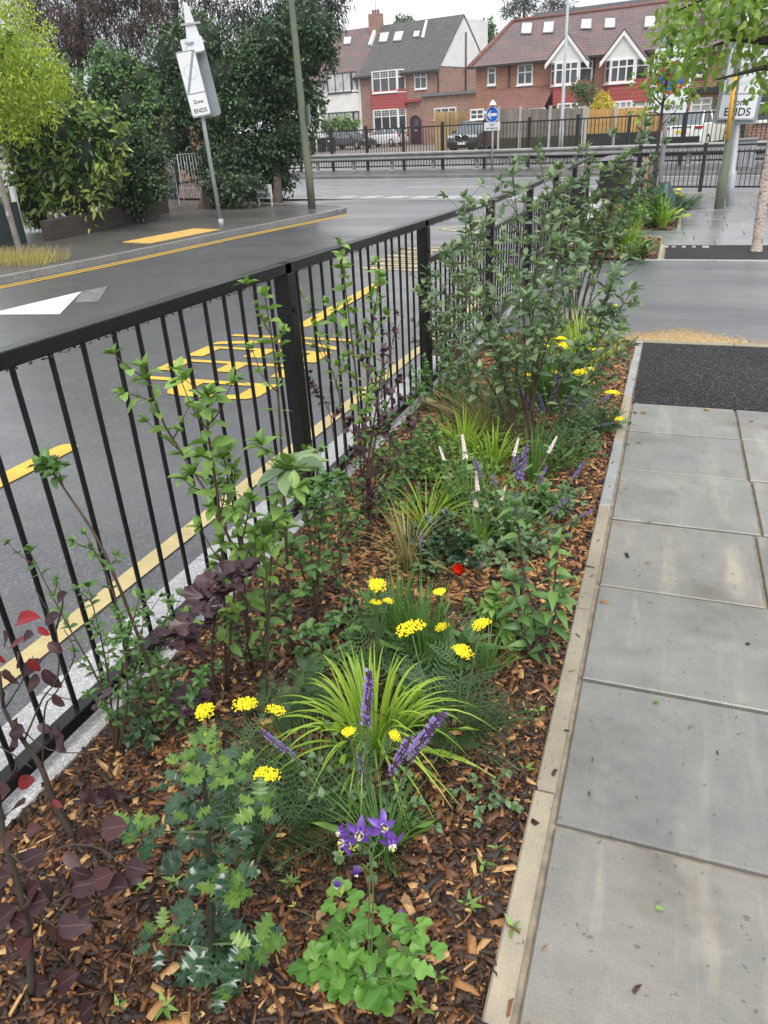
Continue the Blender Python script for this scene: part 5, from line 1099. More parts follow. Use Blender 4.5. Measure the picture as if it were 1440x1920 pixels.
polyT(e, loc, T1, ((762, 187), (790, 185), (790, 190), (762, 192)), M_hung, 'porch_tiles', .3)
# flat roofed garage wing
TG = T1 - 2.2; a, c = wpt(791, 182, TG, loc), wpt(909, 176, TG, loc)
MB().b2(a.x, c.x, a.y, DP - 2, 0, a.z).build('garage_wall', M_brick, e); MB().b2(a.x - .15, c.x + .15, a.y - .2, DP - 1.8, a.z, a.z + .22).build('flat_roof', M_lead, e)
winpx(e, loc, TG, 814, 203, 856, 222, 3, .6)
# --- the brick terrace with two white gables
T2 = 23.0; s0 = fp(892, 200, T2)[0]; e = empty('brick_terrace_house', mp(s0, T2, ZF), 'long brick house with red tiled roof and two white gables', 'house', rz=MA); loc = W2H(e)
ze = wpt(900, 121, T2, loc).z; xr = wpt(1262, 150, T2, loc).x; RY = 5.0; DP = 10.0; zr = wpt(1100, 24, T2 + RY, loc).z; ov = .35; hip = wpt(962, 30, T2 + RY, loc).x
MB().b2(0, xr, 0, DP, 0, ze).build('brick_wall', M_brick2, e)
sl = (zr - ze) / RY; z0 = ze - ov * sl
rf = MB().add([(-ov, -ov, z0), (xr + ov, -ov, z0), (xr + ov, DP + ov, z0), (-ov, DP + ov, z0), (hip, RY, zr), (xr + ov, RY, zr)], [(0, 1, 5, 4), (1, 2, 5), (2, 3, 4, 5), (3, 0, 4), (3, 2, 1, 0)]).build('roof', M_roofr, e)
q = MB(); q.tube([(-ov, -ov, z0 + .05), (hip, RY, zr + .05)], .14, 6); q.tube([(hip, RY, zr + .05), (xr + ov, RY, zr + .05)], .12, 6); q.build('ridge_tiles', M_roofb, rf, True)
MB().b2(hip + 1.2, xr + .1, RY + .8, DP - .5, zr - 1.5, zr + .45).build('loft_dormer', M_lead, e); MB().b2(-.2, 2.4, RY + 2, DP, ze, ze + 3.0).build('rear_dormer', M_hung, e)
MB().b2(-ov - .05, xr, -ov - .12, -ov, z0 - .06, z0 + .06).build('gutter', M_gut, e); MB().b2(-ov, xr, -ov, -.002, z0 - .02, z0 + .0).build('soffit', M_upvc, e)
n1 = V3(0, -(zr - ze), RY).normalized(); nW = Matrix.Rotation(MA, 3, 'Z') @ n1; P1 = mp(s0, T2, ZF + ze)
for pts in (((979, 45), (1000, 44), (997, 66), (976, 66)), ((1020, 43), (1041, 42), (1038, 64), (1017, 65)), ((1090, 38), (1111, 37), (1110, 57), (1088, 57)), ((1134, 36), (1155, 36), (1154, 55), (1132, 56)), ((1209, 33), (1230, 32), (1229, 54), (1207, 55))): onslope(e, loc, P1, nW, pts, M_lead, 'rooflight', .1, M_skyl)
for ax, ay, lx, ly, rx, ry in ((1066, 64, 1025, 119, 1103, 116), (1172, 57, 1128, 115, 1211, 110)):
    A, L0, R0 = wpt(ax, ay, T2 - .8, loc), wpt(lx, ly, T2 - .8, loc), wpt(rx, ry, T2 - .8, loc)
    MB().add([A, L0, R0, A + V3(0, 1.2 + (A.z - ze) / sl, 0), L0 + V3(0, .9, 0), R0 + V3(0, .9, 0)], [(0, 1, 2)]).build('gable_panel', M_rend, e)
    for P_, Q_ in ((A, L0), (A, R0)):
        d = (Q_ - P_); q = MB(); bar(q, P_ + V3(0, -.12, .02), d.normalized(), d.length + .1, V3(0, 0, -1), .26, V3(0, 1, 0), .14); bg_ = q.build('bargeboard', M_upvc, e)
        back = A + V3(0, .8 + max(.5, (A.z - ze) / sl), 0); MB().add([P_ + V3(0, -.15, .1), Q_ + V3(0, -.15, .1), Q_ + V3(0, .9, .1), back + V3(0, 0, .1)], [(0, 1, 2, 3)]).build('gable_roof', M_roofr, e)
bay(e, loc, T2, 1026, 119, 1100, 156, 3, .66, .8, .55); baywall(e, loc, T2, 1024, 157, 1101, 196, M_hung, .8, .55); bay(e, loc, T2, 1030, 195, 1098, 232, 3, .7, .8, .55, gm=M_curt)
bay(e, loc, T2, 1129, 113, 1206, 152, 3, .66, .8, .55); baywall(e, loc, T2, 1127, 153, 1207, 190, M_hung, .8, .55); bay(e, loc, T2, 1135, 191, 1200, 232, 3, .7, .8, .55, gm=M_curt)
winpx(e, loc, T2, 915, 126, 930, 159, 1, 0.66); winpx(e, loc, T2, 971, 121, 999, 158, 2, .6)
winpx(e, loc, T2, 882, 205, 908, 224, 2, .5)
a, c = wpt(908, 168, T2 - 1.6, loc), wpt(1020, 201, T2 - 1.6, loc); tz = wpt(960, 164, T2, loc).z
MB().add([(a.x, -1.6, c.z), (c.x, -1.6, c.z), (c.x, -.01, tz), (a.x + .3, -.01, tz), (a.x, -1.6, c.z - .12), (c.x, -1.6, c.z - .12)], [(0, 1, 2, 3), (4, 5, 1, 0)]).build('lean_to_roof', M_roofb, e)
MB().b2(a.x + .2, c.x, -1.4, -.004, 0, c.z - .13).build('lean_to_wall', M_brick2, e); MB().b2(a.x, c.x + .1, -1.66, -1.602, c.z - .16, c.z - .02).build('fascia', M_upvc, e)
q = MB()
for px in (955, 1113): p = wpt(px, 150, T2, loc); q.tube([(p.x, -.06, z0), (p.x, -.06, .3)], .05, 6)
q.build('downpipe', M_gut, e, True)
# right hand block of the terrace
T3 = T2; e = empty('brick_end_house', mp(fp(1262, 150, T3)[0], T3, ZF), 'orange brick end house with flat porch canopy behind the young tree', 'house', rz=MA); loc = W2H(e)
x1 = wpt(1350, 150, T3, loc).x; ze = wpt(1300, 96, T3, loc).z; MB().b2(.4, x1, .3, 9, 0, ze).build('brick_wall', M_brick2, e)
MB().add([(-.1, -.1, ze - .1), (x1 + .3, -.1, ze - .1), (x1 + .3, 9, ze - .1), (-.1, 9, ze - .1), (2, 4.5, ze + 3.4), (x1 - 1, 4.5, ze + 3.4)], [(0, 1, 5, 4), (1, 2, 5), (2, 3, 4, 5), (3, 0, 4), (3, 2, 1, 0)]).build('roof', M_roofr, e)
winpx(e, loc, T3 + .3, 1308, 116, 1324, 142, 1, 0)
a, c = wpt(1288, 177, T3 - 1.2, loc), wpt(1346, 264, T3 - 1.2, loc); MB().b2(a.x, c.x, -1.2, .32, 0, a.z).build('porch_wall', M_brick2, e); MB().b2(a.x - .25, c.x + .3, -1.5, .34, a.z, a.z + .3).build('flat_roof', M_gut, e)
winpx(e, loc, T3 - 1.2, 1297, 184, 1332, 217, 2, .62, gm=M_curt)
MB().b2(c.x + .05, c.x + .4, -.6, .3, 0, ze - .6).build('side_pier', M_brick, e)
e = empty('brick_neighbour_house', mp(fp(1392, 150, T3)[0], T3, ZF), 'brown brick house wall at the right edge behind the zone sign', 'house', rz=MA); loc = W2H(e); MB().b2(0, 9, 0, 9, 0, 5.4).build('brick_wall', M_brick, e)
MB().add([(-.3, -.3, 5.3), (9.3, -.3, 5.3), (9.3, 9.3, 5.3), (-.3, 9.3, 5.3), (3, 4.5, 8.2), (6, 4.5, 8.2)], [(0, 1, 5, 4), (1, 2, 5), (2, 3, 4, 5), (3, 0, 4), (3, 2, 1, 0)]).build('roof', M_roofr, e); window(e, V3(1.2, 0, 3), V3(1, 0, 0), 1.6, 1.3, 2, .6, V3(0, -1, 0)); window(e, V3(1.0, 0, .9), V3(1, 0, 0), 1.8, 1.5, 2, .6, V3(0, -1, 0))
# --- garden fences made of single boards
def boardfence(name, label, T, x0, x1, ytop0, ytop1, ybot, mats, nb, plinth=None, postpx=(), postmat=M_conc, ragged=.02, y0off=.0):
    s0, z0 = fp(x0, ytop0, T); s1, z1 = fp(x1, ytop1, T); e = empty(name, mp(s0, T, ZF), label, 'fence', rz=MA); L = s1 - s0; w_ = L / nb; zb = fp(x0, ybot, T)[1] - ZF if ybot else 0
    me = [MB().box((0, 0, .5), (w_ * .94, .025, 1)).mesh('board', mats) for _ in range(1)]
    for i in range(nb):
        zt = z0 + (z1 - z0) * (i + .5) / nb - ZF + R_.uniform(-ragged, ragged); put('board', me[0], e, Matrix.Translation((w_ * (i + .5), R_.choice((0, .014)), zb)) @ Matrix.Diagonal((1, 1, zt - zb, 1)))
    if plinth: MB().b2(0, L, -.03, .05, -.3, zb - .01).build('gravel_board', plinth, e)
    for px, pt in postpx:
        s, z = fp(px, pt, T); MB().box((s - s0, -.03, (z - ZF) / 2), (.13, .12, z - ZF)).build('post', postmat, e)
    return e
boardfence('wooden_gate_fence', 'tall yellowed board fence stained dark at the foot, left of the dark car', 24, 814, 873, 208, 210, None, M_woody, 15, None, (), M_conc, .06)
boardfence('garden_fence', 'weathered grey board fence with concrete posts', 14.3, 936, 1098, 204, 203, 259, M_woodg, 34, M_brickd, ((936, 200), (977, 199), (1033, 198), (1097, 200)))
boardfence('garden_fence', 'new orange board fence with dark gravel boards', 14.3, 1103, 1240, 205, 200, 251, M_woodn, 34, M_gut, ((1102, 200), (1156, 200), (1219, 200)))
# --- vehicles
M_tyre = plain('tyre_rubber', (.015, .015, .016), .85, .2, 10); M_rim = plain('alloy_rim', (.45, .46, .47), .35, .1, 10, metal=.6); M_cgl = glassy('car_glass', (.12, .14, .15), .04); M_blk = plain('black_trim', (.012, .012, .013), .45, .1, 10); M_chr = plain('chrome_trim', (.6, .6, .62), .2, .05, 10, metal=.9)
M_rl = plain('red_lamp', (.35, .01, .012), .2, .1, 10); M_hl = plain('head_lamp', (.6, .62, .65), .12, .1, 10); M_plw = plain('white_plate', (.75, .75, .72), .5, .05, 10); M_ply = plain('yellow_plate', (.75, .52, .03), .5, .05, 10)
def car(name, label, pos, rz, L, W, H, col, prof, cab, wheels, r=.33):
    """prof: lower body outline (x, z); cab: (x windscreen foot, x roof front, x roof back, x rear foot, belt z)"""
    e = empty(name, pos, label, 'car', rz=rz); n = len(prof); q = MB(); st_ = [(-W / 2 + .06, .96), (-W / 2, 1.0), (W / 2, 1.0), (W / 2 - .06, .96)]; vs = []
    paint_ = plain(name + '_paint', col, .22, .06, 2, coat=.8)
    ys = (-W / 2 + .10, -W / 2, -W / 2 + .0, W / 2, W / 2 - .10)
    for y, k in ((-W / 2 + .1, .97), (-W / 2, .9), (0, 1.0), (W / 2, .9), (W / 2 - .1, .97)): pass
    lay = [(-W / 2, .12), (-W / 2 + .05, .03), (-W / 2 + .2, 0), (W / 2 - .2, 0), (W / 2 - .05, .03), (W / 2, .12)]
    for y, ins in lay:
        for x, z in prof: vs.append((x * (1 - ins * .25), y, z - (ins * .55 if z > .6 else 0)))
    fs = [tuple(range(n)), tuple(range((len(lay) - 1) * n, len(lay) * n))[::-1]] + [(k * n + (i + 1) % n, k * n + i, (k + 1) * n + i, (k + 1) * n + (i + 1) % n) for k in range(len(lay) - 1) for i in range(n)]
    q.add(vs, fs).build('body', paint_, e, True, bevel=.03)
    xf, rf0, rb0, xb, zb = cab; yb, yt = W / 2 - .07, W / 2 - .24
    low = [(xf, -yb, zb), (xf, yb, zb), (xb, yb, zb), (xb, -yb, zb)]; top = [(rf0, -yt, H - .03), (rf0, yt, H - .03), (rb0, yt, H - .03), (rb0, -yt, H - .03)]
    gl = MB().add(low + top, [(0, 1, 5, 4), (1, 2, 6, 5), (2, 3, 7, 6), (3, 0, 4, 7)]).build('windows', M_cgl, e)
    q = MB(); q.add([(rf0 + .1, -yt - .02, H - .045), (rf0 + .1, yt + .02, H - .045), (rb0 - .1, yt + .02, H - .045), (rb0 - .1, -yt - .02, H - .045), (rf0 - .1, -yt * .85, H), (rf0 - .1, yt * .85, H), (rb0 + .15, yt * .85, H - .01), (rb0 + .15, -yt * .85, H - .01)], [(4, 5, 6, 7), (0, 1, 5, 4), (1, 2, 6, 5), (2, 3, 7, 6), (3, 0, 4, 7)])
    for a, c in zip(low, top): q.tube([a, Vector(c) + V3(0, 0, -.01)], .045, 6)
    for s in (-1, 1):
        xm_ = (rf0 + rb0) / 2; q.tube([(xm_, s * yb, zb), (xm_, s * yt, H - .03)], .04, 6)
    q.build('roof', paint_, e, True)
    for x in wheels:
        for s in (-1, 1):
            c = V3(x, s * (W / 2 - .1), r); w0 = MB(); pr = [(r * .62, -.11), (r * .95, -.11), (r, -.07), (r, .07), (r * .95, .11), (r * .62, .11)]; m = 20
            w0.add([c + V3(p * math.cos(2 * PI * j / m), z, p * math.sin(2 * PI * j / m)) for p, z in pr for j in range(m)], [(i * m + j, i * m + (j + 1) % m, (i + 1) * m + (j + 1) % m, (i + 1) * m + j) for i in range(5) for j in range(m)]); wh = w0.build('wheel', M_tyre, e, True)
            ri = MB(); yy = s * .085
            for k in range(5):
                a = k * 2 * PI / 5; ri.tube([c + V3(0, yy, 0), c + V3(math.cos(a) * r * .64, yy, math.sin(a) * r * .64)], r * .11, 5)
            ri.tube([c + V3(math.cos(2 * PI * k / 16) * r * .63, yy * .95, math.sin(2 * PI * k / 16) * r * .63) for k in range(17)], r * .05, 5, False); ri.tube([c + V3(0, yy * .4, 0), c + V3(0, yy * .6, 0)], r * .6, 16); ri.build('rim', M_rim, wh, True)
    for s in (-1, 1): MB().box((xf - .12 if xf > xb else xf + .12, s * (W / 2 + .06), zb + .06), (.12, .2, .13)).build('door_mirror', paint_, e, bevel=.03)
    return e
sed = [(-2.35, .28), (2.3, .25), (2.4, .45), (2.36, .66), (1.9, .82), (1.0, .93), (-1.6, .98), (-2.3, .96), (-2.42, .75), (-2.42, .4)]
s, z = fp(655, 277, 31); e = car('parked_saloon_car', 'black saloon car parked side on before the white rendered house', mp(s, 31, ZF), MA, 4.8, 1.85, 1.45, (.02, .021, .024), sed, (1.05, .25, -1.0, -1.85, .92), (1.45, -1.4))
for sd_ in (-1, 1): MB().box((2.28, sd_ * .68, .68), (.22, .34, .12)).build('headlight', M_hl, e, bevel=.02)
MB().box((0, -.915, .93), (2.6, .012, .025)).build('chrome_strip', M_chr, e)
hat = [(-1.95, .28), (1.9, .26), (2.0, .5), (1.95, .75), (1.6, .88), (1.05, .98), (-1.7, 1.02), (-1.98, .92), (-2.03, .6), (-2.0, .35)]
s, z = fp(722, 275, 34.2); e = car('parked_hatchback_car', 'white hatchback with red tail lamp parked behind the black saloon', mp(s, 34.2, ZF), MA + PI, 4.05, 1.75, 1.46, (.72, .72, .72), hat, (1.15, .35, -1.25, -1.85, .98), (1.3, -1.25), .32)
for sd_ in (-1, 1): MB().box((-1.96, sd_ * .66, .86), (.16, .3, .2)).build('tail_lamp', M_rl, e, bevel=.02)
suv = [(-2.3, .3), (2.3, .3), (2.42, .5), (2.4, .9), (2.2, 1.05), (1.2, 1.15), (-2.2, 1.16), (-2.4, 1.0), (-2.42, .6), (-2.4, .38)]
s, z = fp(893, 270, 19.2); e = car('parked_dark_car', 'large black car with twin grille parked nose to the road', mp(s, 19.2, ZF), MA - PI / 2 + .12, 4.8, 2.0, 1.72, (.028, .03, .036), suv, (1.25, .45, -1.6, -2.2, 1.12), (1.45, -1.45), .37)
for sd_ in (-1, 1):
    MB().box((2.36, sd_ * .7, .92), (.16, .42, .15)).build('headlight', M_hl, e, bevel=.03)
    k = MB(); k.prism([(-.2, -.16), (.16, -.2), (.22, .1), (.12, .18), (-.15, .18), (-.23, .08)], 0, .04, Matrix(((0, 0, 1, 2.4), (1, 0, 0, sd_ * .25), (0, 1, 0, .82), (0, 0, 0, 1)))); gr = k.build('grille', M_blk, e)
    MB().tube([(2.45, sd_ * .25 + y, .82 + zz_) for y, zz_ in ((-.2, -.16), (.16, -.2), (.22, .1), (.12, .18), (-.15, .18), (-.23, .08), (-.2, -.16))], .018, 5, False).build('grille_rim', M_chr, gr)
    MB().box((2.4, sd_ * .7, .5), (.06, .4, .2)).build('air_intake', M_blk, e)
MB().box((2.45, 0, .55), (.02, .52, .12)).build('number_plate', M_plw, e); MB().box((2.38, 0, .36), (.1, 1.5, .12)).build('bumper_trim', M_blk, e)
s, z = fp(1305, 263, 15.2); e = car('parked_white_car', 'white car with yellow rear plate parked tail to the road', mp(s, 15.2, ZF), MA + PI / 2 - .06, 4.6, 1.9, 1.66, (.75, .75, .75), suv, (1.25, .4, -1.7, -2.3, 1.08), (1.4, -1.4), .35)
for sd_ in (-1, 1): MB().box((-2.36, sd_ * .75, .98), (.14, .36, .12)).build('tail_lamp', M_rl, e, bevel=.02)
MB().box((-2.42, 0, .82), (.02, .52, .12)).build('number_plate', M_ply, e); MB().box((-2.38, 0, .5), (.12, 1.75, .26)).build('rear_bumper', M_blk, e, bevel=.03); MB().box((-2.4, 0, 1.02), (.05, .9, .04)).build('light_bar', M_blk, e)
# wheelie bins on the grass
for i, px in enumerate((585, 604, 622)):
    s, z = fp(px, 283, 26.5); e = empty('wheelie_bin', mp(s, 26.5, ZF), ('black wheelie bin, leftmost of three beside the saloon', 'black wheelie bin, middle of three beside the saloon', 'black wheelie bin, rightmost of three beside the saloon')[i], 'bin', 'wheelie bins', rz=MA)
    MB().box((0, 0, .5), (.5, .6, .95)).build('body', M_blk, e, bevel=.03); MB().box((0, -.02, 1.02), (.58, .7, .08)).build('lid', M_blk, e, bevel=.03); MB().box((0, -.31, .8), (.14, .01, .12)).build('number_label', M_plw, e)
# ---------------------------------------------------------------- rails, signs and poles
M_galv = plain('galvanised_steel', (.42, .43, .45), .45, .15, 5, metal=.35); M_gpost = plain('grey_post_paint', (.34, .36, .38), .5, .12, 4); M_green = plain('green_lamp_column', (.13, .15, .105), .5, .15, 4)
M_sgn = plain('white_sign_face', (.72, .74, .77), .4, .04, 3); M_sgb = plain('grey_sign_back', (.24, .27, .29), .5, .15, 2); M_ink = plain('sign_black', (.012, .012, .014), .5, .05, 5); M_blue = plain('sign_blue', (.01, .12, .55), .35, .08, 3); M_sred = plain('sign_red', (.5, .02, .03), .35, .08, 3); M_slash = plain('sign_grey', (.28, .29, .31), .5, .1, 3); M_ring = plain('faded_sign_ring', (.60, .63, .67), .5, .05, 3); M_amb = plain('amber_label', (.75, .36, .03), .5, .1, 5)
M_guard = plain('barrier_steel', (.27, .275, .265), .5, .2, 3)
def text(s, size, mat, par, M, name='lettering', bold=.012, align='CENTER'):
    me = TXT[(s, align)].copy(); me.materials.clear(); me.materials.append(mat); return put(name, me, par, M @ Matrix.Diagonal((size, size, 1, 1)))
def face(c, yaw):     # local frame of a sign face: x across, y up, z towards the viewer
    x = V3(math.cos(yaw), math.sin(yaw), 0); n = V3(math.sin(yaw), -math.cos(yaw), 0); return Matrix(((x.x, 0, n.x, c[0]), (x.y, 0, n.y, c[1]), (0, 1, 0, c[2]), (0, 0, 0, 1)))
def rrect(w_, h, r=.04, k=4):
    out = []
    for cx_, cy_, a0 in ((w_ / 2 - r, h / 2 - r, 0), (-w_ / 2 + r, h / 2 - r, PI / 2), (-w_ / 2 + r, -h / 2 + r, PI), (w_ / 2 - r, -h / 2 + r, 1.5 * PI)):
        for i in range(k + 1): a = a0 + PI / 2 * i / k; out.append((cx_ + r * math.cos(a), cy_ + r * math.sin(a)))
    return out
def disc(r, k=28): return [(r * math.cos(2 * PI * i / k), r * math.sin(2 * PI * i / k)) for i in range(k)]
def plate(par, name, poly, M, z, mat, th=.004): o = MB().prism(poly, z, z + th).build(name, mat, par); o.matrix_basis = M; return o
def zone_sign(par, M, w_, h):
    b_ = plate(par, 'sign_board', rrect(w_, h), M, 0, M_sgn, .012); I = Matrix.Identity(4)
    for nm, pl in (('border', None),):
        q = MB(); o_, i_ = rrect(w_ * .98, h * .985), rrect(w_ * .95, h * .965); m = len(o_); q.add([(x, y, .0135) for x, y in o_] + [(x, y, .0135) for x, y in i_], [(k, (k + 1) % m, m + (k + 1) % m, m + k) for k in range(m)]); q.build('border', M_ink, b_)
    yl = -h / 2 + h * .36; MB().b2(-w_ * .475, w_ * .475, yl - .006, yl + .006, .0125, .0145).build('rule', M_ink, b_)
    q = MB(); R0 = w_ * .36; cy_ = yl + (h / 2 - yl) / 2; ring = lambda a, c: [(a * math.cos(2 * PI * i / 28), c + a * math.sin(2 * PI * i / 28), .013) for i in range(28)]
    q.add(ring(R0, cy_) + ring(R0 * .78, cy_), [(k, (k + 1) % 28, 28 + (k + 1) % 28, 28 + k) for k in range(28)]); q.build('faded_roundel', M_ring, b_)
    a, c = V3(-w_ * .46, yl + .02, .0145), V3(w_ * .36, h / 2 - .03, .0145); MB().quad(a, a + V3(w_ * .14, 0, 0), c + V3(w_ * .1, 0, 0), c - V3(w_ * .04, 0, 0)).build('diagonal_bar', M_slash, b_)
    text('Zone', w_ * .235, M_ink, b_, Matrix.Translation((0, -h / 2 + h * .205, .0135))); text('ENDS', w_ * .285, M_ink, b_, Matrix.Translation((0, -h / 2 + h * .06, .0135))); return b_
def tilted(p0, p1, r, par, name, mat, n=12): return MB().tube([p0, p1], r, n).build(name, mat, par, True)
# zone sign on the far footway
b0 = gp(415, 421); e = empty('zone_sign_post', b0, 'leaning grey post with Zone ENDS sign and triangular sign on the left footway', 'sign'); D = lambda px, py: at(px, py, b0.y) - b0
tp = D(352, 30); MB().tube([(0, 0, -.2), D(378, 208), tp], .045, 12).build('post', M_gpost, e, True); MB().tube([(0, 0, -.05), (0, 0, .12)], .06, 12).build('base_collar', M_gpost, e, True)
yv = math.atan2(at(420, 150, 16).x, at(420, 150, 16).y)   # bearing of the sign from the street
Mb = face(D(374, 153) + V3(.0, .1, 0), .0); Mb = Mb @ Matrix.Rotation(.15, 4, 'Z'); plate(e, 'backing_board', rrect(.5, 1.34, .05), Mb, -.03, M_sgb, .02)
Ma = face(D(370, 158) + V3(-.0, -.14, 0), .62) @ Matrix.Rotation(.13, 4, 'Z'); zone_sign(e, Ma, .40, 1.2)
Mt = face(D(358, 58), .98) @ Matrix.Rotation(.12, 4, 'Z'); plate(e, 'triangular_sign', [(-.2, -.4), (.2, -.4), (.04, .48), (-.04, .48)], Mt, .03, M_sgn, .012)
for yy in (-.2, .12): plate(e, 'bracket', [(-.22, yy - .02), (.22, yy - .02), (.22, yy + .02), (-.22, yy + .02)], Mt, .044, M_galv, .02)
Mp = face(D(362, 85), .3) @ Matrix.Rotation(.12, 4, 'Z'); plate(e, 'small_plate', rrect(.46, .26, .03), Mp, .04, M_sgn, .01)
# green lamp column, street nameplate
b0 = gp(585, 391); e = empty('lamp_column', b0, 'olive green lamp column at the street corner on the left', 'lamp post'); D = lambda px, py: at(px, py, b0.y) - b0
MB().tube([(0, 0, -.2), (0, 0, .95), D(575, 295) * 1.0, D(546, 0), D(543, -60)], [.1, .1, .095, .07, .065], 14).build('column', M_green, e, True)
Mp = face(D(576, 215) + V3(.06, -.05, 0), -.9); plate(e, 'small_plate', rrect(.36, .42, .03), Mp, 0, M_sgb, .012)
b0 = gp(497, 386); e = empty('street_nameplate', b0, 'low white street nameplate reading WESSEX GARDENS by the wall end', 'sign'); Mn = face(V3(0, 0, .36), -.25)
bd = plate(e, 'plate', rrect(.62, .36, .02), Mn, 0, M_sgn, .02); text('WESSEX', .12, M_ink, bd, Matrix.Translation((-.27, .04, .0215)), align='LEFT'); text('GARDENS', .115, M_ink, bd, Matrix.Translation((-.27, -.12, .0215)), align='LEFT')
MB().b2(-.32, .32, -.03, .05, .545, .57).build('cap', M_blk, e)
for x in (-.2, .2): MB().box((x, .03, .15), (.04, .04, .5)).build('leg', M_sgn, e)
# crash barrier on the central reservation
s_a, s_b = -26, 17; e = empty('crash_barrier', mp(0, 2.7, ZF), 'grey steel crash barrier along the central reservation', 'barrier', rz=MA)
prof = [(-.02, .43), (-.09, .47), (-.09, .52), (-.03, .56), (-.03, .6), (-.09, .64), (-.09, .69), (-.02, .73), (.02, .73), (.02, .43)]
n = len(prof); MB().add([(x, y, z) for x in (s_a, s_b) for y, z in prof], [(i, (i + 1) % n, n + (i + 1) % n, n + i) for i in range(n)]).build('beam', M_guard, e)
pm = MB().box((0, .08, .3), (.1, .12, .8)).mesh('post', M_guard); fm_ = MB().lathe([(.16, -.02), (.16, .03), (.07, .06), (.07, .08)], 10, (0, .08, 0)).mesh('foot', M_guard)
for i in range(21): x = s_a + .6 + i * 2.06; put('post', pm, e, Matrix.Translation((x, 0, 0))); put('foot', fm_, e, Matrix.Translation((x, 0, 0)))
# tall dark railing behind it
e = empty('reservation_railing', mp(0, 3.35, ZF), 'tall dark bar railing behind the crash barrier', 'railing', rz=MA); HR = 1.66
for nm, z, h in (('top_rail', HR - .05, .05), ('middle_rail', .58, .12), ('bottom_rail', .13, .05)): MB().b2(s_a, s_b, -.025, .025, z, z + h).build(nm, M_blackd, e)
pm = MB().box((0, 0, HR / 2 + .03), (.1, .1, HR + .2)).mesh('post', M_blackd); bm = MB().box((0, 0, HR / 2 + .05), (.022, .022, HR - .1)).mesh('bar', M_blackd)
for i in range(23): put('post', pm, e, Matrix.Translation((s_a + i * 1.95, 0, 0)))
for i in range(298): put('bar', bm, e, Matrix.Translation((s_a + .07 + i * .1435, 0, 0)))
# near railing at the right footway
sa = fp(1192, 330, -6.2)[0]; e = empty('corner_railing', mp(0, -6.2, ZF), 'black bar railing across the end of the right footway', 'railing', rz=MA)
for nm, z in (('top_rail', .98), ('middle_rail', .84), ('bottom_rail', .08)): MB().b2(sa, sa + 6, -.02, .02, z, z + .04).build(nm, M_blackd, e)
pm = MB().box((0, 0, .52), (.08, .08, 1.08)).mesh('post', M_blackd); bm = MB().box((0, 0, .5), (.016, .016, .86)).mesh('bar', M_blackd)
for i in range(4): put('post', pm, e, Matrix.Translation((sa + i * 1.55 + .05, 0, 0)))
for i in range(54): put('bar', bm, e, Matrix.Translation((sa + .1 + i * .108, 0, 0)))
# grey slatted bin beyond it, dark cabinet
s = fp(1391, 320, 1.4)[0]; e = empty('litter_bin', mp(s, 1.4, ZF), 'grey slatted litter bin beyond the corner railing', 'bin', rz=MA); MB().b2(-.28, .28, -.28, .28, 0, .8).build('body', M_gpost, e)
for k in range(7): MB().b2(-.27 + k * .085, -.22 + k * .085, -.31, -.282, .05, .74).build('slat', M_galv, e)
MB().b2(-.32, .32, -.32, .32, .8, .86).build('lid', M_lead, e, bevel=.02)
p = at(1155, 322, 20.2); e = empty('street_cabinet', V3(p.x, p.y, ZF), 'low black cabinet with a grey lid behind the tall shrub', 'cabinet', rz=MA); MB().b2(-.3, .3, -.3, .3, 0, .8).build('body', M_blk, e, bevel=.02); MB().add([(-.33, -.34, .81), (.33, -.34, .81), (.33, .34, .81), (-.33, .34, .81), (-.2, -.2, .9), (.28, -.2, .9), (.28, .24, .9), (-.2, .24, .9)], [(4, 5, 6, 7), (0, 1, 5, 4), (1, 2, 6, 5), (2, 3, 7, 6), (3, 0, 4, 7)]).build('lid', M_lead, e)
# blue arrow sign
s = fp(922, 285, 2.2)[0]; e = empty('arrow_sign', mp(s, 2.2, ZF), 'round blue left arrow sign with Dual carriageway plate', 'sign', rz=MA); zc = fp(922, 215, 2.2)[1] - ZF
MB().tube([(0, .05, -.2), (0, .05, zc + .3)], .04, 10).build('post', M_gpost, e, True); Mf = face(V3(0, 0, zc), 0); ds = plate(e, 'disc', disc(.27), Mf, 0, M_blue, .012); q = MB()
q.add([(x, y, .0135) for x, y in disc(.27)] + [(x * .93, y * .93, .0135) for x, y in disc(.27)], [(k, (k + 1) % 28, 28 + (k + 1) % 28, 28 + k) for k in range(28)]).build('rim', M_sgn, ds)
plate(ds, 'arrow', [(-.22, 0), (-.07, .15), (-.02, .15), (-.11, .05), (.2, .05), (.2, -.05), (-.11, -.05), (-.02, -.15), (-.07, -.15)], Matrix.Identity(4), .0125, M_sgn, .003)
zp = fp(922, 237, 2.2)[1] - ZF; pl = plate(e, 'text_plate', rrect(.68, .28, .02), face(V3(0, 0, zp), 0), 0, M_sgn, .012); text('Dual', .11, M_ink, pl, Matrix.Translation((0, .025, .0125)), bold=.008); text('carriageway', .105, M_ink, pl, Matrix.Translation((0, -.09, .0125)), bold=.008)
MB().lathe([(.14, .0), (.13, .04), (.04, .16), (.001, .18)], 10, (0, .02, zc + .32)).build('lantern', M_sgn, e, True)
# tall grey pole beyond
s, z = fp(1051, 280, 13.2); e = empty('lamp_column', mp(s, 13.2, ZF), 'tall slender pale grey lamp column before the garden fences', 'lamp post', rz=MA); z1 = fp(1068, -60, 13.2)[1] - ZF
MB().tube([(0, 0, -.2), (0, 0, 1.2), (0, 0, 1.25), (fp(1068, -60, 13.2)[0] - s, 0, z1)], [.12, .12, .09, .06], 12).build('column', M_gpost, e, True); MB().tube([(0, 0, z1), (.3, -.4, z1 + .5), (.6, -1.2, z1 + .6)], .05, 8).build('arm', M_gpost, e, True)
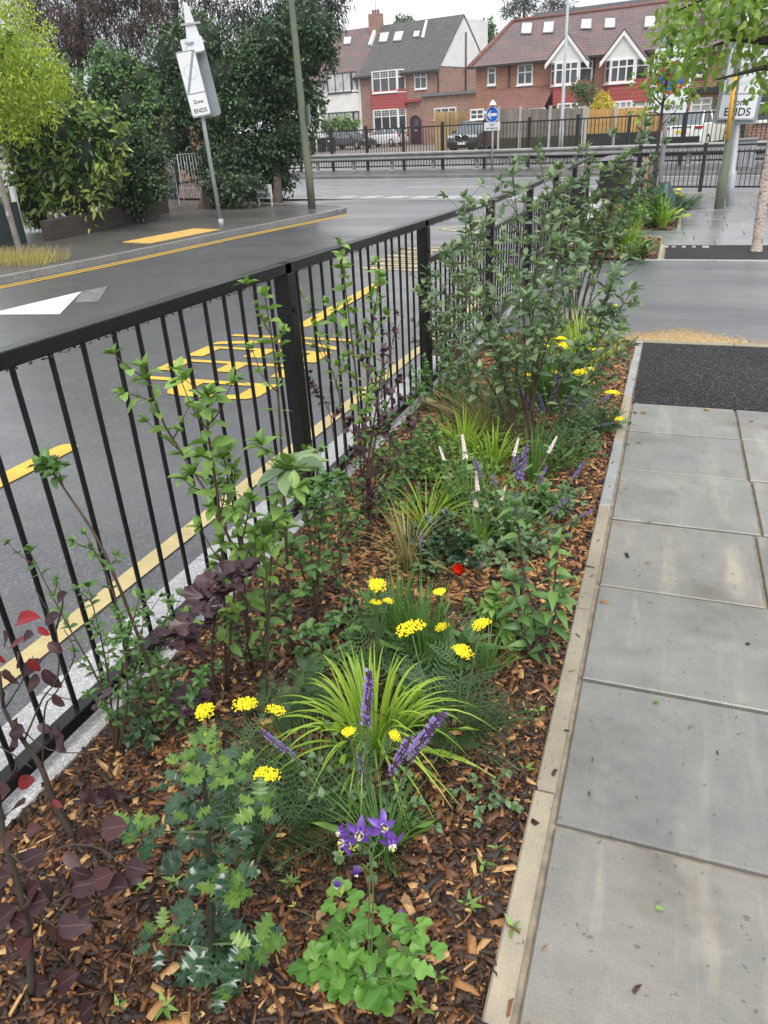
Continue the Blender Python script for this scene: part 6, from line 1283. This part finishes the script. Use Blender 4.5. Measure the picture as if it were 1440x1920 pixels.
# right footway: green column, grey post with zone sign
b0 = gp(1348, 391); e = empty('lamp_column', b0, 'olive green lamp column with amber label on the right footway', 'lamp post'); D = lambda px, py: at(px, py, b0.y) - b0
MB().tube([(0, 0, -.2), D(1353, 350), D(1358, 318), D(1360, 312), D(1380, 150), D(1402, -60)], [.095, .095, .095, .07, .062, .055], 14).build('column', M_green, e, True)
MB().tube([D(1365, 262) + V3(-.02, -.055, 0), D(1373, 200) + V3(-.02, -.05, 0), D(1381, 140) + V3(-.02, -.05, 0)], .04, 10).build('amber_label', M_amb, e, True)
lb = e.children[-1]
for k in range(6): p = D(1371 + k * 2.1, 226 - k * 16); text('8 0 2 5 1 7'[k * 2], .09, M_ink, lb, face(p + V3(-.005, -.073, 0), -.02))
b0 = gp(1366, 389); b0.y += .22; b0.x += .06; e = empty('zone_sign_post', b0, 'grey post with a front facing Zone ENDS sign on the right footway', 'sign'); D = lambda px, py: at(px, py, b0.y) - b0
MB().tube([(0, 0, -.2), D(1369, 350), D(1373, 322), D(1373, 318), D(1386, 200), D(1397, 90)], [.085, .085, .085, .058, .055, .055], 14).build('post', M_galv, e, True)
Ms = face(D(1392, 157) + V3(0, -.1, 0), .08) @ Matrix.Rotation(-.05, 4, 'Z'); plate(e, 'backing_board', rrect(.78, 1.36, .04), Ms, -.05, M_sgb, .03); zone_sign(e, Ms, .68, 1.22)
# clearway sign behind the young tree
b0 = at(1238, 345, 20.6); b0.z = ZF; e = empty('clearway_sign', b0, 'tall white no stopping sign with red and blue roundel behind the young tree', 'sign'); D = lambda px, py: at(px, py, b0.y) - b0
MB().tube([(0, 0, -.2), D(1252, 190), D(1268, 70)], .055, 12).build('post', M_galv, e, True); Mc = face(D(1258, 152) + V3(0, -.08, 0), -.1) @ Matrix.Rotation(-.04, 4, 'Z'); bd = plate(e, 'sign_board', rrect(.86, 1.28, .03), Mc, 0, M_sgn, .012)
I4 = Matrix.Translation((0, .06, 0)); plate(bd, 'red_ring', disc(.33), I4, .012, M_sred, .002); plate(bd, 'blue_disc', disc(.26), I4, .0145, M_blue, .002)
for a in (PI / 4, -PI / 4): plate(bd, 'red_bar', [(-.3, -.035), (.3, -.035), (.3, .035), (-.3, .035)], I4 @ Matrix.Rotation(a, 4, 'Z'), .017 + .001 * (a > 0), M_sred, .001)
text('No stopping', .14, M_ink, bd, Matrix.Translation((0, -.55, .0135))); text('Red Route', .15, M_ink, bd, Matrix.Translation((0, .46, .0135)))
plate(e, 'round_sign_back', disc(.36), face(D(1264, 88) + V3(0, .04, 0), -.1), 0, M_sgb, .012)
# birch trunk
def birchmat():
    m, t, p = newmat('birch_bark'); P = N(t, 'ShaderNodeTexCoord').outputs['Object']; mpn = N(t, 'ShaderNodeMapping'); mpn.inputs['Scale'].default_value = (3, 3, 14); t.links.new(P, mpn.inputs[0])
    c = ramp(t, noise(t, 5, 6, .65, mpn.outputs[0]), [(.34, (.04, .025, .02)), (.42, (.34, .21, .16)), (.5, (.66, .56, .5)), (.75, (.8, .75, .7))]); t.links.new(c, p.inputs['Base Color']); p.inputs['Roughness'].default_value = .6; bump(t, p, noise(t, 8, 5, .7, mpn.outputs[0]), .8, .03); return m
M_birch = birchmat()
T_far = T_leaf('ovate', 2, .2, .2, .6); T_lan = T_leaf('lance', 2, .2, .3, .32); T_spray = T_leaf('lance', 2, .1, .5, .13); T_ov3 = T_leaf('ovate', 3, .2, .3, .58)
def lobes_px(items, Y): return [(at(px, py, Y + (dy if len(it) > 3 else 0)), rp * (at(px, py, Y) - V3(0, 0, EYE)).length / 1387) for it in items for px, py, rp, dy in [tuple(it) + (0,) * (4 - len(it))]]
def leafmass(e, lobes, n, s, T, mat, droop=.0, fill=.35, core=None, name='crown', parts=0, kk=None):
    Ms = []; rn = []; base_lobes = lobes
    if not parts: lobes = [(c + Vector(rng.normal(size=3)).normalized() * r * .62, r * R_.uniform(.42, .62)) for c, r in lobes for _ in range(6)] + [(c, r * .8) for c, r in lobes]
    tot = sum(r ** 2 for _, r in lobes)
    for c, r in lobes:
        lr = R_.random()
        for k in range(int(n * r * r / tot)):
            d = Vector(rng.normal(size=3)).normalized(); d.z = abs(d.z) * .9 - .25 if R_.random() < .6 else d.z; d.normalize()
            rr = r * (1 - fill * R_.random() ** 1.5) * R_.uniform(.9, 1.15); p = c + d * rr - e.location; ld = (d + Vector(rng.normal(size=3)) * .6); ld.z -= droop; rn.append(min(.99, max(0, lr * .62 + R_.random() * .38))); Ms.append(lm(p, ld, s * R_.uniform(.6, 1.3), up=d + Vector((0, 0, .6)), roll=R_.gauss(0, .6)))
    if parts:
        R_.shuffle(Ms)
        for M in Ms[:parts]: put('leaf', R_.choice(kk), e, M)
        Ms = Ms[parts:]
    if Ms: scatter(name, T, Ms, mat, e, rnd=rn if not parts else None)
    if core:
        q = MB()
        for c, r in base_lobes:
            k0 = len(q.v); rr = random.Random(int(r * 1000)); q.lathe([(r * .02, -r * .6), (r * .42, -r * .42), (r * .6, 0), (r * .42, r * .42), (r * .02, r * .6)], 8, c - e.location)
        q.build('shaded_core', core, e, True, 'stuff')
def trunk(e, pts, r0, r1, mat, name='trunk'): pts = smooth([Vector(p) for p in pts]); return MB().tube(pts, taper(pts, r0, r1), 9).build(name, mat, e, True)
b0 = gp(1418, 470); e = empty('birch_tree', b0, 'birch with peeling pinkish bark at the right edge of the footway', 'tree'); D = lambda px, py: at(px, py, b0.y) - b0
MB().tube(smooth([V3(.0, 0, -.1), V3(0, 0, .06), D(1424, 420), D(1434, 350), D(1450, 250), D(1490, 0), D(1520, -250)]), [.095] * 2 + [.082] + [.074 - .002 * i for i in range(16)], 14).build('trunk', M_birch, e, True)
leafmass(e, [(b0 + V3(1.9 + dx, 1 + dy, 4.6 + dz), r) for dx, dy, dz, r in ((0, 0, 0, .9), (.8, .3, .8, .9), (-.2, .6, 1.2, .8), (.6, -.5, 1.6, .8))], 1500, .07, T_far, L_fresh)
# young staked tree with green watering bag in the corner bed
b0 = at(1226, 378, 16.6); b0.z = ZF; e = empty('young_tree', b0, 'slim young street tree with light leaves before the clearway sign', 'tree'); D = lambda px, py: at(px, py, b0.y) - b0
trunk(e, [V3(0, 0, -.1), D(1232, 290), D(1242, 200), D(1258, 100), D(1268, 10), D(1272, -30)], .035, .012, M_bark)
for a, c, d in (((1242, 200), (1225, 180), (1205, 160)), ((1250, 150), (1270, 120), (1290, 80)), ((1244, 190), (1262, 170), (1285, 150)), ((1240, 215), (1222, 210), (1200, 220)), ((1260, 90), (1245, 60), (1235, 30)), ((1236, 240), (1260, 215), (1282, 190)), ((1262, 80), (1280, 40), (1290, 10))): trunk(e, [D(*a), D(*c), D(*d)], .014, .004, M_bark, 'branch')
leafmass(e, lobes_px([(1215, 165, 26), (1240, 140, 28), (1262, 118, 30), (1285, 90, 28), (1250, 60, 28), (1275, 30, 28), (1205, 215, 16), (1282, 185, 18), (1265, 165, 26), (1230, 100, 20), (1240, 200, 14), (1300, 130, 20)], b0.y), 620, .12, T_ov3, L_lite, .35, .9, None, 'crown', 240, K['lite'][0])
MB().tube([V3(-.2, .05, -.1), V3(-.2, .05, 1.0)], .035, 8).build('stake', M_woody, e, True)
b0 = at(1240, 420, 15.6); b0.z = ZF; e = empty('watering_bag', b0, 'dark green watering bag round the young tree foot', 'bag'); q = MB().lathe([(.2, 0), (.23, .2), (.18, .45), (.08, .62), (.07, .64)], 10); q.build('sleeve', plain('green_bag', (.015, .05, .045), .45, .3, 6), e, True); MB().b2(-.012, .012, -.225, -.205, .05, .45).build('zip', M_blk, e)
# overhanging tree at the right, its boughs hanging into view
b0 = V3(3.4, 6.6, g(6.6)); e = empty('overhanging_tree', b0, 'near tree whose leafy boughs hang into the top right corner', 'tree'); Q = lambda px, py, Y: at(px, py, Y) - b0
trunk(e, [V3(0, 0, -.2), V3(.05, 0, 1.2), V3(-.1, .1, 2.6), V3(0, .2, 4.2)], .13, .06, M_bark)
for pts in (((1500, 60), (1440, 80), (1370, 75), (1300, 105)), ((1500, -20), (1420, 10), (1340, -5), (1270, 20)), ((1520, 110), (1440, 125), (1380, 140), (1340, 150)), ((1540, -80), (1430, -90), (1330, -70))): trunk(e, [V3(-.05, .1, 2.4)] + [Q(x, y, 6.3) for x, y in pts], .028, .004, M_bark, 'bough')
leafmass(e, lobes_px([(1300, 60, 42, -.2), (1380, 50, 55), (1420, 120, 48, .3), (1345, 110, 42), (1295, 15, 40, .3), (1415, 165, 20, -.2), (1430, 20, 50), (1340, -5, 45), (1385, -60, 60), (1262, 50, 26, .2), (1300, 125, 22), (1450, 190, 20), (1470, 60, 60, .3), (1400, 0, 50, -.4), (1260, -10, 30), (1540, 0, 80), (1600, 80, 70), (1560, -90, 90), (1660, -20, 90)], 6.3), 1900, .068, T_ov3, L_lite, .8, .95, None, 'crown', 290, K['lite'][0])
# ---------------------------------------------------------------- left side: wall, gate, hedges, big trees
bw = [gp(100, 452), gp(225, 425), gp(318, 398)]; 
e = empty('garden_wall', bw[0], 'low dark brick garden wall under the hedges', 'wall'); q = MB()
for a, c in zip(bw, bw[1:]):
    d = c - a; u = Vector((d.x, d.y, 0)).normalized(); bar(q, a - bw[0] + V3(0, 0, -.3), u, d.length, V3(-u.y, u.x, 0), .24, V3(0, 0, 1), .7)
q.build('brickwork', M_brickd, e); 
a, c = gp(398, 392), gp(493, 372); d = c - a; u = Vector((d.x, d.y, 0)).normalized(); e = empty('garden_wall', a, 'dark brick corner wall beside the street nameplate', 'wall'); q = MB(); bar(q, V3(0, 0, -.3), u, d.length, V3(-u.y, u.x, 0), .26, V3(0, 0, 1), .95); q.build('brickwork', M_brickd, e); q = MB(); bar(q, V3(0, 0, .655) + V3(u.y, -u.x, 0) * .03, u, d.length + .05, V3(-u.y, u.x, 0), .32, V3(0, 0, 1), .06); q.build('coping', M_lead, e)
# wrought iron gates
M_iron = plain('silver_iron', (.34, .35, .36), .45, .2, 12, metal=.3)
def gate(label, p0, p1, h):
    d = p1 - p0; L = d.length; e = empty('iron_gate', p0, label, 'gate', rz=math.atan2(d.y, d.x)); q = MB(); q.tube([(0, 0, .05), (L, 0, .05), (L, 0, h), (0, 0, h), (0, 0, .05)], .016, 6, False); q.build('frame', M_iron, e, True); nb = 9
    for i in range(1, nb): MB().tube([(L * i / nb, 0, .05), (L * i / nb, 0, h)], .009, 5).build('bar', M_iron, e, True)
    for i in range(0, nb, 2):
        for z in (.3, .65, 1.0, 1.3):
            if z < h - .1: x = L * (i + .5) / nb; MB().tube([(x + (.07 - .002 * k) * math.cos(k * .6), 0, z + (.13 - .004 * k) * math.sin(k * .6)) for k in range(16)], .008, 4).build('scroll', M_iron, e, True)
    MB().tube([(L * .5 + .16 * math.cos(k * .5), 0, h + .02 + .16 * abs(math.sin(k * .5))) for k in range(13)], .009, 4).build('crest', M_iron, e, True)
    return e
gate('right leaf of the silver iron gates, standing ajar', gp(347, 385), gp(394, 378), 1.35); gate('left leaf of the silver iron gates, by the ivy', gp(304, 399), gp(338, 390), 1.3)
# posts, compost bay and rough grass at the left edge
b0 = gp(38, 474); e = empty('leaning_post', b0, 'weathered timber post leaning at the left edge', 'post'); MB().tube([V3(0, 0, -.1), at(14, 390, b0.y) - b0, at(-8, 310, b0.y) - b0], .055, 6).build('timber', M_woodg, e); MB().box((.0, -.06, .7), (.05, .02, .08)).build('tag', M_galv, e)
b0 = gp(42, 448); e = empty('white_post', b0, 'flaking white painted post beside the hedge', 'post'); MB().tube([V3(0, 0, -.1), at(22, 350, b0.y) - b0], .07, 6).build('shaft', M_rend, e)
b0 = gp(104, 436); e = empty('white_post', b0, 'short broken white post under the hedge', 'post'); MB().tube([V3(0, 0, -.1), at(94, 402, b0.y) - b0], .05, 6).build('shaft', M_rend, e)
b0 = gp(8, 468); e = empty('compost_bay', b0, 'dark netted compost bay at the left edge', 'enclosure'); MB().b2(-1.4, -.25, -.1, .9, 0, .8).build('netting', plain('dark_green_net', (.015, .028, .028), .7, .3, 8), e)
for k in range(5): MB().b2(-1.41, -.24, -.115, -.102, .12 + k * .17, .13 + k * .17).build('wire', M_lead, e)
b0 = gp(40, 492); e = empty('rough_grass', b0, kind='stuff'); e['label'] = 'straw coloured rough grass by the kerb'; q = MB()
for i in range(900):
    x, y = R_.uniform(-1.3, .75), R_.uniform(-.45, .45); h = R_.uniform(.08, .26); lx, ly = R_.gauss(0, .08), R_.gauss(0, .08); w_ = .006; q.add([(x - w_, y, 0), (x + w_, y, 0), (x + lx + w_ * .3, y + ly, h), (x + lx - w_ * .3, y + ly, h)], [(0, 1, 2, 3)])
q.build('rough_grass', leafmat('straw_grass', (.30, .26, .08), (.42, .36, .12), (.22, .26, .06), vein=0), e, False, 'stuff')
def mass(name, label, cat, base, items, Y, n, s, T, mat, droop=0.0, fill=.3, core=None, tr=None):
    b_ = Vector(base); b_.z = ZF - .02; e = empty(name, b_, label, cat); leafmass(e, lobes_px(items, Y), n, s, T, mat, droop, fill, core, 'crown')
    if tr is not None: trunk(e, [V3(0, 0, -.1)] + [at(px, py, Y) - b_ for px, py in tr], .16, .05, M_bark)
    return e
M_core = plain('shaded_growth', (.018, .03, .014), .9, .4, 6)  # dark blob fill inside crowns, their inner shade put into the colour
mass('golden_tree', 'bright golden green tree at the upper left edge', 'tree', at(-60, 470, 13), [(20, 55, 55), (60, 95, 42), (15, 130, 60), (75, 150, 45), (25, 200, 55), (5, 5, 42), (80, 190, 34), (95, 120, 20, -.3), (88, 62, 16), (-30, 100, 80), (40, 240, 30), (-30, 220, 70), (108, 170, 16)], 13.2, 12000, .095, T_lan, L_gold, .5, .5, None, [(-40, 300), (-20, 150), (20, 60)])
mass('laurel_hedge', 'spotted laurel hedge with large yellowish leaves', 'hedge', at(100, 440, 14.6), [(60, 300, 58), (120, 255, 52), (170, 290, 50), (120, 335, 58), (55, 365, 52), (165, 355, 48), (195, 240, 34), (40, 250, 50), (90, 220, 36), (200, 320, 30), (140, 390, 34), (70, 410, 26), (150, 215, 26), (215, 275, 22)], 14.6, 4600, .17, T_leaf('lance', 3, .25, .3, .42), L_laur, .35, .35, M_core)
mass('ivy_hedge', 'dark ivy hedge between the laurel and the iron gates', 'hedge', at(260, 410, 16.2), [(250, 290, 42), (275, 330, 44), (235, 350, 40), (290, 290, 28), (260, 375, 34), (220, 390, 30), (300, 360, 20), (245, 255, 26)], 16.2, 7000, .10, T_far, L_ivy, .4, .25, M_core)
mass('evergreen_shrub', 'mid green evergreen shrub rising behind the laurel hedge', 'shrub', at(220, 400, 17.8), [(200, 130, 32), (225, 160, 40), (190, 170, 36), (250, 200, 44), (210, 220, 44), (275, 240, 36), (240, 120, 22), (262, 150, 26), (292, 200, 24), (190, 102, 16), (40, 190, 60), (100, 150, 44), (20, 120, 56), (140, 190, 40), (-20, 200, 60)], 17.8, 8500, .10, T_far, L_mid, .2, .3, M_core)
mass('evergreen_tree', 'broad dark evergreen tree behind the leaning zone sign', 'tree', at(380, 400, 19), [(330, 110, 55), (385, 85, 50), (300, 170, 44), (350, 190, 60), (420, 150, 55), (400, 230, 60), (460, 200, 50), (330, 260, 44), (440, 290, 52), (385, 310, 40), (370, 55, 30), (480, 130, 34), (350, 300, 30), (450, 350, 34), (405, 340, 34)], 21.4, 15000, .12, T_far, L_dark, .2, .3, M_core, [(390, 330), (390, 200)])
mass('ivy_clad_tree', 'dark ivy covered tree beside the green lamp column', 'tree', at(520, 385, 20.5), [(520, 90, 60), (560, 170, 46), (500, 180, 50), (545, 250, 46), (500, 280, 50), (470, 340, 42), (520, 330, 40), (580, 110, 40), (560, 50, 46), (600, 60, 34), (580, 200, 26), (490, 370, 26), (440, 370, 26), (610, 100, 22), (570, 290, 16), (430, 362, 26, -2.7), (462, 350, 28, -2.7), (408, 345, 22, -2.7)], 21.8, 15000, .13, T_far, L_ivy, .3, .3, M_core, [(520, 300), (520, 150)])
mass('dark_conifer', 'tall dark conifer spreading along the top left', 'tree', at(330, 390, 24), [(110, 30, 60), (200, 10, 60), (300, 40, 70), (420, 30, 70), (520, 10, 70), (600, 10, 45), (250, 90, 50), (360, 100, 44), (150, 90, 44), (470, 70, 46), (570, 60, 40), (620, 40, 24), (240, -50, 80), (420, -60, 90), (560, -60, 80), (90, -40, 70), (630, -10, 26), (300, 130, 34), (200, 130, 30)], 24, 24000, .26, T_spray, L_conif, .9, .8, None, [(330, 200), (330, 60), (330, -60)])
mass('browned_conifer', 'conifer with hanging dead brown sprays behind the golden tree', 'tree', at(150, 390, 23), [(130, 60, 46), (160, 100, 30), (240, 50, 40), (70, 60, 40), (300, 30, 34), (60, 10, 40), (180, 20, 40), (330, 70, 24), (120, 110, 22)], 23, 5500, .24, T_spray, L_dead, 1.1, .8, None, [(150, 200), (150, 40), (150, -60)])
e = empty('background_house', at(275, 300, 30), 'sliver of brick house seen through the trees', 'house', rz=MA); e.location.z = ZF; MB().b2(-1.2, .8, 0, 3, 0, 4.2).build('brick_wall', M_brick2, e); MB().b2(-1.2, .8, -.05, -.01, 2.6, 3.0).build('white_band', M_rend, e)
# far greenery
def fmass(name, label, cat, T, items, n, s, mat, tr=None, Tm=T_far, core=None):
    s_, z_ = fp(items[0][0], 280, T); b_ = mp(s_, T, ZF); lob = []
    for px, py, rp in items: a, z = fp(px, py, T); P = mp(a, T, z); lob.append((P, rp * (P - V3(0, 0, EYE)).length / 1387))
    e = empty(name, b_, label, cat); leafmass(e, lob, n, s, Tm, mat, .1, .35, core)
    if tr: trunk(e, [V3(0, 0, -.1)] + [mp(fp(px, py, T)[0], T, fp(px, py, T)[1]) - b_ for px, py in tr], .18, .06, M_bark)
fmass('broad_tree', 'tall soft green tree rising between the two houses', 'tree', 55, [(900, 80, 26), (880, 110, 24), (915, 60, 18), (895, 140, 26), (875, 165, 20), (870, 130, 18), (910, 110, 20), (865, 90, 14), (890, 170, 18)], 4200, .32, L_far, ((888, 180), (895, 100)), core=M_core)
fmass('far_tree', 'small treetop showing over the grey tiled roof', 'tree', 60, [(752, 40, 9), (763, 42, 9), (745, 46, 6)], 420, .3, L_far, ((752, 60),))
fmass('far_conifer', 'feathery conifer top behind the long red roof', 'tree', 50, [(985, 12, 16), (962, 16, 14), (1005, 14, 12), (985, -6, 12), (950, 22, 8)], 700, .7, L_conif, ((982, 40), (984, 0)), T_spray)
fmass('far_conifer', 'second conifer top right of the feathery one', 'tree', 52, [(1036, 8, 10), (1046, 14, 10), (1026, 16, 8), (1040, -6, 8), (1070, 14, 8)], 480, .6, L_conif, ((1038, 40), (1038, 0)), T_spray)
fmass('garden_tree', 'small olive green tree over the garden fence', 'tree', 17, [(1085, 175, 18), (1100, 165, 16), (1112, 185, 14), (1092, 190, 14), (1075, 168, 10)], 1100, .14, L_far, ((1104, 230), (1102, 190)))
fmass('yellow_shrub', 'bright yellow shrub above the new board fence', 'shrub', 16.2, [(1128, 190, 13), (1138, 198, 12), (1120, 198, 10), (1132, 178, 7), (1142, 206, 9), (1116, 206, 8)], 1000, .12, L_yelfl, ((1128, 220),))
fmass('front_hedge', 'clipped bright hedge before the white rendered house', 'hedge', 34, [(610, 236, 14), (630, 230, 14), (650, 230, 14), (664, 236, 12), (618, 246, 12), (642, 244, 14), (660, 248, 10)], 2200, .16, L_fresh, core=M_core)
fmass('house_ivy', 'dark climber on the corner of the end house', 'shrub', 21, [(1352, 190, 12), (1362, 210, 14), (1350, 230, 12), (1368, 240, 12), (1385, 235, 12), (1356, 160, 9), (1345, 250, 10), (1375, 255, 10)], 1500, .13, L_dark, core=M_core)
fmass('wall_creeper', 'thin creeper at the foot of the white house corner', 'shrub', 37, [(684, 262, 5), (683, 250, 4), (683, 238, 3)], 160, .12, L_mid)
for i, (sa, sb, ta, tb_) in enumerate(((-24, -14, 13, 19), (-3.5, 8.5, 11.6, 13.9))):
    b_ = MB(); b_.quad(mp(sa, ta, ZF + .006), mp(sb, ta, ZF + .006), mp(sb, tb_, ZF + .006), mp(sa, tb_, ZF + .006)); tag(b_.build('grass_verge', M_grass), kind='structure')
# ---------------------------------------------------------------- planting in the far beds
def fbed(px, py): p = gp(px, py, .01); return p
lowpatch('catmint_drift', 'grey green catmint drift filling the far bed by the fence', 'plant', fbed(1120, 470), .5, .62, 900, 'cat', .09)
lowpatch('leafy_perennial', 'bright green leafy plant at the front of the far bed', 'plant', fbed(1195, 482), .28, .3, 500, 'fresh', .06)
lowpatch('leafy_perennial', 'bushy bright green plant behind the far bed path', 'plant', fbed(1170, 445), .4, .62, 700, 'fresh', .09)
blades('golden_grass', 'golden grass clump lighting the far bed', fbed(1170, 472), 160, .5, .4, .016, L_sedge, stiff=.5, rb=.12)
blades('golden_grass', 'lime yellow grass clump in the corner bed', fbed(1240, 428), 120, .55, .45, .02, L_sedge, stiff=.45, rb=.08)
lowpatch('corner_shrub', 'dark green shrub behind the watering bag', 'shrub', fbed(1215, 425), .45, .65, 800, 'mid', .09)
lowpatch('corner_shrub', 'purple brown feathery shrub left of the young tree trunk', 'shrub', fbed(1205, 400), .35, .85, 500, 'nine', .08)
b0 = fbed(1265, 405); yr_('yellow yarrow patch in the corner bed by the wet paving', b0, [(1250, 362, .12), (1258, 358, .12), (1266, 364, .12), (1272, 356, .1), (1280, 368, .1), (1262, 378, .1), (1255, 370, .1), (1243, 366, .1)], 0, nleaf=40, leaf=.4)
b0 = fbed(1262, 420); catmint('blue spiked plants along the corner bed edge', b0, spikes(b0, [(1262, 385, 1264, 370, 0), (1272, 392, 1280, 378, 0), (1252, 380, 1250, 366, 0), (1280, 398, 1290, 386, 0)], .1), 60, .3, .3, .06)
b0 = fbed(1140, 470); catmint('lilac flower spikes in the far bed', b0, spikes(b0, [(1125, 442, 1128, 424, 0), (1135, 440, 1138, 426, 0), (1120, 448, 1118, 432, 0)], .1), 30, .3, .3, .06)
p = gp(1284, 463, .004); e = empty('drain_cover', p, 'small slotted metal cover in the far gravel strip', 'cover'); 
for k in range(5): MB().b2(-.32 + k * .14, -.32 + k * .14 + (.09 if k in (0, 4) else .05), -.04, .05, -.01, .008).build('slot_plate', M_galv if k % 2 else M_conc, e)
# ---------------------------------------------------------------- damp air over the street
hm = bpy.data.materials.new('damp_air'); hm.use_nodes = True; ht = hm.node_tree; ht.nodes.clear(); pv_ = N(ht, 'ShaderNodeVolumePrincipled'); pv_.inputs['Color'].default_value = (.9, .93, .97, 1); pv_.inputs['Density'].default_value = HAZE; pv_.inputs['Anisotropy'].default_value = .2
ho_ = N(ht, 'ShaderNodeOutputMaterial'); ht.links.new(pv_.outputs[0], ho_.inputs['Volume']); hz = MB().b2(-120, 120, -20, 140, -1.9, 16).build('haze', hm); hz['kind'] = 'stuff'
